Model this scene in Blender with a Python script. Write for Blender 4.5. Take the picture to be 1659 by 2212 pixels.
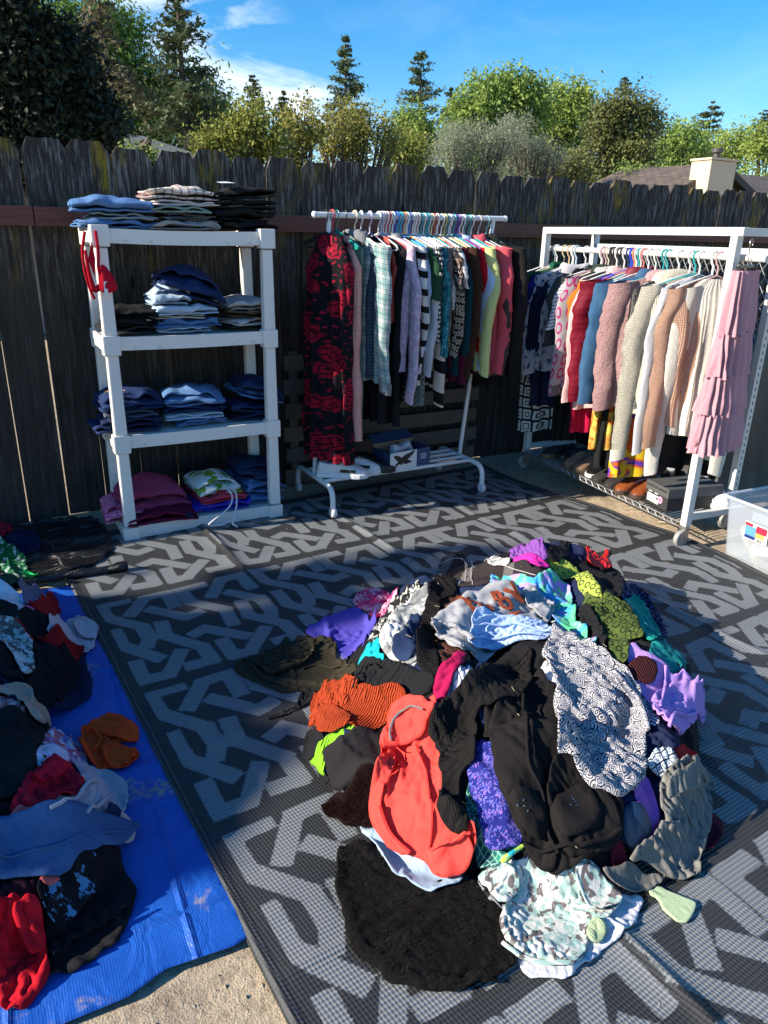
import bpy, bmesh, math, random
import numpy as np
from mathutils import Vector, Matrix
from mathutils.geometry import delaunay_2d_cdt

for o in list(bpy.data.objects): bpy.data.objects.remove(o)
scene = bpy.context.scene
COL = scene.collection

# ------------------------------------------------------------------ camera
IW, IH = 1659.0, 2212.0                      # pixel units used for tracing
FPX = 2940/1.8517
PITCH, ROLL, HC, YAW = .3605, .0237, 1.44, math.radians(29.4)
def cam_basis():
    cp, sp, cr, sr = math.cos(PITCH), math.sin(PITCH), math.cos(ROLL), math.sin(ROLL)
    fw = np.array([0, cp, -sp]); up = np.array([0, sp, cp]); ri = np.array([1., 0, 0])
    r2 = cr*ri+sr*up; u2 = -sr*ri+cr*up
    c, s = math.cos(-YAW), math.sin(-YAW)
    R = np.array([[c, -s, 0], [s, c, 0], [0, 0, 1]])
    return R@r2, R@u2, R@fw
RV, UV_, FV = cam_basis()
CP = np.array([0, 0, HC])
def ray(x, y): return FV+RV*(x-IW/2)/FPX-UV_*(y-IH/2)/FPX
def G(x, y, z=0.): d = ray(x, y); return CP+d*(z-HC)/d[2]          # on a level plane
def F(x, y, Y): d = ray(x, y); return CP+d*Y/d[1]                  # on a plane parallel to the fence
def FX(x, y, X): d = ray(x, y); return CP+d*X/d[0]                 # on a plane square to the fence
cam = bpy.data.cameras.new('camera'); camo = bpy.data.objects.new('camera', cam); COL.objects.link(camo)
camo.matrix_world = Matrix(((RV[0], UV_[0], -FV[0], 0), (RV[1], UV_[1], -FV[1], 0), (RV[2], UV_[2], -FV[2], HC), (0, 0, 0, 1)))
cam.sensor_fit = 'HORIZONTAL'; cam.sensor_width = 36; cam.lens = FPX/IW*36
cam.clip_start = .02; cam.clip_end = 3000
scene.camera = camo
scene.render.resolution_x = 768; scene.render.resolution_y = 1024

# ------------------------------------------------------------------ sky and sun
SUN_EL = math.radians(27.5); SUN_TO = np.array([-.985, .172])        # horizontal direction towards the sun
w = bpy.data.worlds.new('World'); scene.world = w; w.use_nodes = True
nt = w.node_tree; nt.nodes.clear()
def wn(t, **k):
    n = nt.nodes.new(t)
    for a, b in k.items(): setattr(n, a, b)
    return n
sky = wn('ShaderNodeTexSky', sky_type='NISHITA', sun_disc=False)
sky.sun_elevation = SUN_EL; sky.sun_rotation = math.atan2(SUN_TO[0], SUN_TO[1])
sky.air_density = 1.0; sky.dust_density = .25; sky.ozone_density = 3.5; sky.altitude = 60
bg = wn('ShaderNodeBackground'); bg.inputs['Strength'].default_value = .105
out = wn('ShaderNodeOutputWorld')
hs = wn('ShaderNodeHueSaturation'); hs.inputs['Saturation'].default_value = 1.4
nt.links.new(sky.outputs[0], hs.inputs['Color'])
# thin wisps of cirrus
tc = wn('ShaderNodeTexCoord'); mp = wn('ShaderNodeMapping'); mp.inputs['Scale'].default_value = (3.2, 3.2, 9.)
mp.inputs['Location'].default_value = (.62, .1, .98); mp.inputs['Rotation'].default_value = (0, 0, math.radians(17))
ns = wn('ShaderNodeTexNoise'); ns.inputs['Scale'].default_value = 1.5; ns.inputs['Detail'].default_value = 9; ns.inputs['Roughness'].default_value = .58
ns.inputs['Distortion'].default_value = .5
cr = wn('ShaderNodeValToRGB'); cr.color_ramp.elements[0].position = .44; cr.color_ramp.elements[1].position = .72
cr.color_ramp.elements[1].color = (.85, .85, .85, 1)
# the wisps gather in one bank of thin cloud; elsewhere only a trace
def wmath(op, a, b=None):
    n = wn('ShaderNodeMath', operation=op)
    for i, v in enumerate((a, b)):
        if v is None: continue
        if isinstance(v, bpy.types.NodeSocket): nt.links.new(v, n.inputs[i])
        else: n.inputs[i].default_value = v
    return n.outputs[0]
def wdot(v):
    n = wn('ShaderNodeVectorMath', operation='DOT_PRODUCT'); nt.links.new(tc.outputs['Generated'], n.inputs[0]); n.inputs[1].default_value = tuple(v); return n.outputs['Value']
cd = ray(530, 135); cd = cd/np.linalg.norm(cd); ch = np.cross(cd, [0, 0, 1]); ch /= np.linalg.norm(ch); cv = np.cross(ch, cd)
ax_, ay_ = ch*.87-cv*.5, ch*.5+cv*.87
el = wmath('ADD', wmath('POWER', wmath('ABSOLUTE', wmath('DIVIDE', wdot(ax_), .20)), 2.), wmath('POWER', wmath('ABSOLUTE', wmath('DIVIDE', wdot(ay_), .075)), 2.))
bank = wmath('MAXIMUM', wmath('SUBTRACT', 1., el), 0.); bank = wmath('MULTIPLY', bank, wmath('GREATER_THAN', wdot(cd), 0.))
cloud = wmath('MULTIPLY', wmath('ADD', wmath('MULTIPLY', bank, 1.9), .10), 1.)
mx = wn('ShaderNodeMix', data_type='RGBA'); mx.inputs[7].default_value = (6.4, 6.9, 7.6, 1)
nt.links.new(tc.outputs['Generated'], mp.inputs[0]); nt.links.new(mp.outputs[0], ns.inputs[0]); nt.links.new(ns.outputs[0], cr.inputs[0])
nt.links.new(wmath('MULTIPLY', cr.outputs[0], cloud), mx.inputs[0]); nt.links.new(hs.outputs[0], mx.inputs[6])
nt.links.new(mx.outputs[2], bg.inputs[0]); nt.links.new(bg.outputs[0], out.inputs[0])
sl = bpy.data.lights.new('sun', 'SUN'); sl.energy = 5.0; sl.angle = math.radians(.53); sl.color = (1, .90, .75)
so = bpy.data.objects.new('sun', sl); COL.objects.link(so)
sd = Vector((SUN_TO[0]*math.cos(SUN_EL), SUN_TO[1]*math.cos(SUN_EL), math.sin(SUN_EL)))
so.rotation_euler = sd.to_track_quat('Z', 'Y').to_euler(); so.location = (-4, 3, 8)
scene.view_settings.view_transform = 'Standard'; scene.view_settings.look = 'None'
scene.view_settings.exposure = 1.0; scene.view_settings.gamma = 1
scene.cycles.max_bounces = 6; scene.cycles.transparent_max_bounces = 12

# ------------------------------------------------------------------ helpers
rng = np.random.default_rng(7)
def sm(t): t = np.clip(t, 0, 1); return t*t*(3-2*t)
_perm = np.random.default_rng(1).random((256, 256))
def vnoise(x, y):                                                  # smooth value noise in -1..1
    x = np.asarray(x, float); y = np.asarray(y, float)
    xi = np.floor(x).astype(int); yi = np.floor(y).astype(int); fx = x-xi; fy = y-yi
    fx = fx*fx*fx*(fx*(fx*6-15)+10); fy = fy*fy*fy*(fy*(fy*6-15)+10)
    a = _perm[xi & 255, yi & 255]; b = _perm[(xi+1) & 255, yi & 255]; c = _perm[xi & 255, (yi+1) & 255]; d = _perm[(xi+1) & 255, (yi+1) & 255]
    return 2*((a*(1-fx)+b*fx)*(1-fy)+(c*(1-fx)+d*fx)*fy)-1
def fbm(x, y, o=3):
    s = 0; a = 1
    for i in range(o): s = s+a*vnoise(x*2**i+17.3*i, y*2**i+9.1*i); a *= .5
    return s

def tag(o, label=None, cat=None, group=None, kind=None):
    if label: o['label'] = label
    if cat: o['category'] = cat
    if group: o['group'] = group
    if kind: o['kind'] = kind
    return o
def empty(name, loc=(0, 0, 0), label=None, cat=None, group=None, rz=0):
    o = bpy.data.objects.new(name, None); COL.objects.link(o); o.location = loc; o.rotation_euler = (0, 0, rz)
    o.empty_display_size = .05
    return tag(o, label, cat, group)
def link(name, me, parent=None):
    o = bpy.data.objects.new(name, me); COL.objects.link(o)
    if parent: o.parent = parent
    return o
def mesh(name, V, Fc, mat=None, parent=None, uv=None, smooth=True, mats=None, mi=None):
    me = bpy.data.meshes.new(name)
    V = np.asarray(V, float)
    if isinstance(Fc, np.ndarray) and Fc.ndim == 2:
        n, k = Fc.shape
        me.vertices.add(len(V)); me.vertices.foreach_set('co', V.ravel())
        me.loops.add(n*k); me.loops.foreach_set('vertex_index', Fc.ravel().astype(np.int32))
        me.polygons.add(n); me.polygons.foreach_set('loop_start', np.arange(0, n*k, k, dtype=np.int32))
        me.update(calc_edges=True)
    else:
        me.from_pydata([tuple(v) for v in V], [], [tuple(int(i) for i in f) for f in Fc])
    if uv is not None:
        l = me.uv_layers.new(name='UVMap'); vi = np.zeros(len(me.loops), np.int32); me.loops.foreach_get('vertex_index', vi)
        l.data.foreach_set('uv', np.asarray(uv, np.float32)[vi].ravel())
    for m in (mats or ([mat] if mat else [])): me.materials.append(m)
    if mi is not None: me.polygons.foreach_set('material_index', np.asarray(mi, np.int32))
    me.polygons.foreach_set('use_smooth', np.full(len(me.polygons), bool(smooth)))
    me.validate(); me.update()
    return link(name, me, parent)

class MB:
    """collects shapes into one mesh"""
    def __init__(s): s.v = []; s.f = []; s.n = 0; s.u = []
    def add(s, V, Fc, U=None):
        V = np.asarray(V, float); s.v.append(V)
        s.f += [tuple(int(i)+s.n for i in f) for f in Fc]; s.n += len(V)
        s.u.append(np.asarray(U, float) if U is not None else V[:, [0, 2]]+V[:, [1, 1]]*.7)
        return s
    def box(s, c, d, R=None, bev=0):
        c = np.asarray(c, float); h = np.asarray(d, float)/2
        if bev <= 0:
            V = np.array([[x, y, z] for x in (-1, 1) for y in (-1, 1) for z in (-1, 1)])*h
            Fc = [(0, 1, 3, 2), (4, 6, 7, 5), (0, 4, 5, 1), (2, 3, 7, 6), (0, 2, 6, 4), (1, 5, 7, 3)]
        else:
            bm = bmesh.new(); bmesh.ops.create_cube(bm, size=1)
            for v in bm.verts: v.co = Vector((v.co.x*h[0]*2, v.co.y*h[1]*2, v.co.z*h[2]*2))
            bmesh.ops.bevel(bm, geom=bm.edges[:], offset=bev, segments=2, affect='EDGES', profile=.6)
            V = np.array([v.co[:] for v in bm.verts]); bm.verts.index_update(); Fc = [tuple(v.index for v in f.verts) for f in bm.faces]; bm.free()
        if R is not None: V = V@np.asarray(R).T
        return s.add(V+c, Fc)
    def tube(s, P, r, n=8, cap=True, closed=False):
        P = np.asarray(P, float); m = len(P); r = np.broadcast_to(np.asarray(r, float), (m,))
        T = np.gradient(P, axis=0) if not closed else np.roll(P, -1, 0)-np.roll(P, 1, 0)
        T /= np.linalg.norm(T, axis=1)[:, None]+1e-12
        up = np.array([0, 0, 1.]) if abs(T[0][2]) < .9 else np.array([1., 0, 0])
        N = np.cross(T[0], up); N /= np.linalg.norm(N); V = []
        for i in range(m):
            N = N-T[i]*(N@T[i]); N /= np.linalg.norm(N)+1e-12; B = np.cross(T[i], N)
            for k in range(n):
                a = 2*math.pi*k/n; V.append(P[i]+r[i]*(N*math.cos(a)+B*math.sin(a)))
        Fc = []
        for i in range(m if closed else m-1):
            for k in range(n):
                a, b = i*n+k, i*n+(k+1) % n; c, d = ((i+1) % m)*n+(k+1) % n, ((i+1) % m)*n+k
                Fc.append((a, b, c, d))
        if cap and not closed: Fc += [tuple(range(n))[::-1], tuple((m-1)*n+k for k in range(n))]
        return s.add(V, Fc)
    def cyl(s, a, b, r, n=16): return s.tube([a, b], r, n)
    def lathe(s, prof, c=(0, 0, 0), n=24, R=None):
        V = []
        for (r, z) in prof:
            for k in range(n): t = 2*math.pi*k/n; V.append((r*math.cos(t), r*math.sin(t), z))
        V = np.array(V); Fc = []
        for i in range(len(prof)-1):
            for k in range(n): Fc.append((i*n+k, i*n+(k+1) % n, (i+1)*n+(k+1) % n, (i+1)*n+k))
        Fc += [tuple(range(n))[::-1], tuple((len(prof)-1)*n+k for k in range(n))]
        if R is not None: V = V@np.asarray(R).T
        return s.add(V+np.asarray(c, float), Fc)
    def prism(s, poly, o, ax, ay, az):
        """polygon (a,b) in frame ax, ay extruded along az (vector with its length)"""
        o, ax, ay, az = (np.asarray(t, float) for t in (o, ax, ay, az))
        V = [o+ax*a+ay*b for a, b in poly]; V += [v+az for v in V]; n = len(poly)
        Fc = [tuple(range(n))[::-1], tuple(range(n, 2*n))]+[(i, (i+1) % n, n+(i+1) % n, n+i) for i in range(n)]
        return s.add(V, Fc)
    def build(s, name, mat, parent=None, smooth=False, bev=0):
        o = mesh(name, np.concatenate(s.v), s.f, mat, parent, uv=np.concatenate(s.u), smooth=smooth)
        if smooth: sharp(o)
        if bev:
            b = o.modifiers.new('bevel', 'BEVEL'); b.width = bev; b.segments = 2; b.limit_method = 'ANGLE'
        return o
def sharp(o, ang=40):
    me = o.data; bm = bmesh.new(); bm.from_mesh(me)
    for e in bm.edges:
        if len(e.link_faces) == 2 and e.calc_face_angle(0) > math.radians(ang): e.smooth = False
    bm.to_mesh(me); bm.free()
def rotz(a): c, s = math.cos(a), math.sin(a); return np.array([[c, -s, 0], [s, c, 0], [0, 0, 1.]])

# ------------------------------------------------------------------ materials
MATS = {}
class N:
    """tiny node graph helper"""
    def __init__(s, name):
        s.m = bpy.data.materials.new(name); s.m.use_nodes = True; s.t = s.m.node_tree; s.t.nodes.clear()
        s.o = s.t.nodes.new('ShaderNodeOutputMaterial'); s.b = s.t.nodes.new('ShaderNodeBsdfPrincipled')
        s.t.links.new(s.b.outputs[0], s.o.inputs[0]); s._c = None
    def n(s, typ, ins=None, **k):
        q = s.t.nodes.new('ShaderNode'+typ)
        for a, b in k.items(): setattr(q, a, b)
        for a, b in (ins or {}).items(): s.set(q.inputs[a], b)
        return q
    def set(s, i, v):
        if isinstance(v, bpy.types.NodeSocket): s.t.links.new(v, i)
        elif isinstance(v, bpy.types.Node): s.t.links.new(v.outputs[0], i)
        elif isinstance(v, (tuple, list)) and i.type == 'RGBA' and len(v) == 3: i.default_value = (*v, 1)
        else: i.default_value = v
    def uv(s): 
        if not s._c: s._c = s.n('TexCoord').outputs['UV']
        return s._c
    def obj(s): return s.n('TexCoord').outputs['Object']
    def map(s, v, sc=(1, 1, 1), rot=0, loc=(0, 0, 0)):
        return s.n('Mapping', {0: v, 'Scale': sc if isinstance(sc, tuple) else (sc,)*3, 'Rotation': (0, 0, rot), 'Location': loc}).outputs[0]
    def noise(s, v, sc, det=3, rough=.55, dist=0): return s.n('TexNoise', {'Vector': v, 'Scale': sc, 'Detail': det, 'Roughness': rough, 'Distortion': dist}).outputs[0]
    def wave(s, v, sc, dist=0, dsc=2, det=1, dir='X', prof='SIN', typ='BANDS'):
        return s.n('TexWave', {'Vector': v, 'Scale': sc, 'Distortion': dist, 'Detail Scale': dsc, 'Detail': det}, wave_type=typ, bands_direction=dir, wave_profile=prof).outputs['Fac']
    def vor(s, v, sc, feat='F1', out='Distance', rnd=1): return s.n('TexVoronoi', {'Vector': v, 'Scale': sc, 'Randomness': rnd}, feature=feat, voronoi_dimensions='2D').outputs[out]
    def ramp(s, f, stops, interp='LINEAR'):
        r = s.n('ValToRGB', {0: f}); e = r.color_ramp; e.interpolation = interp
        while len(e.elements) < len(stops): e.elements.new(.5)
        for q, (p, c) in zip(e.elements, stops): q.position = p; q.color = (*c, 1) if len(c) == 3 else c
        return r.outputs[0]
    def mix(s, f, a, b, bt='MIX'):
        q = s.n('Mix', data_type='RGBA', blend_type=bt); s.set(q.inputs[0], f); s.set(q.inputs[6], a); s.set(q.inputs[7], b); return q.outputs[2]
    def math(s, op, a, b=None, c=None):
        q = s.n('Math', operation=op); s.set(q.inputs[0], a)
        if b is not None: s.set(q.inputs[1], b)
        if c is not None: s.set(q.inputs[2], c)
        return q.outputs[0]
    def bump(s, h, st=.3, d=.01, nrm=None):
        q = s.n('Bump', {'Height': h, 'Strength': st, 'Distance': d})
        if nrm is not None: s.set(q.inputs['Normal'], nrm)
        return q.outputs[0]
    def fin(s, col=None, rough=.6, nrm=None, **k):
        if col is not None: s.set(s.b.inputs['Base Color'], col)
        s.set(s.b.inputs['Roughness'], rough)
        if nrm is not None: s.set(s.b.inputs['Normal'], nrm)
        for a, b in k.items(): s.set(s.b.inputs[a.replace('_', ' ')], b)
        return s.m
def g3(v): return (v, v, v)
def sc3(c, k): return tuple(min(1, x*k) for x in c)

def simple(name, col, rough=.5, var=.15, scale=6, bump=0, bs=60, metal=0, spec=.5):
    if name in MATS: return MATS[name]
    q = N(name); v = q.obj(); f = q.noise(v, scale, 4)
    c = q.mix(f, sc3(col, 1-var), sc3(col, 1+var))
    nr = q.bump(q.noise(v, bs, 4), bump, .004) if bump else None
    MATS[name] = q.fin(c, rough, nr, Metallic=metal, Specular_IOR_Level=spec); return MATS[name]

def cloth(col, pat='plain', c2=(.8, .8, .8), c3=None, sc=1., rot=0, rough=.85, weave=1., sheen=.25, kind='weave', bstr=.35, trans=0):
    """fabric: colour or printed pattern, thread relief and fine creases, all in the garment's own UV (metres)"""
    key = (col, pat, c2, c3, sc, rot, rough, weave, sheen, kind, bstr)
    if key in MATS: return MATS[key]
    q = N('fabric_'+pat+'_%d' % len(MATS)); v = q.uv(); vr = q.map(v, 1, rot) if rot else v
    c3 = c3 or c2; black = g3(.012)
    if pat == 'plain': c = col
    elif pat == 'stripe': c = q.ramp(q.wave(vr, sc), [(.5, col), (.52, c2)], 'LINEAR')
    elif pat == 'pin': c = q.ramp(q.wave(vr, sc), [(.86, col), (.9, c2)])
    elif pat == 'plaid':
        a = q.wave(vr, sc); b = q.wave(vr, sc, dir='Y'); a2 = q.wave(vr, sc*3); b2 = q.wave(vr, sc*3, dir='Y')
        c = q.mix(q.math('MULTIPLY', q.ramp(a, [(.45, g3(0)), (.55, g3(1))]), .6), col, c2)
        c = q.mix(q.math('MULTIPLY', q.ramp(b, [(.45, g3(0)), (.55, g3(1))]), .55), c, c2)
        c = q.mix(q.math('MULTIPLY', q.ramp(a2, [(.9, g3(0)), (.95, g3(1))]), .6), c, c3)
        c = q.mix(q.math('MULTIPLY', q.ramp(b2, [(.9, g3(0)), (.95, g3(1))]), .6), c, c3)
    elif pat == 'dots': c = q.ramp(q.vor(vr, sc, rnd=.35), [(.3, c2), (.34, col)])
    elif pat == 'rings': c = q.ramp(q.vor(vr, sc, rnd=.3), [(.2, col), (.25, c2), (.36, c2), (.41, col)])
    elif pat == 'floral':
        d = q.n('Mix', {0: .06}, data_type='VECTOR'); q.set(d.inputs[4], vr); q.set(d.inputs[5], q.n('TexNoise', {'Vector': vr, 'Scale': sc*2.5}).outputs[1])
        e = q.vor(d.outputs[1], sc, rnd=.9); pet = q.vor(d.outputs[1], sc*4); c = q.ramp(e, [(.3, c2), (.36, col)])
        c = q.mix(q.ramp(pet, [(.12, g3(1)), (.5, g3(0))]), c, q.mix(q.ramp(e, [(.25, g3(1)), (.33, g3(0))]), c, c3))
    elif pat == 'rose':                                              # big blooms with dark petal rings, small leaves between
        d = q.n('Mix', {0: .035}, data_type='VECTOR'); q.set(d.inputs[4], vr); q.set(d.inputs[5], q.n('TexNoise', {'Vector': vr, 'Scale': sc*3.5, 'Detail': 3}).outputs[1])
        e = q.vor(d.outputs[1], sc, rnd=1.); ring = q.wave(q.n('CombineXYZ', {0: q.math('ADD', e, q.math('MULTIPLY', q.noise(vr, sc*5, 2), .35))}).outputs[0], 1.6)
        bl = q.mix(q.ramp(ring, [(.25, g3(0)), (.6, g3(1))]), c3, c2); c = q.mix(q.ramp(e, [(.34, g3(1)), (.39, g3(0))]), col, bl)
        lf = q.vor(d.outputs[1], sc*3.3); c = q.mix(q.math('MULTIPLY', q.ramp(lf, [(.14, g3(1)), (.2, g3(0))]), q.ramp(e, [(.40, g3(0)), (.46, g3(1))])), c, c2)
    elif pat == 'sparse':                                            # scattered sprigs
        d = q.n('Mix', {0: .05}, data_type='VECTOR'); q.set(d.inputs[4], vr); q.set(d.inputs[5], q.n('TexNoise', {'Vector': vr, 'Scale': sc*5}).outputs[1])
        e = q.vor(d.outputs[1], sc, rnd=.8); c = q.ramp(e, [(.17, c2), (.21, col)])
        h = q.vor(d.outputs[1], sc*3.1); c = q.mix(q.math('MULTIPLY', q.ramp(h, [(.13, g3(1)), (.18, g3(0))]), q.ramp(e, [(.35, g3(1)), (.45, g3(0))])), c, c3)
    elif pat == 'paisley':                                           # dashed swirling ribbons
        d = q.n('TexNoise', {'Vector': vr, 'Scale': sc*.8, 'Detail': 1}).outputs[0]
        e = q.vor(vr, sc, rnd=.9); a = q.wave(q.n('CombineXYZ', {0: q.math('ADD', q.math('MULTIPLY', e, 1.3), q.math('MULTIPLY', d, 1.2))}).outputs[0], 1.15)
        f = q.vor(vr, sc*7, feat='DISTANCE_TO_EDGE'); c = q.mix(q.ramp(f, [(.05, g3(0)), (.1, g3(1))]), col, q.ramp(a, [(.3, col), (.4, c2)]))
    elif pat == 'camo':
        a = q.noise(vr, sc, 2, .5, .6); b = q.noise(q.map(vr, 1, 0, (5, 3, 1)), sc*1.2, 2, .5, .6)
        c = q.mix(q.ramp(a, [(.5, g3(0)), (.52, g3(1))]), col, c2); c = q.mix(q.ramp(b, [(.57, g3(0)), (.59, g3(1))]), c, c3)
    elif pat == 'tie':                                               # bold blurry multicolour print
        a = q.noise(vr, sc, 3, .55, 1.2); b = q.noise(q.map(vr, 1, 0, (3, 7, 1)), sc*1.4, 3, .55, .8)
        c = q.mix(q.ramp(a, [(.44, g3(0)), (.52, g3(1))]), col, c2); c = q.mix(q.ramp(b, [(.52, g3(0)), (.58, g3(1))]), c, c3)
    elif pat == 'blocks': c = q.ramp(q.wave(vr, sc, dir='Y'), [(0, col), (.34, c3), (.67, c2)], 'CONSTANT')
    elif pat == 'hex':
        f = q.vor(vr, sc, feat='DISTANCE_TO_EDGE', rnd=.25); c = q.ramp(f, [(.09, c2), (.11, col), (.26, col), (.28, c2), (.34, c2), (.36, col)])
    elif pat == 'denim':
        f = q.noise(vr, 7, 4, .6); c = q.mix(q.ramp(f, [(.35, g3(0)), (.7, g3(1))]), col, c2)
        t = q.noise(q.map(vr, (700, 90, 1)), 1, 2); c = q.mix(q.math('MULTIPLY', t, .35), c, sc3(c2, 1.35))
    elif pat == 'heather': c = q.mix(q.ramp(q.noise(q.map(vr, (500, 160, 1)), 1, 2), [(.35, g3(0)), (.65, g3(1))]), col, c2)
    else: c = col
    # wear: gentle unevenness of dye
    c = q.mix(.35, c, q.mix(q.noise(v, 9, 4), g3(.55), g3(1.)), 'MULTIPLY')
    if kind == 'weave': h = q.math('ADD', q.wave(v, 130*weave), q.wave(v, 130*weave, dir='Y')); hd = .0008
    elif kind == 'rib': h = q.wave(vr, 34*weave, .8, 6); hd = .006
    elif kind == 'knit':
        h = q.math('ADD', q.wave(vr, 34*weave, 1.2, 30), q.math('MULTIPLY', q.wave(vr, 40*weave, 1., 20, dir='Y'), .7)); hd = .0035
    elif kind == 'fur': h = q.math('ADD', q.noise(q.map(vr, (160, 55, 1)), 1, 4, .7), q.noise(vr, 60, 4, .7)); hd = .012
    elif kind == 'lace': h = q.vor(vr, 60, feat='DISTANCE_TO_EDGE'); hd = .004
    elif kind == 'quilt': h = q.math('ABSOLUTE', q.math('SUBTRACT', q.wave(vr, 4, dir='Y'), .25)); hd = .008
    else: h = q.noise(v, 90, 3); hd = .001
    n1 = q.bump(h, bstr, hd)
    n2 = q.bump(q.noise(q.map(v, (1., .45, 1), .6), 30, 4, .5, .9), .32, .01, n1)             # fine creases
    MATS[key] = q.fin(c, rough, n2, Sheen_Weight=sheen*.35, Sheen_Roughness=.4, Sheen_Tint=c, Specular_IOR_Level=.15 if rough > .6 else .5); return MATS[key]

# ================================================================== SETTING
# ---- ground
def m_ground():
    q = N('dirt'); v = q.n('NewGeometry').outputs['Position']
    a = q.noise(v, 1.1, 5, .6); b = q.noise(v, 34, 5, .7); g = q.noise(v, 210, 3, .7)
    c = q.ramp(a, [(.3, (.40, .32, .22)), (.7, (.54, .44, .31))])
    c = q.mix(q.ramp(b, [(.35, g3(1)), (.55, g3(0))]), c, (.31, .24, .165))
    c = q.mix(q.ramp(g, [(.3, g3(1)), (.42, g3(0))]), c, (.13, .10, .07))
    c = q.mix(q.ramp(g, [(.62, g3(0)), (.7, g3(.6))]), c, (.68, .58, .45))
    n = q.bump(g, .7, .006, q.bump(b, .5, .02))
    return q.fin(c, .95, n, Specular_IOR_Level=.2)
xs = np.concatenate([[-1500, -300, -60, -15, -6], np.linspace(-2.5, 5, 301), [8, 20, 60, 300, 1500]])
ys = np.concatenate([[-1500, -300, -40, -8, -2], np.linspace(-.5, 4.6, 205), [6, 12, 40, 120, 400, 1500]])
gx, gy = np.meshgrid(xs, ys); inn = sm((3.6-np.maximum(abs(gx-1.3), abs(gy-2)*1.35))/1.)
gz = inn*(.010*fbm(gx*3, gy*3, 4)+.004*fbm(gx*17+3, gy*17, 3))-.014
V = np.stack([gx, gy, gz], -1).reshape(-1, 3); nx = len(xs); i = np.arange(len(ys)-1)[:, None]*nx+np.arange(nx-1)[None]; i = i.ravel()
tag(mesh('ground', V, np.stack([i, i+1, i+nx+1, i+nx], 1), m_ground()), kind='structure')
def gz_at(x, y):
    k = float(sm((3.6-max(abs(x-1.3), abs(y-2)*1.35))/1.)); return float(k*(.010*fbm(np.array(x*3.), np.array(y*3.), 4)+.004*fbm(np.array(x*17.+3), np.array(y*17.), 3))-.014)

# ---- woven outdoor rug: bars of the woven motif, in units of one repeat
RA = np.array([.288, 2.877]); RX = np.array([.658, .041]); RY = np.array([.04, -.711])
MOTIF = [[(.19, .03), (.02, .03), (.02, .2), (.17, .39), (.17, .53), (.13, .61)], [(.14, .23), (.28, .05), (.42, .04), (.41, .24)],
         [(.26, .19), (.43, .39), (.53, .36)], [(.02, .36), (.02, .54), (.17, .75)], [(.28, .38), (.26, .54), (.40, .74), (.40, .89), (.26, .88)],
         [(.04, .71), (.03, .89), (.16, .9), (.29, .72)], [(.39, .6), (.48, .56), (.66, .76)], [(.52, .72), (.51, .9), (.61, .9), (.79, .72)],
         [(.67, .05), (.51, .05), (.51, .22), (.66, .42), (.64, .61)], [(.64, .23), (.78, .05), (.91, .05), (.91, .25)],
         [(.75, .21), (.9, .39), (.9, .55), (.87, .63)], [(.78, .36), (.76, .55), (.9, .74), (.9, .89), (.76, .88)]]
def motif_sdf(u, v):
    best = np.full(u.shape, 9.)
    for pl in MOTIF:
        for du in (-1, 0, 1):
            for ki, (a, b) in enumerate(zip(pl[:-1], pl[1:])):
                ax, ay = (a[0]+du)*.66, a[1]*.71; bx, by = (b[0]+du)*.66, b[1]*.71
                dx, dy = bx-ax, by-ay; L = math.hypot(dx, dy)
                px, py = u*.66-ax, v*.71-ay; t = (px*dx+py*dy)/L; s = abs(px*dy-py*dx)/L
                best = np.minimum(best, np.maximum(s-.0262, np.maximum(-t-(.018 if ki else .006), t-L-(.018 if ki < len(pl)-2 else .006))))   # square ends
    return best
U0, U1, V0, V1 = -.085, 4.085, -1.08, 4.06
nu, nv = 340, 420
uu, vv = np.meshgrid(np.linspace(U0, U1, nu), np.linspace(V0, V1, nv))
sdf = motif_sdf(uu % 1, vv % 1)
edge = np.minimum(np.minimum(uu-U0, U1-uu)*.66, np.minimum(vv-V0, V1-vv)*.71)
sdf = np.where((uu < 0) | (uu > 4) | (vv < -1) | (vv > 4), .1, sdf)
rx = RA[0]+uu*RX[0]+vv*RY[0]; ry = RA[1]+uu*RX[1]+vv*RY[1]
side = .03*fbm(vv*1.3+5, uu*0+2, 2); rx = rx+side*(uu/4)+.05*sm((uu-3.2)/.9)*np.sin(vv*2.2-.4)
def rug_z(u, v):
    z = .004*fbm(u*2.2, v*2.4, 3)
    for k, (c, h) in enumerate([(.985, .030), (2.03, .016), (3.05, .014)]):    # fold creases left from packing
        d = (u-c-.015*fbm(v*1.7+k*9, v*0., 2))*.66; amp = h*(.55+.45*fbm(v*1.1+k*5, v*0.+k, 2))
        z = z+np.maximum(amp, .003)*np.exp(-np.abs(d)/.018)
    for k, c in enumerate([.45, 1.5, 2.6]):
        d = (v-c)*.71; z = z+.005*np.exp(-np.abs(d)/.012)
    return z
RUGZ0 = .011
rz_ = rug_z(uu, vv); rz_ = RUGZ0+rz_*sm(edge/.05)+.006*np.exp(-((edge-.012)/.008)**2)-.012*np.exp(-edge/.003)
_RI = np.linalg.inv(np.stack([RX, RY], 1))
def rug_h(x, y):                                                   # height of the rug's top (or the ground) under a point
    q = np.stack([x-RA[0], y-RA[1]], -1)@_RI.T; u, v = q[..., 0], q[..., 1]
    e = np.minimum(np.minimum(u-U0, U1-u)*.66, np.minimum(v-V0, V1-v)*.71)
    return np.where(e > 0, RUGZ0+rug_z(u, v)*sm(e/.05)+.001, .002)
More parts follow.
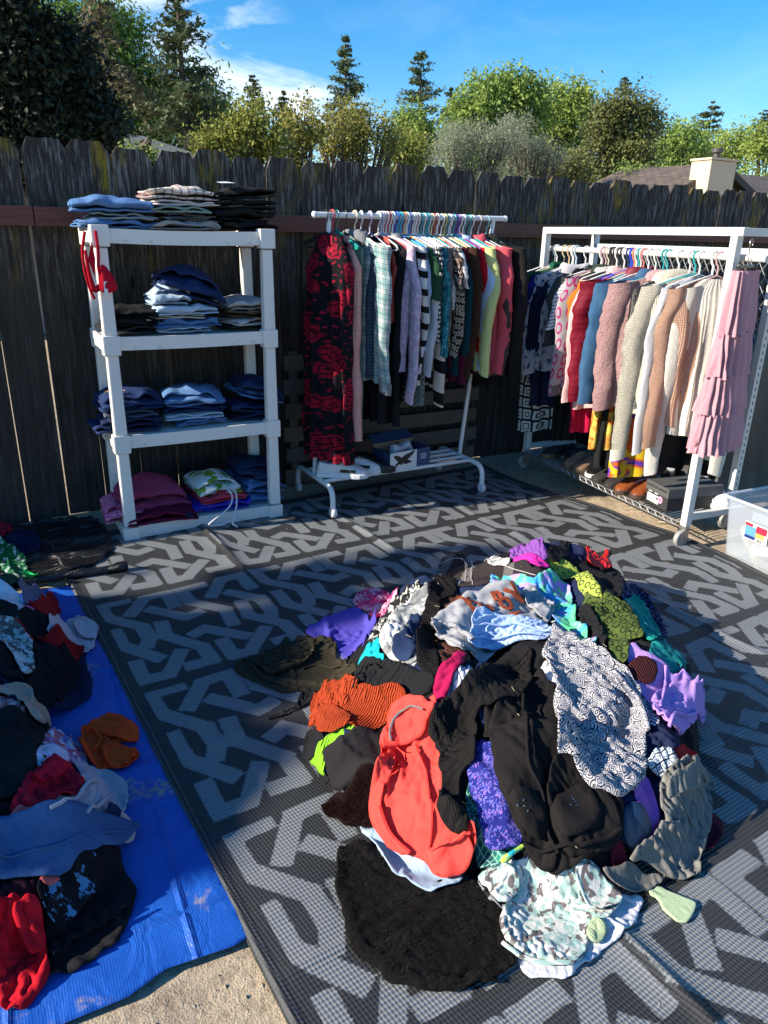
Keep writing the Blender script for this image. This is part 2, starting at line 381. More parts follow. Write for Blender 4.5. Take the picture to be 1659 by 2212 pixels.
def m_rug():
    q = N('woven_plastic'); v = q.uv(); a = q.n('Attribute', attribute_name='pat').outputs['Fac']
    jag = q.noise(q.map(v, (30, 190, 1)), 1, 1)
    s = q.math('ADD', a, q.math('MULTIPLY', q.math('SUBTRACT', jag, .5), .012))
    m = q.ramp(s, [(0, g3(1)), (.0015, g3(0))])
    dirt = q.noise(v, 2.6, 5, .6)
    lt = q.mix(dirt, (.175, .188, .196), (.255, .27, .278)); dk = q.mix(dirt, (.026, .027, .029), (.052, .053, .055))
    rib = q.wave(v, 28.5, .25, 3, 1, dir='Y'); sti = q.wave(q.map(v, 1, .12), 36, 0, dir='X')
    c = q.mix(m, dk, lt)
    c = q.mix(q.math('MULTIPLY', q.ramp(rib, [(.0, g3(1)), (.28, g3(0))]), .75), c, q.mix(.5, c, (.01, .01, .01)))
    c = q.mix(q.math('MULTIPLY', q.ramp(q.math('MULTIPLY', q.ramp(sti, [(.8, g3(0)), (.95, g3(1))]), q.ramp(rib, [(.5, g3(1)), (.7, g3(0))])), [(.3, g3(0)), (.6, g3(1))]), .28), c, (.012, .012, .013))
    sand = q.ramp(q.noise(v, 5, 5, .65), [(.6, g3(0)), (.75, g3(.35))]); spk = q.ramp(q.noise(v, 330, 2), [(.6, g3(0)), (.68, g3(1))])
    c = q.mix(q.math('MULTIPLY', sand, spk), c, (.5, .43, .33))
    e = q.n('Attribute', attribute_name='edge').outputs['Fac']
    bd = q.ramp(q.wave(q.n('CombineXYZ', {0: e}).outputs[0], 22), [(.3, (.02, .021, .023)), (.7, (.07, .073, .078))])
    c = q.mix(q.ramp(e, [(.028, g3(1)), (.03, g3(0))]), c, bd)
    n = q.bump(q.math('ADD', rib, q.math('MULTIPLY', sti, .3)), .55, .006)
    return q.fin(c, .55, n, Specular_IOR_Level=.35)
V = np.stack([rx, ry, rz_], -1).reshape(-1, 3); i = (np.arange(nv-1)[:, None]*nu+np.arange(nu-1)[None]).ravel()
rug = mesh('outdoor_rug', V, np.stack([i, i+nu, i+nu+1, i+1], 1), m_rug(), uv=np.stack([uu*.658, vv*.711], -1).reshape(-1, 2))
for nm, arr in (('pat', sdf), ('edge', edge)):
    at = rug.data.attributes.new(nm, 'FLOAT', 'POINT'); at.data.foreach_set('value', arr.ravel().astype(np.float32))
tag(rug, 'large woven grey and black outdoor rug with interlocking bar pattern', 'rug')

# ---- fence
def m_fence():
    q = N('weathered_wood'); p = q.n('NewGeometry').outputs['Position']; r = q.n('ObjectInfo').outputs['Random']
    g = q.noise(q.map(p, (55, 55, 2.2)), 1, 5, .65, .3); f = q.noise(q.map(p, (150, 150, 5)), 1, 3)
    z = q.math('MULTIPLY', q.n('SeparateXYZ', {0: p}).outputs[2], .5)
    c = q.ramp(g, [(.3, (.016, .013, .0105)), (.55, (.045, .038, .032)), (.75, (.12, .108, .095))])
    c = q.mix(q.math('MULTIPLY', r, .5), c, q.mix(r, (.016, .012, .009), (.05, .042, .036)))
    top = q.ramp(q.math('SUBTRACT', z, q.math('MULTIPLY', q.noise(q.map(p, (9, 9, 1.2)), 1, 4, .6), .4)), [(.30, g3(.12)), (.68, g3(1))])
    pale = q.ramp(q.noise(q.map(p, (75, 75, 7)), 1, 5, .7), [(.5, g3(0)), (.64, g3(1))])
    c = q.mix(q.math('MULTIPLY', q.math('MULTIPLY', top, pale), .75), c, (.24, .23, .215))
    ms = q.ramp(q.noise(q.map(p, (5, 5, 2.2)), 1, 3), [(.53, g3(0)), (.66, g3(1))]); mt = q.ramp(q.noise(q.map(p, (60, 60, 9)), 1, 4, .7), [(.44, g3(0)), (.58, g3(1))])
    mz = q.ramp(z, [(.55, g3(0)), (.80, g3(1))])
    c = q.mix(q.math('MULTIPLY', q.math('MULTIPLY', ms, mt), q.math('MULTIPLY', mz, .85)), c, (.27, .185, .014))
    k = q.n('TexVoronoi', {'Vector': q.map(p, (6, 1, 1.9)), 'Scale': 1.}).outputs['Distance']
    c = q.mix(q.ramp(k, [(.05, g3(1)), (.09, g3(0))]), c, (.006, .005, .005))
    return q.fin(c, .85, q.bump(q.math('ADD', g, f), .8, .006), Specular_IOR_Level=.25)
def m_rail():
    q = N('stained_redwood'); p = q.n('NewGeometry').outputs['Position']
    g = q.noise(q.map(p, (3, 60, 60)), 1, 5, .65, .4)
    c = q.ramp(g, [(.3, (.075, .024, .015)), (.7, (.19, .065, .042))])
    return q.fin(c, .7, q.bump(g, .5, .004))
MF, MR = m_fence(), m_rail()
FY = 4.05
fence = empty('wooden_fence', (1.5, FY, 0), 'dark weathered dog-ear picket fence with reddish brown rail behind the shelf and racks', 'fence')
gaps = [-.84, -.645, -.45, -.253, -.057, .14, .336, .533, .733, .931, 1.13, 1.326, 1.515, 1.703, 1.895, 2.092, 2.292, 2.481, 2.667, 2.872, 3.052, 3.244, 3.433, 3.625, 3.804, 3.997, 4.199, 4.372, 4.581, 4.773, 4.941, 5.137, 5.307, 5.482]
while gaps[-1] < 8.4: gaps.append(gaps[-1]+.19)
while gaps[0] > -7: gaps.insert(0, gaps[0]-.196)
pr = random.Random(3); PK = []
for kv in range(5):                                                # five picket shapes, shared
    wdt = .186; hh = 1.83; e = .026+.01*pr.random(); prof = [(-wdt/2, 0), (-wdt/2, hh-.045-.02*pr.random()), (-wdt/2+e, hh)]
    m = 7
    prof += [(-wdt/2+e+(wdt-2*e)*k/m, hh-.007*pr.random()) for k in range(1, m)]
    prof += [(wdt/2-e, hh-.003), (wdt/2, hh-.045-.02*pr.random()), (wdt/2, 0)]
    mb = MB().prism(prof, (0, .008, 0), (1, 0, 0), (0, 0, 1), (0, -.016, 0)); o = mb.build('picket', MF); PK.append(o.data); bpy.data.objects.remove(o)
for a, b in zip(gaps[:-1], gaps[1:]):
    o = link('picket', PK[pr.randrange(5)], fence); wd = (b-a)
    o.location = ((a+b)/2-1.5, pr.uniform(-.003, .003), pr.uniform(-.018, .012)-.01); o.scale = ((wd-pr.choice((.003, .003, .004, .004, .006)))/.186, 1, 1); o.rotation_euler = (pr.uniform(-.004, .004), pr.uniform(-.006, .006), pr.uniform(-.01, .01))
nl = MB()
for a, b in zip(gaps[:-1], gaps[1:]):
    for fx in (.25, .75):
        for zz in (1.56, .42): nl.lathe([(.0035, 0), (.0035, .0012), (.001, .002)], (a+(b-a)*fx-1.5, -.0105, zz+pr.uniform(-.012, .012)), 7, np.array([[1, 0, 0], [0, 0, -1], [0, 1, 0]]))
tag(nl.build('nail_heads', simple('rusty_nail', (.05, .03, .02), .7), fence), kind='stuff')
for a, b in ((-7, -4.52), (-4.516, -2.08), (-2.076, .352), (.356, 2.79), (2.794, 5.2), (5.204, 8.4)):
    o = MB().box(((a+b)/2-1.5, -.031, 1.486), (b-a, .040, .086), bev=.003).build('rail', MR, fence)
for x in (-5.5, -3.1, -.7, 1.73, 4.17, 6.6):
    MB().box((x-1.5, .062, .8), (.09, .09, 1.6)).build('post', MF, fence)

# ---- pallet leaning at the fence foot
MP = simple('grey_pallet_wood', (.12, .105, .085), .85, .35, 9, .5)
pal = empty('wooden_pallet', (2.24, 3.98, 0), 'grey slatted wooden pallet standing against fence behind the white garment rack', 'pallet')
for k, z in enumerate((.06, .19, .32, .46, .60, .74)):
    MB().box((0+.01*(k % 2), -.012, z), (1.38, .016, .088), bev=.002).build('slat', MP, pal)
for x in (-.62, 0, .62): MB().box((x, .012, .40), (.04, .030, .80)).build('stringer', MP, pal)

# ================================================================== BEYOND THE FENCE
def m_leaf(name, c1, c2, tr=.25, rough=.6):
    q = N(name); p = q.n('NewGeometry').outputs['Position']; f = q.noise(p, 2.2, 3); h = q.noise(p, 23, 1)
    c = q.mix(q.ramp(q.math('ADD', q.math('MULTIPLY', f, .6), q.math('MULTIPLY', h, .4)), [(.32, g3(0)), (.66, g3(1))]), c1, c2)
    q.fin(c, rough, Specular_IOR_Level=.3)
    t = q.n('BsdfTranslucent', {0: q.mix(.5, c, sc3(c2, 1.6))}); s = q.n('MixShader', {0: tr, 1: q.b, 2: t}); q.t.links.new(s.outputs[0], q.o.inputs[0]); return q.m
BARK = simple('bark', (.085, .066, .05), .95, .35, 14, .8, 25)
def cards(P, Nn, sz, asp, r):
    n = len(P); a = r.normal(size=(n, 3)); t = np.cross(Nn, a); t /= np.linalg.norm(t, axis=1)[:, None]+1e-9; b = np.cross(Nn, t)
    s = (sz*r.uniform(.6, 1.4, n))[:, None]; tip = t*s; wd = b*s*asp
    V = np.stack([P-tip*.5, P+wd*.5+Nn*s*.06, P+tip*.5, P-wd*.5+Nn*s*.06], 1).reshape(-1, 3)
    return V, np.arange(4*n).reshape(n, 4)
def leaf_tree(name, label, blobs, Y, n, sz, mat, group=None, asp=.55, base=None, depth=1., seed=0, upright=0, twig=0, low=True):
    """blobs: (px, py, rx, ry) ellipses in the picture standing Y metres beyond the camera line"""
    r = np.random.default_rng(seed+11); C = []; n = int(n*(2.6 if low else 1.9)); sz = sz*.70
    for (x, y, a, b) in blobs:
        c = F(x, y, Y); s = np.linalg.norm(c-CP)/FPX; C.append((c, a*s*.72, b*s*.72))
        for k in range(6):
            d = r.normal(size=3); d /= np.linalg.norm(d); f = r.uniform(.25, .5); C.append((c+d*np.array([a*s*.85, a*s*.6, b*s*.85])*r.uniform(.55, 1.05), a*s*f, b*s*f*r.uniform(.7, 1.3)))
        if low: C.append((np.array([c[0], c[1]+.1, max(.8, c[2]*.62)]), a*s*.85, c[2]*.32))
    b0 = base if base is not None else np.mean([c[0][:2] for c in C], 0); top = max(c[0][2] for c in C)
    t = empty(name, (b0[0], b0[1], -.02), label, 'tree', group)
    tr = MB(); h = max(.6, min(c[0][2]-c[2]*.5 for c in C)); rad = max(.06, top*.022)
    tr.tube([(0, 0, 0), (.05, 0, h*.5), (0, .05, h), (.05, 0, max(h+.1, top*.8))], [rad*1.3, rad, rad*.8, rad*.25], 8)
    P = []; NN = []
    for (c, a, b) in C:
        l = np.array([c[0]-b0[0], c[1]-b0[1], c[2]])
        tr.tube([(0, .02, min(h*.7, l[2])), (l[0]*.5, l[1]*.5, (min(h*.7, l[2])+l[2])*.5+.05), l+np.array([0, 0, b*.3])], [rad*.5, rad*.3, rad*.08], 6)
        for k in range(2):
            e = l+r.normal(size=3)*np.array([a, a*.7, b])*.6; tr.tube([l*.8+np.array([0, 0, h*.1]), e], [rad*.18, rad*.04], 5, cap=False)
        m = max(60, int(n*(a*b)/(sum(q[1]*q[2] for q in C)))); nc = max(8, m//28)
        d = r.normal(size=(nc, 3)); d /= np.linalg.norm(d, axis=1)[:, None]; rr = r.uniform(.12, 1.0, nc)**.5
        cc = l+d*rr[:, None]*np.array([a, a*depth, b]); k = r.integers(0, nc, m); cs = sz*(1.5+2.6*r.random(nc))
        p = cc[k]+np.clip(r.normal(size=(m, 3)), -1.7, 1.7)*cs[k][:, None]*.62; nn = d[k]*.6+r.normal(size=(m, 3))*.8+np.array([-.2, 0, .35])
        P.append(p); NN.append(nn)
    P = np.concatenate(P); NN = np.concatenate(NN); NN /= np.linalg.norm(NN, axis=1)[:, None]; P[:, 2] = np.maximum(P[:, 2], .15)
    if upright: 
        NN[:, 2] *= .15; NN /= np.linalg.norm(NN, axis=1)[:, None]
    V, Fc = cards(P, NN, sz, asp, r)
    tr.build('trunk', BARK, t, smooth=True); tag(mesh('crown', V, Fc, mat, t, smooth=False), kind='stuff')
    if twig:
        tw = MB()
        for k in range(twig):
            c, a, b = C[r.integers(len(C))]; l = np.array([c[0]-b0[0], c[1]-b0[1], c[2]]); e = l+np.array([r.normal()*a*.7, r.normal()*a*.3, b*r.uniform(.8, 1.35)])
            m_ = (l+e)/2+r.normal(size=3)*.12; tw.tube([l, m_, e, e+np.array([r.normal()*.2, 0, -.1])], [.02, .014, .008, .003], 5, cap=False)
        tw.build('bare_twigs', simple('dry_twig', (.16, .10, .065), .9), t)['kind'] = 'stuff'
    return t
def conifer(name, label, x, ytop, ybase, wpx, Y, mat, seed=0, dens=1., droop=.25, sparse=0, group=None, crown0=.12):
    r = np.random.default_rng(seed+50); top = F(x, ytop, Y); s = np.linalg.norm(top-CP)/FPX; H = top[2]; zb = F(x, ybase, Y)[2]; R = wpx*s*.5
    t = empty(name, (top[0], Y, -.02), label, 'tree', group)
    MB().tube([(0, 0, 0), (.03, 0, H*.4), (0, 0, H*.8), (0, 0, H)], [H*.014+.05, H*.011+.03, H*.005+.015, .01], 8).build('trunk', BARK, t, smooth=True)
    br = MB(); P = []; NN = []; n_l = int((H-zb)/(.028*H)*dens)+8
    for k in range(n_l):
        f = (k+r.random())/n_l; z = zb+(H-zb)*f; L = R*((1-f)**.8+.07)*r.uniform(.65, 1.3); nb = r.integers(3, 6)
        for j in range(nb):
            a = r.uniform(0, 2*math.pi); d = np.array([math.cos(a), math.sin(a), 0]); 
            e = np.array([0, 0, z])+d*L+np.array([0, 0, L*(.25*f-droop)])
            m_ = np.array([0, 0, z])+d*L*.55+np.array([0, 0, L*.08*(1-f)])
            br.tube([(0, 0, z), m_, e], [.012+.004*L, .008, .003], 4, cap=False)
            q = int((9+L*26)*(1-.6*sparse))
            tt = r.uniform(.15, 1.02, q)[:, None]; pp = np.where(tt < .55, np.array([0, 0, z])*(1-tt/.55)+m_*(tt/.55), m_*(1-(tt-.55)/.45)+e*((tt-.55)/.45))
            pp = pp+r.normal(size=(q, 3))*np.array([.12, .12, .07])*L**.5*.8; P.append(pp)
            nn = r.normal(size=(q, 3))*.5+np.array([0, 0, .8]); NN.append(nn)
    P = np.concatenate(P); NN = np.concatenate(NN); NN /= np.linalg.norm(NN, axis=1)[:, None]
    V, Fc = cards(P, NN, (.034*H**.75+.03), .42, r)
    br.build('branches', BARK, t, smooth=True)['kind'] = 'stuff'; tag(mesh('crown', V, Fc, mat, t, smooth=False), kind='stuff'); return t

LDK = m_leaf('evergreen_leaf', (.008, .014, .008), (.032, .045, .022), .12)
LPN = m_leaf('pine_needle', (0.0547, 0.1075, 0.0235), (0.1955, 0.3128, 0.0586))
LFR = m_leaf('fir_needle', (0.0445, 0.0692, 0.0346), (0.1358, 0.1729, 0.079), .15)
LTN = m_leaf('dry_needle', (0.098, 0.0868, 0.049), (0.224, 0.196, 0.119), .2)
LCT = m_leaf('citrus_leaf', (0.0562, 0.0938, 0.015), (0.3187, 0.3187, 0.0656))
LGD = m_leaf('golden_leaf', (0.108, 0.126, 0.024), (0.36, 0.324, 0.078))
LOL = m_leaf('olive_leaf', (0.115, 0.138, 0.0805), (0.3105, 0.3335, 0.23))
LGN = m_leaf('green_leaf', (0.0741, 0.1358, 0.0296), (0.2964, 0.3952, 0.0865))
LYG = m_leaf('yellow_green_leaf', (0.1104, 0.184, 0.0276), (0.3312, 0.4048, 0.092))
LBR = m_leaf('brownish_leaf', (0.054, 0.0702, 0.0216), (0.189, 0.1958, 0.0607))
GT = 'trees beyond the fence'
leaf_tree('evergreen_tree', 'almost black dense evergreen tree towering over the pickets beside grey shingled roof', [(10, 60, 70, 90), (75, 170, 95, 90), (30, 240, 105, 90), (150, 205, 75, 70), (195, 262, 60, 50), (120, 290, 110, 50), (-60, 150, 110, 150), (60, 85, 45, 45), (20, 310, 90, 50)], 9.5, 26000, .105, LDK, GT, seed=1, depth=.8, low=False)
leaf_tree('stone_pine', 'bright green rounded pine behind the almost black evergreen', [(150, 60, 75, 50), (235, 70, 75, 60), (290, 130, 60, 70), (250, 180, 80, 70), (420, 215, 55, 50), (455, 265, 45, 45), (330, 230, 70, 70)], 28, 15000, .28, LPN, GT, asp=.3, seed=2)
conifer('redwood_tree', 'tall sparse redwood rising behind grey shingled roof', 378, -70, 330, 185, 23, LFR, 3, 1.35, .12, group=GT)
conifer('dead_conifer', 'dry tan conifer with thin drooping twigs beside the bright pine', 208, -60, 230, 170, 24, LTN, 4, .9, .5, .35, GT)
conifer('spruce_tree', 'short pointed spruce seen above the glossy citrus tree', 546, 162, 275, 62, 42, LFR, 5, group=GT)
conifer('spruce_tree', 'smallest spruce, half hidden by golden foliage beside glossy citrus tree', 612, 197, 275, 58, 44, LFR, 6, group=GT)
conifer('cypress_tree', 'narrow ragged cypress rising out of the golden-leaved trees', 747, 76, 290, 88, 40, LFR, 7, 1.3, .05, group=GT)
conifer('fir_tree', 'tall symmetrical fir standing left of silver olive bush', 911, 106, 330, 130, 38, LFR, 8, .85, .1, group=GT)
conifer('fir_tree', 'thin fir tip showing beside the big pale green tree', 976, 185, 300, 60, 48, LFR, 9, group=GT)
conifer('pine_tree', 'open pine top above the brownish tree with bare twigs', 1350, 162, 290, 85, 46, LFR, 10, .8, .0, group=GT)
conifer('cedar_tree', 'broad cedar beyond the beige house chimney', 1541, 220, 345, 100, 44, LFR, 11, 1.1, .1, group=GT)
conifer('cedar_tree', 'dark cedar rising at the far end of the beige house roof', 1660, 236, 345, 90, 46, LFR, 12, 1.1, .1, group=GT)
leaf_tree('citrus_tree', 'glossy green citrus tree just over the fence beside shingled roof', [(535, 262, 48, 44), (500, 300, 55, 30), (575, 300, 45, 35), (455, 310, 30, 18)], 10, 4600, .085, LCT, GT, seed=13)
leaf_tree('fruit_tree', 'golden-leaved fruit tree with bare curling twigs next to citrus tree', [(640, 265, 50, 45), (665, 300, 55, 32), (600, 310, 40, 25)], 11, 4000, .075, LGD, GT, seed=14, twig=14)
leaf_tree('fruit_tree', 'yellow-green fruit tree under the ragged cypress', [(735, 275, 55, 45), (790, 268, 45, 42), (835, 290, 40, 35), (760, 310, 70, 28), (700, 312, 40, 24)], 11.5, 6200, .075, LGD, GT, seed=15)
leaf_tree('laurel_tree', 'small dark laurel filling the gap below the tall fir', [(890, 320, 45, 35), (850, 335, 40, 25)], 14, 2200, .10, LCT, GT, seed=16)
leaf_tree('olive_bush', 'silver grey olive bush rising over the pickets', [(965, 325, 60, 42), (1015, 308, 60, 45), (1075, 312, 50, 42)], 15, 8200, .10, LOL, GT, asp=.22, seed=17, upright=1)
leaf_tree('olive_bush', 'smaller silver olive bush beside the brownish tree', [(1115, 300, 45, 45), (1165, 330, 45, 38), (1190, 345, 30, 25)], 16, 5200, .10, LOL, GT, asp=.22, seed=18, upright=1)
leaf_tree('elm_tree', 'big pale green tree with loose airy crown behind the olive bush', [(1005, 245, 45, 45), (1045, 205, 45, 35), (1095, 215, 60, 45), (1125, 195, 45, 38), (1060, 270, 85, 45), (1140, 260, 50, 50)], 30, 10500, .26, LGN, GT, seed=19)
leaf_tree('poplar_tree', 'lighter yellow-green tree between the airy tree and brownish tree', [(1190, 225, 42, 40), (1235, 215, 40, 38), (1215, 265, 65, 50), (1270, 245, 30, 30)], 32, 7500, .26, LYG, GT, seed=20)
leaf_tree('oak_tree', 'brownish green tree with dry bare twigs at its top', [(1310, 255, 45, 45), (1360, 265, 55, 55), (1405, 255, 35, 45), (1340, 330, 85, 45), (1290, 300, 45, 40)], 22, 9800, .17, LBR, GT, seed=21, twig=26)
leaf_tree('maple_tree', 'fresh green tree between brownish tree and beige house', [(1445, 300, 50, 40), (1490, 315, 40, 35), (1420, 345, 50, 30)], 26, 4600, .2, LGN, GT, seed=22)
leaf_tree('maple_tree', 'bright yellow-green tree directly behind beige house chimney', [(1590, 320, 45, 32), (1520, 335, 40, 28)], 30, 3600, .22, LYG, GT, seed=23)
leaf_tree('maple_tree', 'yellow-green tree over the far end of the beige house roof', [(1650, 318, 40, 40), (1700, 320, 40, 40)], 28, 3200, .22, LYG, GT, seed=24)
leaf_tree('hedge_shrub', 'dark shrub low behind pickets between olive bush and brownish tree', [(1240, 355, 60, 28), (1180, 365, 50, 20)], 18, 3000, .12, LBR, GT, seed=25)
leaf_tree('hedge_shrub', 'green shrub low behind pickets below brownish tree', [(1370, 375, 60, 25), (1450, 380, 40, 18)], 18, 2600, .12, LGN, GT, seed=26)
leaf_tree('climbing_vine', 'bright green vine sprigs peeping over the pickets before shingled roof', [(285, 322, 12, 8), (325, 330, 14, 8)], 4.6, 130, .024, LYG, None, seed=27, low=False)
for k, (x, y, a, b, Y) in enumerate(((480, 262, 70, 60, 34), (880, 290, 60, 60, 36), (1480, 330, 90, 40, 40))):
    leaf_tree('background_tree', ('dark tree crown between redwood and citrus tree', 'dark green tree crown behind the fir trunk', 'hazy green tree crown beyond the beige house ridge')[k], [(x, y, a, b), (x+a*.6, y+b*.4, a*.7, b*.6)], Y, 4200, .24, (LFR, LGN, LGN)[k], GT, seed=30+k)
# tree in the yard, to the left of the picture, whose shade falls on the tarp and rug
def shade_tree():
    r = np.random.default_rng(77); t = empty('shade_tree', (-6, 3.6, -.02), 'leafy yard tree standing left of the blue tarp and shading it', 'tree')
    K = math.tan(SUN_EL)/-SUN_TO[0]; sl_ = SUN_TO[1]/-SUN_TO[0]
    poly = [(-3.2, 1.5), (-.2, 1.44), (.1, 1.36), (.3, 1.34), (.44, 1.47), (.56, 1.55), (.70, 1.74), (.66, 1.86), (.86, 2.02), (.95, 2.2), (.9, 2.32), (.72, 2.42), (.95, 2.52), (.66, 2.58), (.5, 2.64), (.9, 2.80), (.5, 2.86), (.2, 2.96), (-3.2, 3.05)]
    px, py = np.array(poly).T; pts = []
    while len(pts) < 5200:
        x, y = r.uniform(-3.2, 1), r.uniform(1.3, 3.1); ins = False; j = len(px)-1
        for i in range(len(px)):
            if (py[i] > y) != (py[j] > y) and x < (px[j]-px[i])*(y-py[i])/(py[j]-py[i])+px[i]: ins = not ins
            j = i
        if ins or (r.random() < .004 and x < .8): 
            d = 6+x+r.normal()*.45; pts.append((x-d-(-6), y+d*sl_-3.6, d*K))
    P = np.array(pts); nn = r.normal(size=P.shape)*.5+np.array([-.7, .15, .5]); nn /= np.linalg.norm(nn, axis=1)[:, None]
    V, Fc = cards(P, nn, .14, .6, r); tr = MB(); tr.tube([(0, 0, 0), (.05, 0, 1), (0, .1, 2.2), (.0, .1, 3.6)], [.13, .1, .07, .02], 8)
    for k in range(26): e = P[r.integers(len(P))]; tr.tube([(0, .05, 1.6+.04*k), (e+np.array([0, 0, 2.2]))/2, e], [.04, .02, .006], 5)
    for (x0, y0, x1, y1) in ((.9, 2.78, 1.75, 2.62), (.7, 2.3, 1.3, 2.5)):          # two long branch tips
        q = []
        for f in np.linspace(0, 1, 7): x = x0+(x1-x0)*f; d = 6+x; q.append((0, y0+(y1-y0)*f+d*sl_-3.6, d*K))
        q = np.array(q); tr.tube(q, np.linspace(.03, .012, 7), 5); k = r.integers(0, 7, 160)
        v2, f2 = cards(q[k]+r.normal(size=(160, 3))*np.array([.2, .06, .05]), np.tile([-.8, .1, .6], (160, 1)), .12, .6, r); Fc = np.concatenate([Fc, f2+len(V)]); V = np.concatenate([V, v2])
    tr.build('trunk', BARK, t, smooth=True); tag(mesh('crown', V, Fc, LGN, t, smooth=False), kind='stuff')
shade_tree()

# ---- neighbouring houses
def m_shingle(name, c1, c2):
    q = N(name); v = q.uv(); b = q.n('TexBrick', {'Vector': v, 'Color1': (*c1, 1), 'Color2': (*c2, 1), 'Mortar': (*sc3(c1, .3), 1), 'Scale': 1., 'Mortar Size': .012, 'Brick Width': .3, 'Row Height': .14})
    return q.fin(q.mix(.4, b.outputs[0], q.noise(v, 3, 4), 'MULTIPLY'), .9, q.bump(b.outputs['Fac'], -.6, .02))
def roof_slab(name, P, mat, parent, th=.1):
    P = [np.asarray(p, float) for p in P]; n = np.cross(P[1]-P[0], P[3]-P[0]); n /= np.linalg.norm(n)
    if n[2] < 0: n = -n
    V = [*P, *[p-n*th for p in P]]; Lx = np.linalg.norm(P[1]-P[0]); Ly = np.linalg.norm(P[3]-P[0])
    uv = [(0, 0), (Lx, 0), (Lx, Ly), (0, Ly)]*2
    return mesh(name, V, [(0, 1, 2, 3), (7, 6, 5, 4), (0, 4, 5, 1), (1, 5, 6, 2), (2, 6, 7, 3), (3, 7, 4, 0)], mat, parent, uv=uv, smooth=False)
SH1 = m_shingle('green_grey_shingle', (.085, .10, .095), (.13, .145, .135)); SH2 = m_shingle('brown_shingle', (.11, .085, .07), (.17, .13, .105))
WALL1 = simple('grey_siding', (.3, .3, .29), .8); WALL2 = simple('beige_stucco', (.62, .49, .34), .9, .06, 3, .3, 90)
TRIM = simple('dark_fascia', (.05, .042, .036), .7)
def house_left():
    Y = 11.; a = F(247, 284, Y); b = F(352, 291, Y); e = F(428, 325, Y-1.2); h = empty('neighbour_house', (a[0]-1, Y+2, 0), 'house with grey green shingle roof just over the fence beneath dark trees', 'house'); o = np.array([a[0]-1, Y+2, 0])
    rl = a[2]; dn = rl-.95
    A = np.array([a[0]-4, Y+1.2, rl+.2])-o; B = np.array([b[0], Y+1.2, rl+.1])-o; Cc = np.array([e[0]+.1, Y-1.4, e[2]-.1])-o; D = np.array([a[0]-4, Y-1.6, dn-.2])-o
    roof_slab('roof', [D, Cc, B, A], SH1, h); roof_slab('roof', [A+np.array([0, .05, 0]), B+np.array([0, .05, 0]), B+np.array([.9, 3, -1.1]), A+np.array([0, 3, -1.1])], SH1, h)
    MB().box((0, 1.2, 1.), (7, 4.8, 2.0)).build('wall', WALL1, h); MB().box((.5, -1.23, 1.2), (1.1, .06, .9)).build('window', TRIM, h)
house_left()
def house_right():
    Y = 15.; c0 = F(1468, 395, Y); pk = F(1503, 345, Y); o = np.array([pk[0], Y, 0]); h = empty('neighbour_house', o, 'beige stucco house with brown shingle roof and square chimney', 'house')
    P = lambda x, y, dy=0: F(x, y, Y+dy)-o
    # near gable: front-left gable wall and two roof planes running away to the right
    rid = P(1540, 352); ev = P(1440, 408); evr = P(1659, 415, -.6); far = np.array([7., 1.5, 0])
    zr, ze = rid[2], ev[2]; xl, xm = ev[0], rid[0]; xr = xm+(xm-xl)
    MB().prism([(xl+.15, 0), (xr-.15, 0), (xr-.15, ze-.08), (xm, zr-.12), (xl+.15, ze-.08)], (0, 0, 0), (1, 0, 0), (0, 0, 1), (0, 3.2, 0)).build('wall', WALL2, h)
    roof_slab('roof', [(xl-.2, -.35, ze-.12), (xl-.2, 3.5, ze-.12), (xm, 3.5, zr), (xm, -.35, zr)], SH2, h)
    roof_slab('roof', [(xm, -.35, zr), (xm, 3.5, zr), (xr+.2, 3.5, ze-.12), (xr+.2, -.35, ze-.12)], SH2, h)
    # long wing to the right with its slope towards the fence
    z2 = P(1659, 368)[2]; z3 = P(1620, 412)[2]-.5
    roof_slab('roof', [(xm+.15, -.9, z3), (xm+9, -.9, z3), (xm+9, 2.6, z2+.15), (xm+.15, 2.6, z2+.15)], SH2, h)
    MB().box((xm+4.6, 1.5, z3/2-.1), (8.7, 4., z3-.1)).build('wall', WALL2, h)
    MB().box((xl-.02, -.42, ze), (.05, .04, .05)).build('fascia', TRIM, h)
    for s, xe in ((1, xl-.2), (-1, xr+.2)): 
        d = np.array([xm-xe, 0, zr-ze+.12]); L = np.linalg.norm(d); ang = math.atan2(d[2], d[0]); R = np.array([[math.cos(ang), 0, -math.sin(ang)], [0, 1, 0], [math.sin(ang), 0, math.cos(ang)]])
        MB().box(((xe+xm)/2, -.39, (zr+ze-.12)/2-.09), (L, .05, .16), R).build('fascia', TRIM, h)
    a = P(1503, 420, -.5); b = P(1571, 353, -.5); ch = MB(); ch.box(((a[0]+b[0])/2, -.5, b[2]/2), (b[0]-a[0]-.05, .62, b[2])); c = ch.build('chimney', WALL2, h)
    MB().box(((a[0]+b[0])/2, -.5, b[2]+.04), (b[0]-a[0]+.03, .68, .05)).build('chimney_cap', WALL2, c)
    MB().lathe([(.09, 0), (.09, .16), (.15, .16), (.15, .2), (.12, .26)], ((a[0]+b[0])/2+.05, -.5, b[2]+.07), 14).build('flue', simple('flue_metal', (.06, .05, .045), .5), c)
    for k in range(5): MB().box((xl+.95, -.015, ze-.45+.05*k), (.3, .02, .03)).build('vent_slat', WALL2, h)
    MB().box((xm+2.0, 1.6, z2-.15), (.12, .12, .2)).build('roof_vent', TRIM, h)
house_right()
MLP = simple('galvanised_white', (.62, .64, .66), .45)
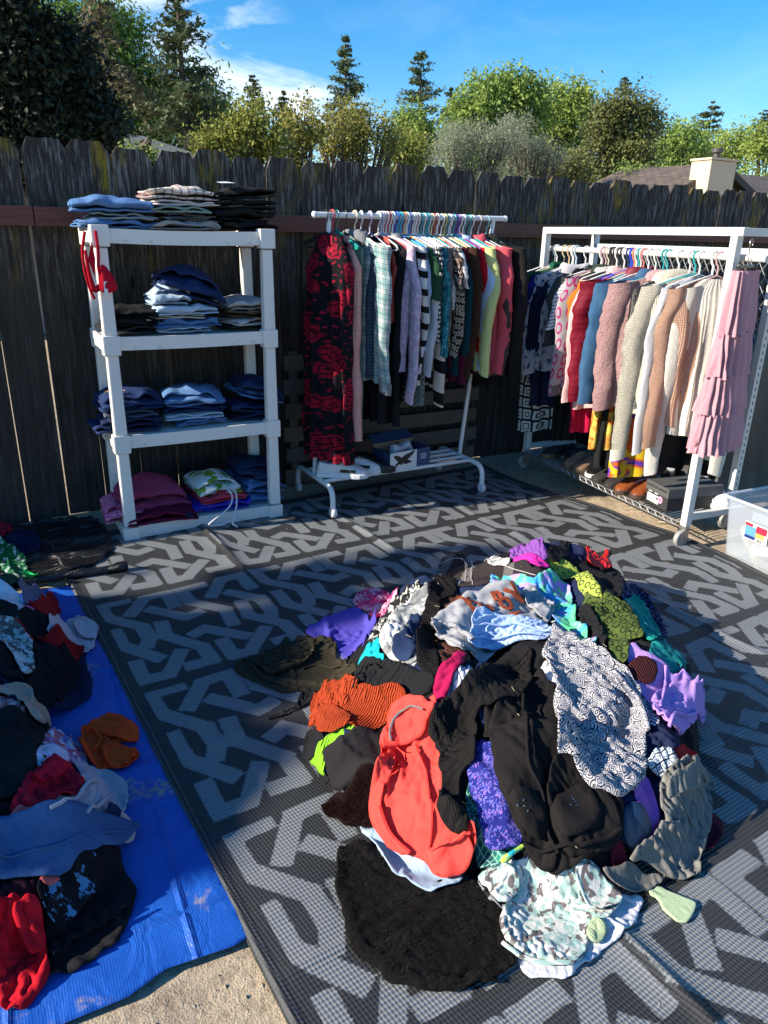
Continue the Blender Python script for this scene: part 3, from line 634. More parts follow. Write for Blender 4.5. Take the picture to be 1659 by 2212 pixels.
for (x0, y0, x1, y1, Y, lab) in ((1154, 268, 1212, 292, 38, 'pale curved street lamp arm among the green trees'), (962, 304, 918, 330, 40, 'small street lamp arm beside the tall fir')):
    a = F(x0, y0, Y); b = F(x1, y1, Y); t = empty('street_lamp', (b[0], Y, 0), lab, 'street lamp')
    d = a-b; L = abs(d[0]); s = np.sign(d[0])
    MB().tube([(0, 0, 0), (0, 0, b[2])], [.1, .07], 10).build('pole', MLP, t, smooth=True)
    MB().tube([(0, 0, b[2]-.05), (s*L*.2, 0, b[2]+d[2]*.5), (s*L*.5, 0, b[2]+d[2]*.92), (s*L*.8, 0, b[2]+d[2])], [.06, .06, .05, .045], 8).build('arm', MLP, t, smooth=True)
    MB().box((s*L*.93, 0, b[2]+d[2]-.02), (.55, .22, .12), bev=.04).build('lamp_head', MLP, t)

# ================================================================== CLOTH LYING ON THINGS
# a height map of everything that lies on the ground; each garment settles on it and then raises it
HX0, HY0, HD = -1.3, .3, .008
HNX, HNY = int(4.6/HD), int(3.9/HD)
hx, hy = np.meshgrid(HX0+HD*np.arange(HNX), HY0+HD*np.arange(HNY))
HM = rug_h(hx, hy)
def samp(M, x, y):
    a = np.clip((x-HX0)/HD, 0, HNX-1.001); b = np.clip((y-HY0)/HD, 0, HNY-1.001); i = a.astype(int); j = b.astype(int); a = a-i; b = b-j
    return (M[j, i]*(1-a)+M[j, i+1]*a)*(1-b)+(M[j+1, i]*(1-a)+M[j+1, i+1]*a)*b
def blur(M, k):
    for ax in (0, 1):
        c = np.cumsum(np.pad(M, [(k+1, k) if a == ax else (0, 0) for a in (0, 1)], mode='edge'), axis=ax)
        M = (np.take(c, range(2*k+1, c.shape[ax]), axis=ax)-np.take(c, range(0, c.shape[ax]-2*k-1), axis=ax))/(2*k+1)
    return M
def on_surface(px, py, M):
    """where the line of sight through a traced point meets the heap"""
    d = ray(px, py); t = (.9-HC)/d[2]; t1 = (0-HC)/d[2]; ts = np.linspace(t, t1, 500); P = CP+ts[:, None]*d
    z = samp(M, P[:, 0], P[:, 1]); k = np.argmax(P[:, 2] <= z+.0005); return P[k if P[k, 2] <= z[k]+.0005 else -1]
def inside(px, py, poly):
    r = np.zeros(px.shape, bool); n = len(poly); j = n-1
    for i in range(n):
        xi, yi = poly[i]; xj, yj = poly[j]
        if yi != yj: r ^= ((yi > py) != (yj > py)) & (px < (xj-xi)*(py-yi)/(yj-yi)+xi)
        j = i
    return r
def dist_poly(px, py, poly):
    d = np.full(px.shape, 1e9); n = len(poly)
    for i in range(n):
        a = poly[i]; b = poly[(i+1) % n]; ex, ey = b[0]-a[0], b[1]-a[1]; L = ex*ex+ey*ey+1e-12
        t = np.clip(((px-a[0])*ex+(py-a[1])*ey)/L, 0, 1); d = np.minimum(d, np.hypot(px-a[0]-t*ex, py-a[1]-t*ey))
    return d
def chaikin(P, n=2):
    P = np.asarray(P, float)
    for _ in range(n): Q = np.roll(P, -1, 0); P = np.stack([.75*P+.25*Q, .25*P+.75*Q], 1).reshape(-1, 2)
    return P
def relax(P, tri, fold, ang, seed, M, iters=70, lam=.05, amp=.012, bend=.015, gap=.003, pin=None, drop=.00012, spread=.10, aniso=.35):
    """let a sheet that is larger than its footprint buckle into folds while it rests on height map M"""
    r = np.random.default_rng(seed); n = len(P)
    E = np.sort(np.concatenate([tri[:, [0, 1]], tri[:, [1, 2]], tri[:, [2, 0]]]), 1); cnt_key = E[:, 0].astype(np.int64)*n+E[:, 1]
    uq, c = np.unique(cnt_key, return_counts=True); I = (uq//n).astype(int); J = (uq % n).astype(int); bnd = np.zeros(n, bool); b_ = c == 1; bnd[I[b_]] = True; bnd[J[b_]] = True
    d0 = P[J]-P[I]; L = np.linalg.norm(d0, axis=1); phi = np.arctan2(d0[:, 1], d0[:, 0])-ang
    mid = (P[I]+P[J])*.5; loc = .35+1.3*sm(.5+.75*fbm(mid[:, 0]/lam*.35+seed*.37, mid[:, 1]/lam*.35+seed*.11, 2))
    phi = phi+.9*fbm(mid[:, 0]/lam*.2+seed*.7, mid[:, 1]/lam*.2+3, 1)
    rest = L*(1+fold*loc*(np.cos(phi)**2+aniso*np.sin(phi)**2))
    ca, sa = math.cos(ang), math.sin(ang); q = P[:, 0]*ca+P[:, 1]*sa; t = -P[:, 0]*sa+P[:, 1]*ca; o = r.uniform(0, 99, 4)
    wq = q+.9*lam*fbm(q/lam*.22+o[0], t/lam*.22+o[1], 2)
    el = aniso*.55
    nz = .5-np.abs(fbm(wq/lam*.5+o[2], t/lam*.5*el*2+o[3], 1))*1.6
    a2 = ang+.9; q2 = P[:, 0]*math.cos(a2)+P[:, 1]*math.sin(a2); t2 = -P[:, 0]*math.sin(a2)+P[:, 1]*math.cos(a2)
    nz = nz+.45*(.5-1.5*np.abs(vnoise((q2+.5*lam*fbm(q2/lam*.4, t2/lam*.4, 1))/lam*.9+o[1], t2/lam*.22+o[0])))
    nz = np.clip(nz, -1, 1.2)
    P = P.copy(); P[:, 2] += amp*(1+nz)*np.where(bnd, .8, 1.); X0 = P[:, :2].copy()
    deg = np.bincount(np.concatenate([I, J]), minlength=n).astype(float)[:, None]; IJ = np.concatenate([I, J])
    pk = np.where(bnd, .55, spread*.2)[:, None]
    for it in range(iters):
        P[:, 2] -= drop
        d = P[J]-P[I]; l = np.linalg.norm(d, axis=1)+1e-9; k = ((l-rest)/l*.5)[:, None]*d; K = np.concatenate([k, -k])
        P = P+1.25*np.stack([np.bincount(IJ, K[:, a], n) for a in range(3)], 1)/deg
        if it % 2 == 0:
            S = np.concatenate([P[J], P[I]]); mean = np.stack([np.bincount(IJ, S[:, a], n) for a in range(3)], 1)/deg
            P += bend*(~bnd)[:, None]*(mean-P)
        P[:, :2] += pk*(X0-P[:, :2])
        P[:, 2] = np.maximum(P[:, 2], samp(M, P[:, 0], P[:, 1])+gap)
        P[:, 2] = np.minimum(P[:, 2], samp(M, P[:, 0], P[:, 1])+gap+amp*5)
    return P, bnd
def triangulate(poly, h, seed=0):
    r = np.random.default_rng(seed); poly = np.asarray(poly); B = []
    for a, b in zip(poly, np.roll(poly, -1, 0)):
        k = max(1, int(round(np.linalg.norm(b-a)/h))); B += [a+(b-a)*t for t in np.arange(k)/k]
    B = np.array(B); x0, y0 = B.min(0); x1, y1 = B.max(0)
    xs = np.arange(x0, x1, h); ys_ = np.arange(y0, y1, h*.866); X, Y = np.meshgrid(xs, ys_); X = X+(np.arange(len(ys_)) % 2)[:, None]*h*.5
    X = X.ravel()+r.normal(size=X.size)*h*.06; Y = Y.ravel()+r.normal(size=Y.size)*h*.06
    ok = inside(X, Y, B); X, Y = X[ok], Y[ok]
    if len(X): ok = dist_poly(X, Y, poly) > h*.55; X, Y = X[ok], Y[ok]
    pts = [Vector(p) for p in B]+[Vector((a, b)) for a, b in zip(X, Y)]; nb = len(B)
    vo, _, fo, *_ = delaunay_2d_cdt(pts, [], [list(range(nb))], 1, 1e-6)
    v = np.array([v[:] for v in vo]); f = np.array([f for f in fo if len(f) == 3]); e1 = v[f[:, 1]]-v[f[:, 0]]; e2 = v[f[:, 2]]-v[f[:, 0]]; ar = e1[:, 0]*e2[:, 1]-e1[:, 1]*e2[:, 0]
    f = f[np.abs(ar) > h*h*.002]; us = np.unique(f); mp_ = np.zeros(len(v), int); mp_[us] = np.arange(len(us)); return v[us], mp_[f]
def raise_map(P, thick=.003):
    global HM
    i = np.rint((P[:, 0]-HX0)/HD).astype(int); j = np.rint((P[:, 1]-HY0)/HD).astype(int); ok = (i > 1) & (j > 1) & (i < HNX-2) & (j < HNY-2); i, j, z = i[ok], j[ok], P[ok, 2]+thick
    for a in (-1, 0, 1):
        for b in (-1, 0, 1): np.maximum.at(HM, (j+a, i+b), z-.001*(abs(a)+abs(b)))
LAST = {}
def refine(P, U, tri):
    """split every triangle in four and relax the new surface once, like a subdivision step"""
    n = len(P); E = np.sort(np.concatenate([tri[:, [0, 1]], tri[:, [1, 2]], tri[:, [2, 0]]]), 1); key = E[:, 0].astype(np.int64)*n+E[:, 1]
    uq, inv, cnt = np.unique(key, return_inverse=True, return_counts=True); I = (uq//n).astype(int); J = (uq % n).astype(int)
    Q = np.concatenate([P, (P[I]+P[J])/2]); W = np.concatenate([U, (U[I]+U[J])/2]); m = len(tri); a, b, c = inv[:m]+n, inv[m:2*m]+n, inv[2*m:]+n
    T = np.concatenate([np.stack([tri[:, 0], a, c], 1), np.stack([tri[:, 1], b, a], 1), np.stack([tri[:, 2], c, b], 1), np.stack([a, b, c], 1)])
    N2 = len(Q); E = np.sort(np.concatenate([T[:, [0, 1]], T[:, [1, 2]], T[:, [2, 0]]]), 1); key = E[:, 0].astype(np.int64)*N2+E[:, 1]; uq, cnt = np.unique(key, return_counts=True); I = (uq//N2).astype(int); J = (uq % N2).astype(int)
    bnd = np.zeros(N2, bool); bnd[I[cnt == 1]] = True; bnd[J[cnt == 1]] = True; be = cnt == 1
    IJ = np.concatenate([I, J]); JI = np.concatenate([J, I]); w = np.where(bnd[IJ], np.concatenate([be, be]), True).astype(float); deg = np.bincount(IJ, w, N2)+1e-9
    mean = np.stack([np.bincount(IJ, w*Q[JI, k], N2) for k in range(3)], 1)/deg[:, None]
    Q = Q+np.where(bnd, .3, .5)[:, None]*(mean-Q); return Q, W, T
def lay(name, label, cat, px, mat, fold=.22, ang=0., lam=.055, amp=None, h=None, world=False, group=None, thick=.003, bend=.006, iters=55, smooth=1, seed=None, parent=None, gap=.003, uvrot=0., soft=3, edge=.007, spread=.1, aniso=.2, sub=1, curl=.010):
    """a garment lying on the heap; px is its outline (picture pixels, or metres if world)"""
    seed = seed if seed is not None else (hash_s(label)+len(px))
    fold = min(.46, fold*1.5+.05) if fold > .05 else fold
    h = h or min(.017, max(.008, lam/5.2)); amp = amp or lam/math.pi*math.sqrt(fold)*.9
    M = blur(HM, soft)
    M = np.maximum(M, HM-.012) if soft else HM
    Q = np.array(px, float) if world else np.array([on_surface(x, y, M)[:2] for x, y in px])
    if smooth: Q = chaikin(Q, smooth)
    if edge:
        B = []
        for a, b in zip(Q, np.roll(Q, -1, 0)):
            k = max(1, int(round(np.linalg.norm(b-a)/.014))); B += [a+(b-a)*t for t in np.arange(k)/k]
        Q = np.array(B); Q = Q+edge*np.stack([fbm(Q[:, 0]*18+seed % 97, Q[:, 1]*18, 2), fbm(Q[:, 0]*18+40, Q[:, 1]*18+seed % 89, 2)], 1)
    v, tri = triangulate(Q, h, seed); z = samp(M, v[:, 0], v[:, 1])+gap
    P = np.concatenate([v, z[:, None]], 1); P, bnd = relax(P, tri, fold, ang, seed, M, iters, lam, amp, bend, gap, spread=spread, aniso=aniso)
    if curl: P[bnd, 2] += curl*np.maximum(0, fbm(P[bnd, 0]*9+seed % 71, P[bnd, 1]*9, 2)-.15)
    raise_map(P, thick)
    c, s = math.cos(uvrot), math.sin(uvrot); o = np.array([P[:, 0].mean(), P[:, 1].mean(), 0])
    uv = np.stack([v[:, 0]*c+v[:, 1]*s, -v[:, 0]*s+v[:, 1]*c], 1)*(1+fold*.6)
    for _ in range(sub): P, uv, tri = refine(P, uv, tri)
    ob = mesh(name, P-o, tri, mat, parent, uv=uv); ob.location = o-np.array(parent.location) if parent else o
    md = ob.modifiers.new('thickness', 'SOLIDIFY'); md.thickness = thick; md.offset = 1; md.use_rim = True
    if not parent: tag(ob, label, cat, group)
    LAST['P'] = P; LAST['tri'] = tri; LAST['ob'] = ob
    return ob
def hash_s(t): return sum((i+1)*ord(c) for i, c in enumerate(t)) % 99991
def fur_on(ob, mat, n=9000, L=.016, seed=0, name='fur'):
    """short hair strips standing on a garment, one part"""
    r = np.random.default_rng(seed); me = ob.data; V = np.zeros(len(me.vertices)*3); me.vertices.foreach_get('co', V); V = V.reshape(-1, 3)
    T = np.array([p.vertices[:] for p in me.polygons]); a, b, c = V[T[:, 0]], V[T[:, 1]], V[T[:, 2]]; nn = np.cross(b-a, c-a); ar = np.linalg.norm(nn, axis=1); k = r.choice(len(T), n, p=ar/ar.sum())
    u, w_ = r.random(n), r.random(n); f = u+w_ > 1; u[f], w_[f] = 1-u[f], 1-w_[f]; P = a[k]+(b-a)[k]*u[:, None]+(c-a)[k]*w_[:, None]; Nn = nn[k]/(ar[k][:, None]+1e-12)
    Nn[Nn[:, 2] < 0] *= -1; cl = fbm(P[:, 0]*14+seed, P[:, 1]*14, 2)[:, None]; d = Nn*.7+np.array([.45, -.55, 0])+r.normal(size=(n, 3))*.28+cl*np.array([.8, .7, 0]); d /= np.linalg.norm(d, axis=1)[:, None]
    l = (L*r.uniform(.5, 1.3, n))[:, None]; s = np.cross(d, r.normal(size=(n, 3))); s /= np.linalg.norm(s, axis=1)[:, None]; s *= .00042
    P = P+Nn*.002
    W = np.stack([P-s, P+s, P+d*l], 1).reshape(-1, 3); o = mesh(name, W, np.arange(3*n).reshape(n, 3), mat, ob, smooth=False); o['kind'] = 'stuff'; return o

def seam(name, pts, r, mat, ob, crop=None, lift=.002, n=40, M=None):
    M = blur(HM, 1) if M is None else M
    Q = KP(crop, pts) if crop else pts; W = np.array([on_surface(x, y, M)[:2] for x, y in Q]); t = np.linspace(0, 1, n); d = np.concatenate([[0], np.cumsum(np.linalg.norm(np.diff(W, axis=0), axis=1))]); d /= d[-1]
    X = np.interp(t, d, W[:, 0]); Y = np.interp(t, d, W[:, 1])
    for _ in range(2): X[1:-1] = (X[:-2]+2*X[1:-1]+X[2:])/4; Y[1:-1] = (Y[:-2]+2*Y[1:-1]+Y[2:])/4
    Z = samp(M, X, Y); Z[1:-1] = (Z[:-2]+2*Z[1:-1]+Z[2:])/4
    o = MB().tube(np.stack([X, Y, Z+lift], 1)-np.array(ob.location), r, 6).build(name, mat, ob, smooth=True); return o

# ------------------------------------------------------------------ tarp, plastic sheet
HM = np.full_like(HM, .001)
def m_tarp():
    q = N('blue_tarp'); v = q.uv(); s = q.noise(v, 3.3, 5, .62, .3)
    c = q.mix(q.noise(v, 9, 5, .65), (.003, .045, .28), (.014, .125, .54))
    sand = q.math('MULTIPLY', q.ramp(s, [(.57, g3(0)), (.64, g3(1))]), q.ramp(q.noise(v, 60, 4, .7), [(.42, g3(0)), (.52, g3(1))]))
    c = q.mix(q.math('MULTIPLY', sand, .85), c, (.36, .29, .2))
    h = q.math('ADD', q.wave(v, 55), q.wave(v, 55, dir='Y'))
    cs_ = q.math('MINIMUM', q.math('ABSOLUTE', q.math('SUBTRACT', q.wave(q.map(v, 1, .04), .42, .5, 1.5), .5)), q.math('ABSOLUTE', q.math('SUBTRACT', q.wave(q.map(v, 1, .04), .42, .5, 1.5, dir='Y'), .5)))
    cre = q.ramp(cs_, [(0, g3(1)), (.05, g3(0))])
    return q.fin(c, .46, q.bump(cre, .5, .012, q.bump(q.noise(q.map(v, (1, .5, 1), .9), 11, 5, .55, 1.0), .55, .018, q.bump(h, .25, .001))), Specular_IOR_Level=.4)
def rug_edge(v): return RA+U0*RX+v*RY
tp = [rug_edge(v)+np.array([.014, 0]) for v in np.linspace(-.34, 2.42, 30)]
ob = lay('blue_tarp', 'blue woven plastic tarp lying on the sand beneath the clothes heap', 'tarp', [*tp, (.30, 1.145), (.16, 1.16), (.08, 1.135), (-.1, 1.14), (-.4, 1.125), (-.8, 1.14), (-1.25, 1.13), (-1.25, 3.1), (-.2, 3.15)], m_tarp(), fold=.025, lam=.13, amp=.011, h=.024, curl=0, edge=0, world=True, smooth=0, soft=0, iters=60, thick=.0015, aniso=.5, ang=.5)
HM = np.maximum(HM, rug_h(hx, hy))
def m_bag():
    q = N('black_plastic'); v = q.uv(); n = q.bump(q.noise(q.map(v, (16, 40, 1), .3), 1, 5, .6, 1.), .7, .02)
    d = q.ramp(q.noise(v, 4, 5, .65), [(.55, g3(0)), (.75, g3(1))]); c = q.mix(q.math('MULTIPLY', d, .35), (.008, .008, .009), (.16, .14, .11))
    return q.fin(c, .22, n, Specular_IOR_Level=.6)
BAG = m_bag()
lay('plastic_sheet', 'crumpled black plastic sheet spread at the fence foot beside the white shelf', 'plastic sheet', [(-1.1, 3.2), (-.2, 3.2), (.1, 3.21), (.3, 3.25), (.42, 3.33), (.47, 3.5), (.46, 3.75), (.40, 3.94), (0, 3.96), (-1.1, 3.96)], BAG, fold=.10, ang=1.2, lam=.09, amp=.02, h=.019, world=True, thick=.001, bend=.02, edge=.012)
P_ = [(-.75, 3.165), (-.3, 3.175), (0, 3.165), (.2, 3.18), (.36, 3.16), (.47, 3.155)]
t_ = np.linspace(0, 1, 40); rp = np.stack([np.interp(t_, np.linspace(0, 1, 6), [p[0] for p in P_]), np.interp(t_, np.linspace(0, 1, 6), [p[1] for p in P_]), .03+.006*fbm(t_*9, t_*0, 2)], 1)
rr = MB().tube(rp, .020+.005*fbm(t_*14+3, t_*0, 2), 12).build('rolled_plastic', BAG, smooth=True); rr.parent = bpy.data.objects['plastic_sheet']; rr.location = -np.array(bpy.data.objects['plastic_sheet'].location)
raise_map(rp, .015)

# ------------------------------------------------------------------ the two heaps of clothes
CROP = {'c3': (900, 2100, 1.508), 'c4': (1700, 2100, 1.3825), 'c5': (1100, 2700, 1.659), 'c6': (1900, 2500, 1.508), 'c7': (1200, 3200, .9759),
        'L1': (0, 2050, 2.9625), 'L2': (0, 2650, 2.37), 'L3': (0, 3000, 1.508)}
def KP(c, pts): ox, oy, s = CROP[c]; return [((ox+x/s)/1.8517, (oy+y/s)/1.8517) for x, y in pts]
def mound(foot, H, wdt, power=.6, lump=.045, seed=0):
    foot = chaikin(foot, 2); ins = inside(hx, hy, foot); d = dist_poly(hx, hy, foot); t = np.clip(d/wdt, 0, 1)
    z = H*(1-(1-t)**2)**power*ins; z = z*(1+.14*fbm(hx*4+seed, hy*4, 2))+lump*ins*sm(d/.1)*fbm(hx*7+seed, hy*7+4, 2)
    return np.maximum(z, 0)
FOOT = [G(*p)[:2] for p in ((675, 1600), (730, 1500), (770, 1430), (840, 1350), (925, 1300))]+[G(950, 1280, .1)[:2], G(960, 1225, .12)[:2], G(1130, 1190, .13)[:2], G(1320, 1205, .12)[:2], G(1420, 1340, .1)[:2]]+[G(*p)[:2] for p in ((1490, 1500), (1500, 1640), (1520, 1800), (1440, 1890), (1340, 1930), (1230, 1950), (1100, 1930), (1030, 1900), (880, 1880), (800, 1800), (720, 1730), (680, 1680))]
HM = HM+mound(FOOT, .235, .40)
LFOOT = [G(*p)[:2] for p in ((20, 1250), (100, 1300), (165, 1420), (150, 1530), (110, 1600), (200, 1680), (255, 1780), (260, 1880), (150, 1990), (30, 2080))]+[np.array(p) for p in ((-.2, 1.22), (-.55, 1.3), (-.85, 1.6), (-.9, 2.3), (-.7, 2.9), (-.3, 3.1))]
HM = HM+mound(LFOOT, .20, .34, seed=9)

BK = cloth((.011, .011, .013)); BK2 = cloth((.014, .012, .012), kind='knit', weave=1.6, bstr=.6); VEL = cloth((.012, .010, .010), sheen=.5, kind='fine')
NV = cloth((.012, .018, .055)); RED = cloth((.42, .006, .012)); DKR = cloth((.10, .006, .018), kind='knit')
DEN = cloth((.03, .075, .19), 'denim', (.075, .16, .33)); DDEN = cloth((.008, .016, .05), 'denim', (.018, .035, .09)); LDEN = cloth((.22, .32, .45), 'denim', (.42, .52, .62))
GRY = cloth((.30, .30, .32), 'heather', (.42, .42, .44)); TEAL = cloth((.008, .19, .19), sheen=.4); LAV = cloth((.42, .25, .62), kind='fine'); WHT = cloth((.72, .71, .74))
GBASE = 'dark garments buried at the bottom of the heap'
fc = np.mean(FOOT, 0)
for k in range(9):                                                   # buried garments that make the body of the heap
    a = k*2*math.pi/9; c = fc+np.array([math.cos(a), math.sin(a)])*.33; c = c+.25*(np.array(FOOT)[np.argmin([np.dot(-(f-fc), [math.cos(a), math.sin(a)])/np.linalg.norm(f-fc) for f in FOOT])]-c)
    R_ = .42; pl = [c+R_*(.85+.2*math.sin(3*t+k))*np.array([math.cos(t), math.sin(t)*.9]) for t in np.linspace(0, 2*math.pi, 14)[:-1]]
    fp = chaikin(FOOT, 1); pl = [p if inside(np.array([p[0]]), np.array([p[1]]), fp)[0] else fp[np.argmin(np.linalg.norm(fp-p, axis=1))]*1.0 for p in pl]
    lay('buried_garment', 'dark crumpled garment buried low in the heap on the rug', 'garment', pl, (BK, NV, BK, DDEN)[k % 4], world=True, fold=.12, ang=a, lam=.08, h=.02, group=GBASE, seed=100+k, smooth=0, iters=70)
for k, (x, y) in enumerate(((-.3, 2.75), (-.35, 2.3), (-.25, 1.95), (-.3, 1.6), (-.15, 1.5), (-.05, 2.45))):
    pl = [np.array([x, y])+np.array([.36*math.cos(t), .32*math.sin(t)])*(.85+.2*math.sin(3*t+k)) for t in np.linspace(0, 2*math.pi, 14)[:-1]]
    lay('buried_garment', 'dark crumpled garment buried in the heap on the blue tarp', 'garment', pl, (BK, NV)[k % 2], world=True, fold=.12, ang=k, lam=.09, h=.022, group='dark garments buried in the heap on the tarp', seed=140+k, smooth=1, iters=60)

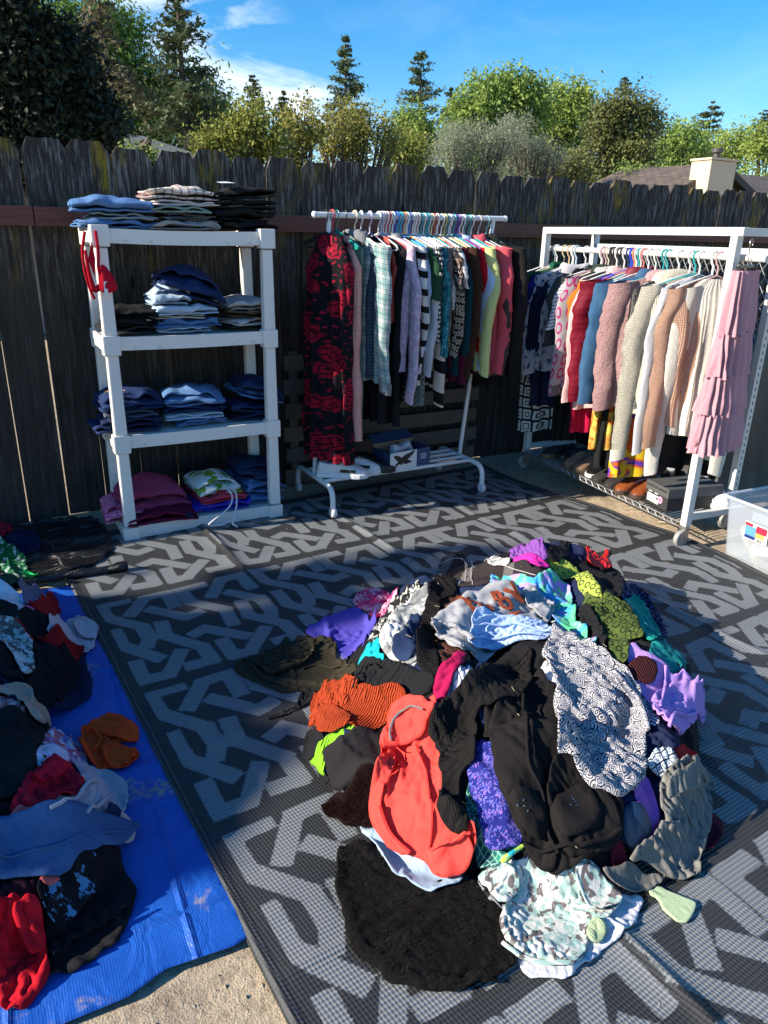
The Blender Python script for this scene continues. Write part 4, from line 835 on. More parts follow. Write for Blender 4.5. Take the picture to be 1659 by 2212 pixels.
HEAP = [  # name, category, label, crop, outline, material, options — from the bottom of the heap upwards
 ('camisole', 'top', 'white lace trimmed camisole half under the patchwork print shirt', 'c7', [(850, 620), (880, 690), (960, 680), (1045, 710), (1085, 650), (1130, 640), (1190, 570), (1270, 520), (1340, 420), (1335, 370), (1250, 380), (1100, 480), (900, 560)], cloth((.62, .63, .68), kind='lace'), dict(fold=.12)),
 ('fur_coat', 'coat', 'black shaggy fur coat lying at the near edge of the heap', 'c7', [(135, 215), (190, 195), (255, 180), (300, 240), (420, 330), (520, 355), (640, 330), (690, 330), (770, 420), (800, 520), (845, 600), (840, 660), (700, 735), (560, 740), (420, 735), (345, 720), (280, 650), (200, 590), (165, 480), (140, 330)], cloth((.006, .005, .005), kind='fur', bstr=.5, sheen=0, rough=.9), dict(fold=.2, ang=.5, lam=.19, thick=.006, curl=.02, h=.016, bend=.012, aniso=.3)),
 ('dotted_shirt', 'top', 'light grey top with black dots under the patchwork print shirt', 'c7', [(680, 300), (730, 250), (850, 240), (850, 420), (790, 450), (720, 400)], cloth((.28, .28, .31), 'dots', (.02, .02, .02), sc=30), dict(fold=.15)),
 ('knit_sock', 'sock', 'pale green fuzzy sock lying on the rug apart from the heap', 'c7', [(1355, 365), (1400, 340), (1450, 370), (1545, 405), (1552, 430), (1490, 498), (1430, 450), (1400, 390)], cloth((.55, .68, .42), kind='knit', weave=2.2, bstr=.6), dict(fold=.12, lam=.03, thick=.006)),
 ('patchwork_shirt', 'shirt', 'pastel mint brown and white patchwork print shirt at the near edge of the heap', 'c7', [(690, 320), (720, 280), (800, 250), (880, 215), (960, 230), (1060, 250), (1120, 240), (1180, 285), (1205, 330), (1265, 380), (1250, 425), (1200, 470), (1120, 480), (1110, 560), (1100, 625), (1060, 655), (960, 655), (860, 625), (805, 570), (775, 490), (790, 430), (850, 370), (820, 345), (740, 345)], cloth((.62, .62, .58), 'camo', (.33, .48, .44), (.13, .11, .11), 36, kind='fine', rough=.6), dict(fold=.42, ang=.35, lam=.042)),
 ('knit_sock', 'sock', 'pale green fuzzy sock lying on the patchwork print shirt', 'c7', [(1120, 490), (1160, 462), (1197, 490), (1190, 530), (1150, 562), (1118, 540)], cloth((.42, .52, .32), kind='knit', weave=2.2, bstr=.6), dict(fold=.1, lam=.03, thick=.006)),
 ('ripped_jeans', 'jeans', 'pale blue ripped jeans leg between coral hoodie and black fur coat', 'c5', [(545, 1005), (600, 1050), (700, 1090), (850, 1170), (1000, 1230), (1100, 1270), (1250, 1270), (1245, 1400), (1080, 1440), (930, 1400), (800, 1330), (720, 1250), (640, 1140), (590, 1080)], LDEN, dict(fold=.16, ang=.5)),
 ('plaid_shirt', 'shirt', 'green and navy plaid shirt under the blue flower print fabric', 'c5', [(1240, 740), (1400, 720), (1560, 1000), (1600, 1180), (1500, 1250), (1400, 1285), (1330, 1225), (1270, 1000)], cloth((.02, .19, .13), 'plaid', (.01, .03, .06), (.3, .55, .45), 7), dict(fold=.2, ang=.4)),
 ('knit_scarf', 'scarf', 'maroon knitted scarf end below the black velvet trousers', 'c6', [(790, 1400), (870, 1290), (930, 1480), (940, 1520), (880, 1530)], DKR, dict(fold=.12)),
 ('maroon_sweater', 'sweater', 'dark maroon sweater edge showing behind the twisted grey shirt', 'c6', [(1380, 1150), (1450, 1150), (1508, 1290), (1400, 1375), (1330, 1300)], DKR, dict(fold=.15)),
 ('grey_shirt', 'shirt', 'crumpled grey shirt tail beside the pale green sock on the rug', 'c6', [(760, 1470), (830, 1475), (900, 1490), (980, 1470), (1100, 1500), (1160, 1540), (1040, 1600), (940, 1640), (860, 1600), (780, 1520)], cloth((.13, .12, .11), 'heather', (.21, .2, .18)), dict(fold=.32, lam=.04)),
 ('red_shirt', 'shirt', 'red shirt corner next to the white crochet top', 'c6', [(1180, 800), (1240, 715), (1290, 770), (1360, 845), (1250, 865)], RED, dict(fold=.15)),
 ('navy_shirt', 'shirt', 'navy black shirt between the swirl print top and white crochet top', 'c6', [(990, 600), (1080, 575), (1170, 630), (1245, 740), (1190, 800), (1100, 850), (1000, 900)], NV, dict(fold=.2, ang=1.)),
 ('crochet_blouse', 'top', 'white open crochet top beside the twisted grey shirt', 'c6', [(1020, 850), (1100, 765), (1165, 755), (1215, 810), (1260, 860), (1140, 930), (1090, 940)], cloth((.66, .72, .78), 'hex', (.05, .06, .08), sc=55, kind='lace', bstr=.8), dict(fold=.14)),
 ('purple_leggings', 'leggings', 'bright purple leggings beneath the swirl print top', 'c6', [(940, 1010), (1020, 950), (1070, 1000), (1107, 1120), (1100, 1250), (1060, 1290), (1000, 1180)], cloth((.24, .055, .40), rough=.5), dict(fold=.08, lam=.09)),
 ('navy_swimsuit', 'swimsuit', 'smooth navy swimsuit beside the bright purple leggings', 'c6', [(880, 1140), (960, 1080), (1020, 1120), (1072, 1240), (1060, 1295), (960, 1355), (880, 1310)], cloth((.008, .03, .075), rough=.45), dict(fold=.06, lam=.09)),
 ('twisted_shirt', 'shirt', 'twisted long grey jersey shirt at the right flank of the heap', 'c6', [(1110, 940), (1200, 890), (1300, 845), (1390, 865), (1422, 950), (1420, 1080), (1428, 1180), (1390, 1300), (1372, 1400), (1352, 1545), (1250, 1540), (1120, 1510), (1060, 1450), (925, 1400), (960, 1360), (1080, 1300), (1150, 1220), (1130, 1120), (1105, 1030)], cloth((.15, .145, .13), 'heather', (.24, .23, .21)), dict(fold=.42, ang=.15, lam=.05)),
 ('stripe_shirt', 'shirt', 'white shirt with navy stripes below the lavender sweatshirt', 'c6', [(1010, 420), (1060, 490), (1120, 590), (1050, 620), (990, 560)], cloth((.66, .67, .72), 'stripe', (.03, .04, .10), sc=26), dict(fold=.12)),
 ('navy_leggings', 'leggings', 'dark navy speckled leggings along the far right flank of the heap', 'c4', [(1050, 380), (1120, 325), (1195, 365), (1290, 490), (1345, 640), (1300, 660), (1200, 500), (1100, 420)], cloth((.012, .014, .04), 'dots', (.08, .09, .22), sc=45), dict(fold=.2, ang=.8)),
 ('teal_shirt', 'shirt', 'teal jersey shirt above the lavender sweatshirt', 'c4', [(1250, 660), (1330, 645), (1400, 700), (1458, 820), (1390, 858), (1320, 790), (1240, 750)], TEAL, dict(fold=.24, ang=1.1)),
 ('teal_blouse', 'top', 'bright teal top next to the dark green print trousers', 'c4', [(1085, 420), (1150, 402), (1220, 460), (1262, 550), (1305, 600), (1290, 645), (1230, 650), (1170, 560), (1120, 480)], cloth((.012, .26, .22)), dict(fold=.34, ang=.3, lam=.04)),
 ('lavender_sweatshirt', 'sweatshirt', 'lavender fleece sweatshirt spilling down the right flank onto the rug', 'c4', [(1110, 730), (1150, 685), (1220, 735), (1330, 775), (1345, 830), (1420, 880), (1492, 945), (1558, 1060), (1530, 1112), (1440, 1130), (1350, 1142), (1290, 1060), (1220, 970), (1160, 880)], LAV, dict(fold=.2, ang=.6, lam=.085)),
 ('burgundy_sweater', 'sweater', 'dark burgundy fuzzy knit sleeve lying on the lavender sweatshirt', 'c4', [(1105, 805), (1190, 728), (1292, 778), (1262, 885), (1170, 855)], cloth((.055, .012, .014), kind='rib', weave=1.2, bstr=.8), dict(fold=.12, thick=.006)),
 ('black_jacket', 'jacket', 'black jacket beneath the red bow at the far side of the heap', 'c4', [(680, 210), (800, 178), (900, 225), (1040, 245), (1105, 330), (1085, 420), (1000, 420), (900, 300), (780, 260)], BK, dict(fold=.22, ang=.5)),
 ('green_print_shirt', 'top', 'light lime green top with black flower outlines on the heap crest', 'c4', [(645, 195), (700, 188), (760, 215), (860, 262), (940, 315), (975, 375), (965, 455), (900, 440), (860, 345), (780, 295), (690, 245)], cloth((.36, .43, .08), 'rings', (.07, .09, .02), sc=34), dict(fold=.2, ang=.9)),
 ('green_print_trousers', 'trousers', 'dark green flower print trousers draped down the right of the crest', 'c4', [(875, 385), (960, 440), (1000, 385), (1080, 425), (1155, 485), (1185, 560), (1218, 640), (1160, 645), (1115, 645), (1122, 740), (1090, 788), (1030, 735), (980, 645), (950, 520), (900, 455)], cloth((.075, .11, .025), 'rings', (.015, .02, .008), sc=30), dict(fold=.3, ang=.2, lam=.05)),
 ('red_bow', 'bow', 'stiff bright red bow sticking up at the far side of the heap', 'c4', [(888, 185), (930, 148), (970, 200), (988, 145), (1022, 145), (1042, 242), (1000, 252), (940, 235), (910, 222)], cloth((.6, .012, .012), rough=.5), dict(fold=.45, lam=.03)),
 ('purple_tee', 'shirt', 'purple tee shirt on the far crest of the heap', 'c4', [(445, 165), (500, 113), (560, 100), (640, 112), (682, 150), (688, 190), (600, 195), (520, 190)], cloth((.22, .075, .34)), dict(fold=.35, lam=.04)),
 ('black_leggings', 'leggings', 'scrunched black leggings between purple tee and red bow', 'c4', [(678, 150), (740, 118), (797, 103), (805, 170), (765, 205), (690, 200)], BK, dict(fold=.35, lam=.035)),
 ('pink_shorts', 'shorts', 'hot pink ruffled shorts in front of the purple tee', 'c4', [(485, 188), (560, 172), (620, 195), (695, 240), (640, 248), (560, 235), (500, 222)], cloth((.70, .03, .34)), dict(fold=.3, lam=.03)),
 ('stitched_trousers', 'trousers', 'charcoal trousers with white stitching across the far side of the heap', 'c4', [(68, 245), (88, 185), (150, 168), (230, 175), (380, 205), (500, 235), (620, 275), (700, 290), (610, 335), (500, 330), (400, 330), (300, 345), (180, 345), (78, 335)], cloth((.028, .022, .024), 'pin', (.12, .11, .11), sc=1.6, rot=.8), dict(fold=.14, ang=1.3, lam=.07)),
 ('grey_print_sock', 'sock', 'grey and white print sock on the charcoal stitched trousers', 'c4', [(338, 205), (400, 178), (472, 198), (462, 232), (380, 226)], cloth((.5, .5, .5), 'camo', (.2, .2, .2), (.7, .7, .7), 40), dict(fold=.2, lam=.03)),
 ('black_trousers', 'trousers', 'black trousers leg between the blue print top and dark green trousers', 'c4', [(825, 480), (900, 455), (965, 560), (1005, 680), (1015, 745), (960, 730), (900, 610)], BK, dict(fold=.2, ang=.3)),
 ('tie_dye_shirt', 'top', 'blue green and purple print top running down from the heap crest', 'c4', [(325, 355), (410, 303), (500, 298), (590, 328), (640, 298), (720, 300), (800, 338), (830, 400), (800, 430), (840, 540), (900, 620), (960, 705), (900, 700), (820, 610), (740, 560), (680, 500), (560, 430), (400, 410)], cloth((.06, .36, .72), 'tie', (.12, .55, .28), (.42, .30, .75), 9), dict(fold=.22, ang=.4)),
 ('pink_underwear', 'underwear', 'bundle of pink underwear at the left edge of the heap', 'c3', [(768, 475), (800, 412), (870, 398), (950, 392), (1000, 428), (1042, 470), (1012, 520), (962, 560), (930, 582), (870, 562), (850, 522), (790, 512)], cloth((.66, .06, .20), 'tie', (.78, .35, .45), (.55, .01, .10), 16), dict(fold=.4, lam=.03)),
 ('violet_fabric', 'skirt', 'violet blue cotton skirt lying flat at the left edge of the heap', 'c3', [(472, 628), (580, 590), (680, 528), (770, 498), (840, 528), (922, 590), (892, 650), (875, 740), (770, 745), (750, 802), (680, 765), (620, 695), (540, 720)], cloth((.085, .07, .42)), dict(fold=.14, ang=2.4, lam=.08)),
 ('leopard_blouse', 'top', 'black and white animal print top behind grey camouflage trousers', 'c3', [(865, 745), (895, 640), (950, 578), (1000, 478), (1080, 425), (1240, 365), (1255, 405), (1100, 490), (1000, 620), (950, 730), (890, 785)], cloth((.52, .52, .50), 'camo', (.015, .015, .015), (.02, .02, .02), 45), dict(fold=.25)),
 ('turquoise_camisole', 'top', 'turquoise top strap beside the black drawstring hoodie', 'c3', [(775, 895), (850, 785), (940, 705), (965, 730), (912, 800), (962, 798), (942, 845), (830, 865)], cloth((.01, .42, .50)), dict(fold=.2, lam=.03)),
 ('camo_trousers', 'trousers', 'grey and white camouflage trousers on the left flank of the heap', 'c3', [(935, 640), (1000, 555), (1080, 495), (1160, 445), (1235, 412), (1235, 520), (1200, 620), (1190, 760), (1185, 870), (1030, 825), (945, 760)], cloth((.60, .60, .58), 'camo', (.27, .27, .27), (.36, .37, .34), 12), dict(fold=.18, ang=.7)),
 ('dark_jeans', 'jeans', 'dark blue jeans cuff lying over the camouflage trousers', 'c3', [(998, 680), (1060, 648), (1108, 640), (1108, 558), (1192, 558), (1170, 640), (1152, 832), (1050, 812), (1018, 760)], DDEN, dict(fold=.14)),
 ('olive_jacket', 'jacket', 'olive cotton jacket lying on the rug at the left of the heap', 'c3', [(52, 878), (140, 818), (330, 758), (328, 700), (370, 688), (400, 738), (430, 690), (490, 678), (522, 718), (600, 698), (652, 708), (682, 788), (760, 828), (805, 870), (772, 905), (620, 962), (500, 1005), (350, 1022), (200, 962), (110, 922)], cloth((.035, .03, .018)), dict(fold=.34, ang=.9, lam=.06)),
 ('strap_camisole', 'top', 'black strap top trailing on the rug below the olive jacket', 'c3', [(430, 1080), (480, 1008), (548, 998), (545, 1050), (450, 1112), (258, 1182), (248, 1160), (400, 1120)], BK, dict(fold=.2, lam=.03)),
 ('drawstring_hoodie', 'hoodie', 'black hoodie with drawstring above the rust pleated blouse', 'c3', [(775, 935), (800, 858), (880, 806), (940, 838), (1000, 816), (1100, 866), (1200, 896), (1265, 940), (1230, 1055), (1100, 1070), (1000, 1015), (840, 1015), (785, 975)], BK, dict(fold=.32, ang=1.2, lam=.045)),
 ('brown_sweater', 'sweater', 'brown and maroon chunky knit sweater left of the grey sweatshirt', 'c3', [(1245, 575), (1290, 438), (1370, 418), (1430, 440), (1420, 560), (1480, 700), (1490, 790), (1460, 855), (1380, 825), (1305, 890), (1268, 700)], cloth((.13, .045, .030), 'heather', (.07, .03, .022), kind='knit', bstr=.9), dict(fold=.14, thick=.006)),
 ('gathered_blouse', 'top', 'black top with gathered ruffled cuff on the left of the crest', 'c3', [(1135, 705), (1200, 558), (1228, 420), (1258, 328), (1300, 306), (1400, 378), (1392, 422), (1300, 442), (1282, 560), (1262, 700), (1295, 905), (1240, 935), (1155, 835)], cloth((.012, .010, .010), kind='rib', rot=1.2, bstr=.8), dict(fold=.3, lam=.035)),
 ('stripe_blouse', 'blouse', 'white blouse with thin blue stripes beneath the crimson cloth', 'c3', [(1235, 1125), (1300, 1048), (1370, 925), (1475, 845), (1510, 900), (1470, 1010), (1400, 1090), (1275, 1140)], cloth((.68, .69, .72), 'stripe', (.10, .13, .26), sc=24, rot=.7), dict(fold=.2)),
 ('crimson_cloth', 'shirt', 'crimson pink cloth fold beside the black fuzzy scarf', 'c3', [(1258, 962), (1318, 850), (1420, 768), (1475, 812), (1385, 900), (1335, 1062), (1290, 1085), (1262, 1022)], cloth((.40, .008, .075)), dict(fold=.16, ang=.9)),
 ('black_shorts', 'shorts', 'black shorts edge beside the neon lime skirt', 'c5', [(188, 402), (250, 383), (340, 395), (330, 470), (250, 590), (200, 592)], BK, dict(fold=.2)),
 ('lime_skirt', 'skirt', 'neon lime pleated skirt below the rust blouse', 'c5', [(238, 552), (288, 470), (380, 398), (460, 330), (540, 340), (570, 420), (450, 470), (360, 530), (335, 570), (345, 648), (300, 602)], cloth((.26, .62, .03), kind='rib', rot=.9, bstr=.8), dict(fold=.16, lam=.03)),
 ('rust_blouse', 'blouse', 'rust orange pleated blouse on the left flank of the heap', 'c5', [(232, 270), (270, 108), (400, 56), (500, 0), (545, 85), (700, 115), (830, 115), (905, 190), (860, 215), (790, 270), (740, 335), (640, 385), (560, 408), (530, 350), (460, 345), (350, 402), (258, 372)], cloth((.42, .055, .016), kind='rib', rot=1.1, bstr=1., weave=1.1), dict(fold=.34, ang=1.2, lam=.05)),
 ('black_shirt', 'shirt', 'black cotton shirt between neon lime skirt and coral hoodie', 'c5', [(328, 522), (430, 468), (580, 396), (750, 336), (800, 380), (740, 430), (730, 520), (700, 600), (680, 710), (560, 730), (400, 795), (376, 722), (348, 630)], cloth((.018, .016, .018)), dict(fold=.2, ang=.8, lam=.08)),
 ('feather_boa', 'boa', 'black and dark red feathery trim beside the coral hoodie', 'c5', [(300, 872), (390, 800), (480, 768), (600, 692), (670, 720), (680, 1000), (600, 1040), (560, 1012), (430, 1012), (380, 962), (328, 932)], cloth((.012, .006, .006), kind='fur', bstr=.8), dict(fold=.12, lam=.08)),
 ('flower_fabric', 'dress', 'deep blue dress with small blue and pink flowers beside velvet trousers', 'c5', [(1300, 470), (1420, 420), (1480, 600), (1560, 820), (1650, 1040), (1640, 1165), (1500, 1172), (1420, 1135), (1370, 1000), (1325, 850), (1275, 745), (1245, 680), (1290, 560)], cloth((.018, .022, .20), 'floral', (.06, .15, .52), (.55, .10, .42), 55), dict(fold=.16, ang=.2)),
 ('lime_tie', 'tie band', 'lime and turquoise braided tie below the flower print dress', 'c5', [(1488, 1205), (1560, 1168), (1640, 1148), (1655, 1185), (1570, 1215), (1522, 1262)], cloth((.35, .62, .04), 'tie', (.02, .4, .5), (.5, .7, .1), 30), dict(fold=.2, lam=.02)),
 ('coral_hoodie', 'hoodie', 'neon coral zip hoodie on the near left of the heap', 'c5', [(638, 802), (660, 700), (702, 550), (692, 412), (768, 362), (762, 240), (860, 202), (990, 236), (1075, 250), (1060, 330), (1060, 420), (1090, 450), (1100, 550), (1100, 760), (1110, 880), (1160, 950), (1235, 1045), (1298, 1052), (1334, 1250), (1100, 1374), (1028, 1262), (880, 1222), (770, 1162), (700, 1062), (648, 982)], cloth((.80, .07, .055), sheen=.4), dict(fold=.25, ang=.25, lam=.075)),
 ('white_slip', 'slip', 'white crumpled slip peeking out beside the swirl print top', 'c6', [(375, 292), (420, 215), (480, 250), (530, 420), (540, 600), (520, 735), (430, 690), (410, 600), (428, 530), (470, 500), (476, 412), (418, 372)], WHT, dict(fold=.3, lam=.04)),
 ('velvet_trousers', 'trousers', 'black velvet trousers with studded pockets over the near side of the heap', 'c6', [(38, 540), (130, 498), (200, 445), (290, 396), (370, 305), (420, 320), (470, 380), (540, 440), (560, 790), (640, 830), (680, 920), (730, 990), (830, 1036), (884, 1080), (894, 1240), (872, 1335), (800, 1405), (600, 1452), (560, 1485), (480, 1518), (420, 1500), (350, 1402), (288, 1312), (228, 1182), (168, 1000), (108, 850), (58, 680)], VEL, dict(fold=.17, ang=.45, lam=.09)),
 ('fuzzy_scarf', 'scarf', 'long black fuzzy knit scarf winding over coral hoodie and velvet trousers', 'c5', [(1002, 332), (1085, 248), (1110, 188), (1200, 88), (1290, 5), (1400, -70), (1560, -140), (1690, -160), (1720, -20), (1660, 145), (1450, 205), (1320, 255), (1345, 400), (1355, 540), (1245, 680), (1228, 780), (1290, 1032), (1200, 1056), (1130, 945), (1066, 855), (1092, 700), (1082, 480), (1005, 412)], BK2, dict(fold=.34, ang=.7, lam=.045, thick=.006)),
 ('grey_sweatshirt', 'sweatshirt', 'grey sweatshirt with orange chenille letters on top of the heap', 'c4', [(18, 572), (60, 518), (150, 446), (220, 394), (330, 344), (450, 315), (560, 335), (640, 394), (712, 436), (706, 492), (680, 550), (640, 600), (500, 640), (400, 690), (310, 754), (270, 722), (180, 692), (100, 645)], GRY, dict(fold=.09, ang=2.2, lam=.1)),
 ('blue_shirt', 'shirt', 'pale sky blue cotton shirt crumpled on the grey sweatshirt', 'c4', [(230, 645), (260, 572), (248, 540), (298, 466), (350, 500), (420, 508), (490, 498), (560, 508), (640, 548), (692, 568), (714, 612), (650, 646), (560, 634), (480, 645), (400, 685), (320, 700), (258, 684)], cloth((.42, .56, .82)), dict(fold=.4, ang=1.1, lam=.04)),
 ('swirl_blouse', 'top', 'black and white swirl print top draped over the right of the heap', 'c6', [(448, 62), (455, 0), (530, 16), (560, 66), (620, 116), (700, 146), (790, 206), (850, 266), (940, 336), (1000, 426), (1042, 530), (1058, 622), (1026, 655), (1030, 800), (1024, 962), (985, 1012), (930, 1068), (850, 1044), (780, 1004), (700, 990), (650, 925), (600, 855), (560, 812), (483, 798), (488, 650), (478, 500), (483, 370), (438, 250), (412, 160)], cloth((.012, .011, .014), 'paisley', (.64, .63, .68), sc=38, kind='fine', rough=.7), dict(fold=.24, ang=.15, lam=.07)),
]
FURM = simple('black_fur_strand', (.005, .005, .0055), .6, .3, 30, spec=.25); FURR = simple('dark_red_feather', (.018, .005, .005), .7, .6, 40, spec=.15)
EXTRA = {  # pieces of a garment that lie over its own body
 'coral_hoodie': [('sleeve', 'c5', [(640, 800), (665, 690), (705, 560), (760, 515), (805, 560), (765, 680), (718, 820), (724, 960), (775, 1080), (862, 1150), (882, 1218), (770, 1162), (700, 1062), (648, 980)], dict(fold=.26, ang=1.2, lam=.05)), ('hood', 'c5', [(693, 412), (768, 362), (764, 242), (860, 204), (990, 238), (1068, 254), (1012, 330), (1002, 420), (905, 470), (800, 468), (740, 512), (704, 522)], dict(fold=.16, ang=.4, lam=.07)), ('front_panel', 'c5', [(1028, 1165), (1060, 960), (1100, 880), (1160, 950), (1235, 1045), (1298, 1052), (1334, 1250), (1100, 1374), (1032, 1268)], dict(fold=.12, ang=.3, lam=.09))],
 'velvet_trousers': [('trouser_leg', 'c6', [(100, 515), (200, 450), (300, 400), (330, 640), (400, 1000), (445, 1310), (500, 1500), (420, 1500), (290, 1312), (170, 1000), (60, 680)], dict(fold=.2, ang=.35, lam=.06)), ('trouser_leg', 'c6', [(425, 1060), (440, 900), (490, 795), (600, 815), (680, 920), (830, 1036), (892, 1240), (800, 1402), (600, 1450), (510, 1345), (450, 1200)], dict(fold=.2, ang=.8, lam=.06))],
 'lavender_sweatshirt': [('sleeve', 'c4', [(1230, 985), (1330, 900), (1425, 885), (1494, 948), (1556, 1060), (1530, 1108), (1440, 1128), (1350, 1140), (1290, 1062)], dict(fold=.24, ang=1.2, lam=.06))],
 'swirl_blouse': [('sleeve', 'c6', [(790, 260), (850, 268), (940, 338), (1000, 428), (1044, 530), (1056, 625), (1022, 655), (985, 560), (930, 450), (860, 340)], dict(fold=.2, ang=.5, lam=.05))],
 'olive_jacket': [('sleeve', 'c3', [(150, 825), (330, 762), (400, 742), (520, 722), (560, 780), (470, 860), (330, 900), (220, 900)], dict(fold=.3, ang=1., lam=.06))],
 'twisted_shirt': [('sleeve', 'c6', [(1150, 940), (1290, 880), (1390, 880), (1415, 960), (1330, 1020), (1220, 1060), (1130, 1080)], dict(fold=.3, ang=.2, lam=.045))],
 'grey_sweatshirt': [('sleeve', 'c4', [(560, 345), (640, 398), (708, 440), (700, 495), (650, 535), (590, 470), (540, 420)], dict(fold=.2, ang=.9, lam=.05))],
 'rust_blouse': [('sleeve', 'c5', [(235, 270), (300, 200), (420, 230), (520, 290), (470, 345), (350, 400), (260, 370)], dict(fold=.3, ang=1.2, lam=.04))],
 'camo_trousers': [('trouser_leg', 'c3', [(940, 640), (1010, 600), (1100, 640), (1180, 760), (1180, 868), (1030, 824), (950, 760)], dict(fold=.22, ang=.5, lam=.05))],
 'patchwork_shirt': [('sleeve', 'c7', [(692, 322), (720, 282), (800, 255), (850, 300), (860, 370), (790, 420), (740, 345)], dict(fold=.35, ang=.9, lam=.04)), ('sleeve', 'c7', [(1060, 260), (1120, 245), (1180, 288), (1205, 330), (1262, 380), (1240, 425), (1150, 440), (1100, 380)], dict(fold=.35, ang=.2, lam=.04))],
 'blue_jeans': [], 'red_jersey': [('sleeve', 'L2', [(300, 1110), (420, 980), (560, 945), (640, 985), (600, 1080), (480, 1130), (380, 1180)], dict(fold=.25, ang=.3, lam=.06))],
 'orange_sweatpants': [('trouser_leg', 'L2', [(960, 820), (1050, 790), (1150, 822), (1330, 848), (1284, 960), (1200, 1034), (1060, 1014), (990, 940)], dict(fold=.3, ang=.9, lam=.05)), ('trouser_leg', 'L2', [(830, 590), (1010, 514), (1090, 508), (1222, 558), (1284, 600), (1314, 740), (1240, 772), (1120, 740), (980, 680), (880, 650)], dict(fold=.32, ang=1., lam=.05))],
 'grey_shorts': [('waistband', 'L2', [(468, 1402), (545, 1318), (700, 1252), (945, 1110), (1025, 1290), (840, 1452)], dict(fold=.22, ang=.6, lam=.035))],
 'red_sweater': [('sleeve', 'L3', [(60, 1000), (190, 930), (244, 1010), (256, 1090), (270, 1200), (200, 1240), (120, 1150)], dict(fold=.3, ang=1., lam=.055))],
 'blush_blouse': [('sleeve', 'L1', [(860, 1270), (1000, 1272), (1104, 1330), (1164, 1402), (1130, 1520), (1000, 1500), (900, 1400)], dict(fold=.4, ang=.2, lam=.04))],
}
def extras(nm, ob, mt):
    for (pn, c, pts, kw) in EXTRA.get(nm, []): lay(pn, pn+nm, None, KP(c, pts), mt, parent=ob, **kw)
for (nm, cat, lab, c, pts, mt, kw) in HEAP:
    ob = lay(nm, lab, cat, KP(c, pts), mt, **kw); extras(nm, ob, mt)
    if nm == 'fur_coat': fur_on(ob, FURM, 60000, .011, 3)
    if nm == 'feather_boa': fur_on(ob, FURR, 9000, .024, 5, 'feathers')
    if nm == 'fuzzy_scarf': fur_on(ob, FURM, 9000, .004, 6, 'fuzz')
    if nm == 'grey_sweatshirt': SWEAT = ob, HM.copy()
    if nm == 'velvet_trousers': VTR = ob, HM.copy()

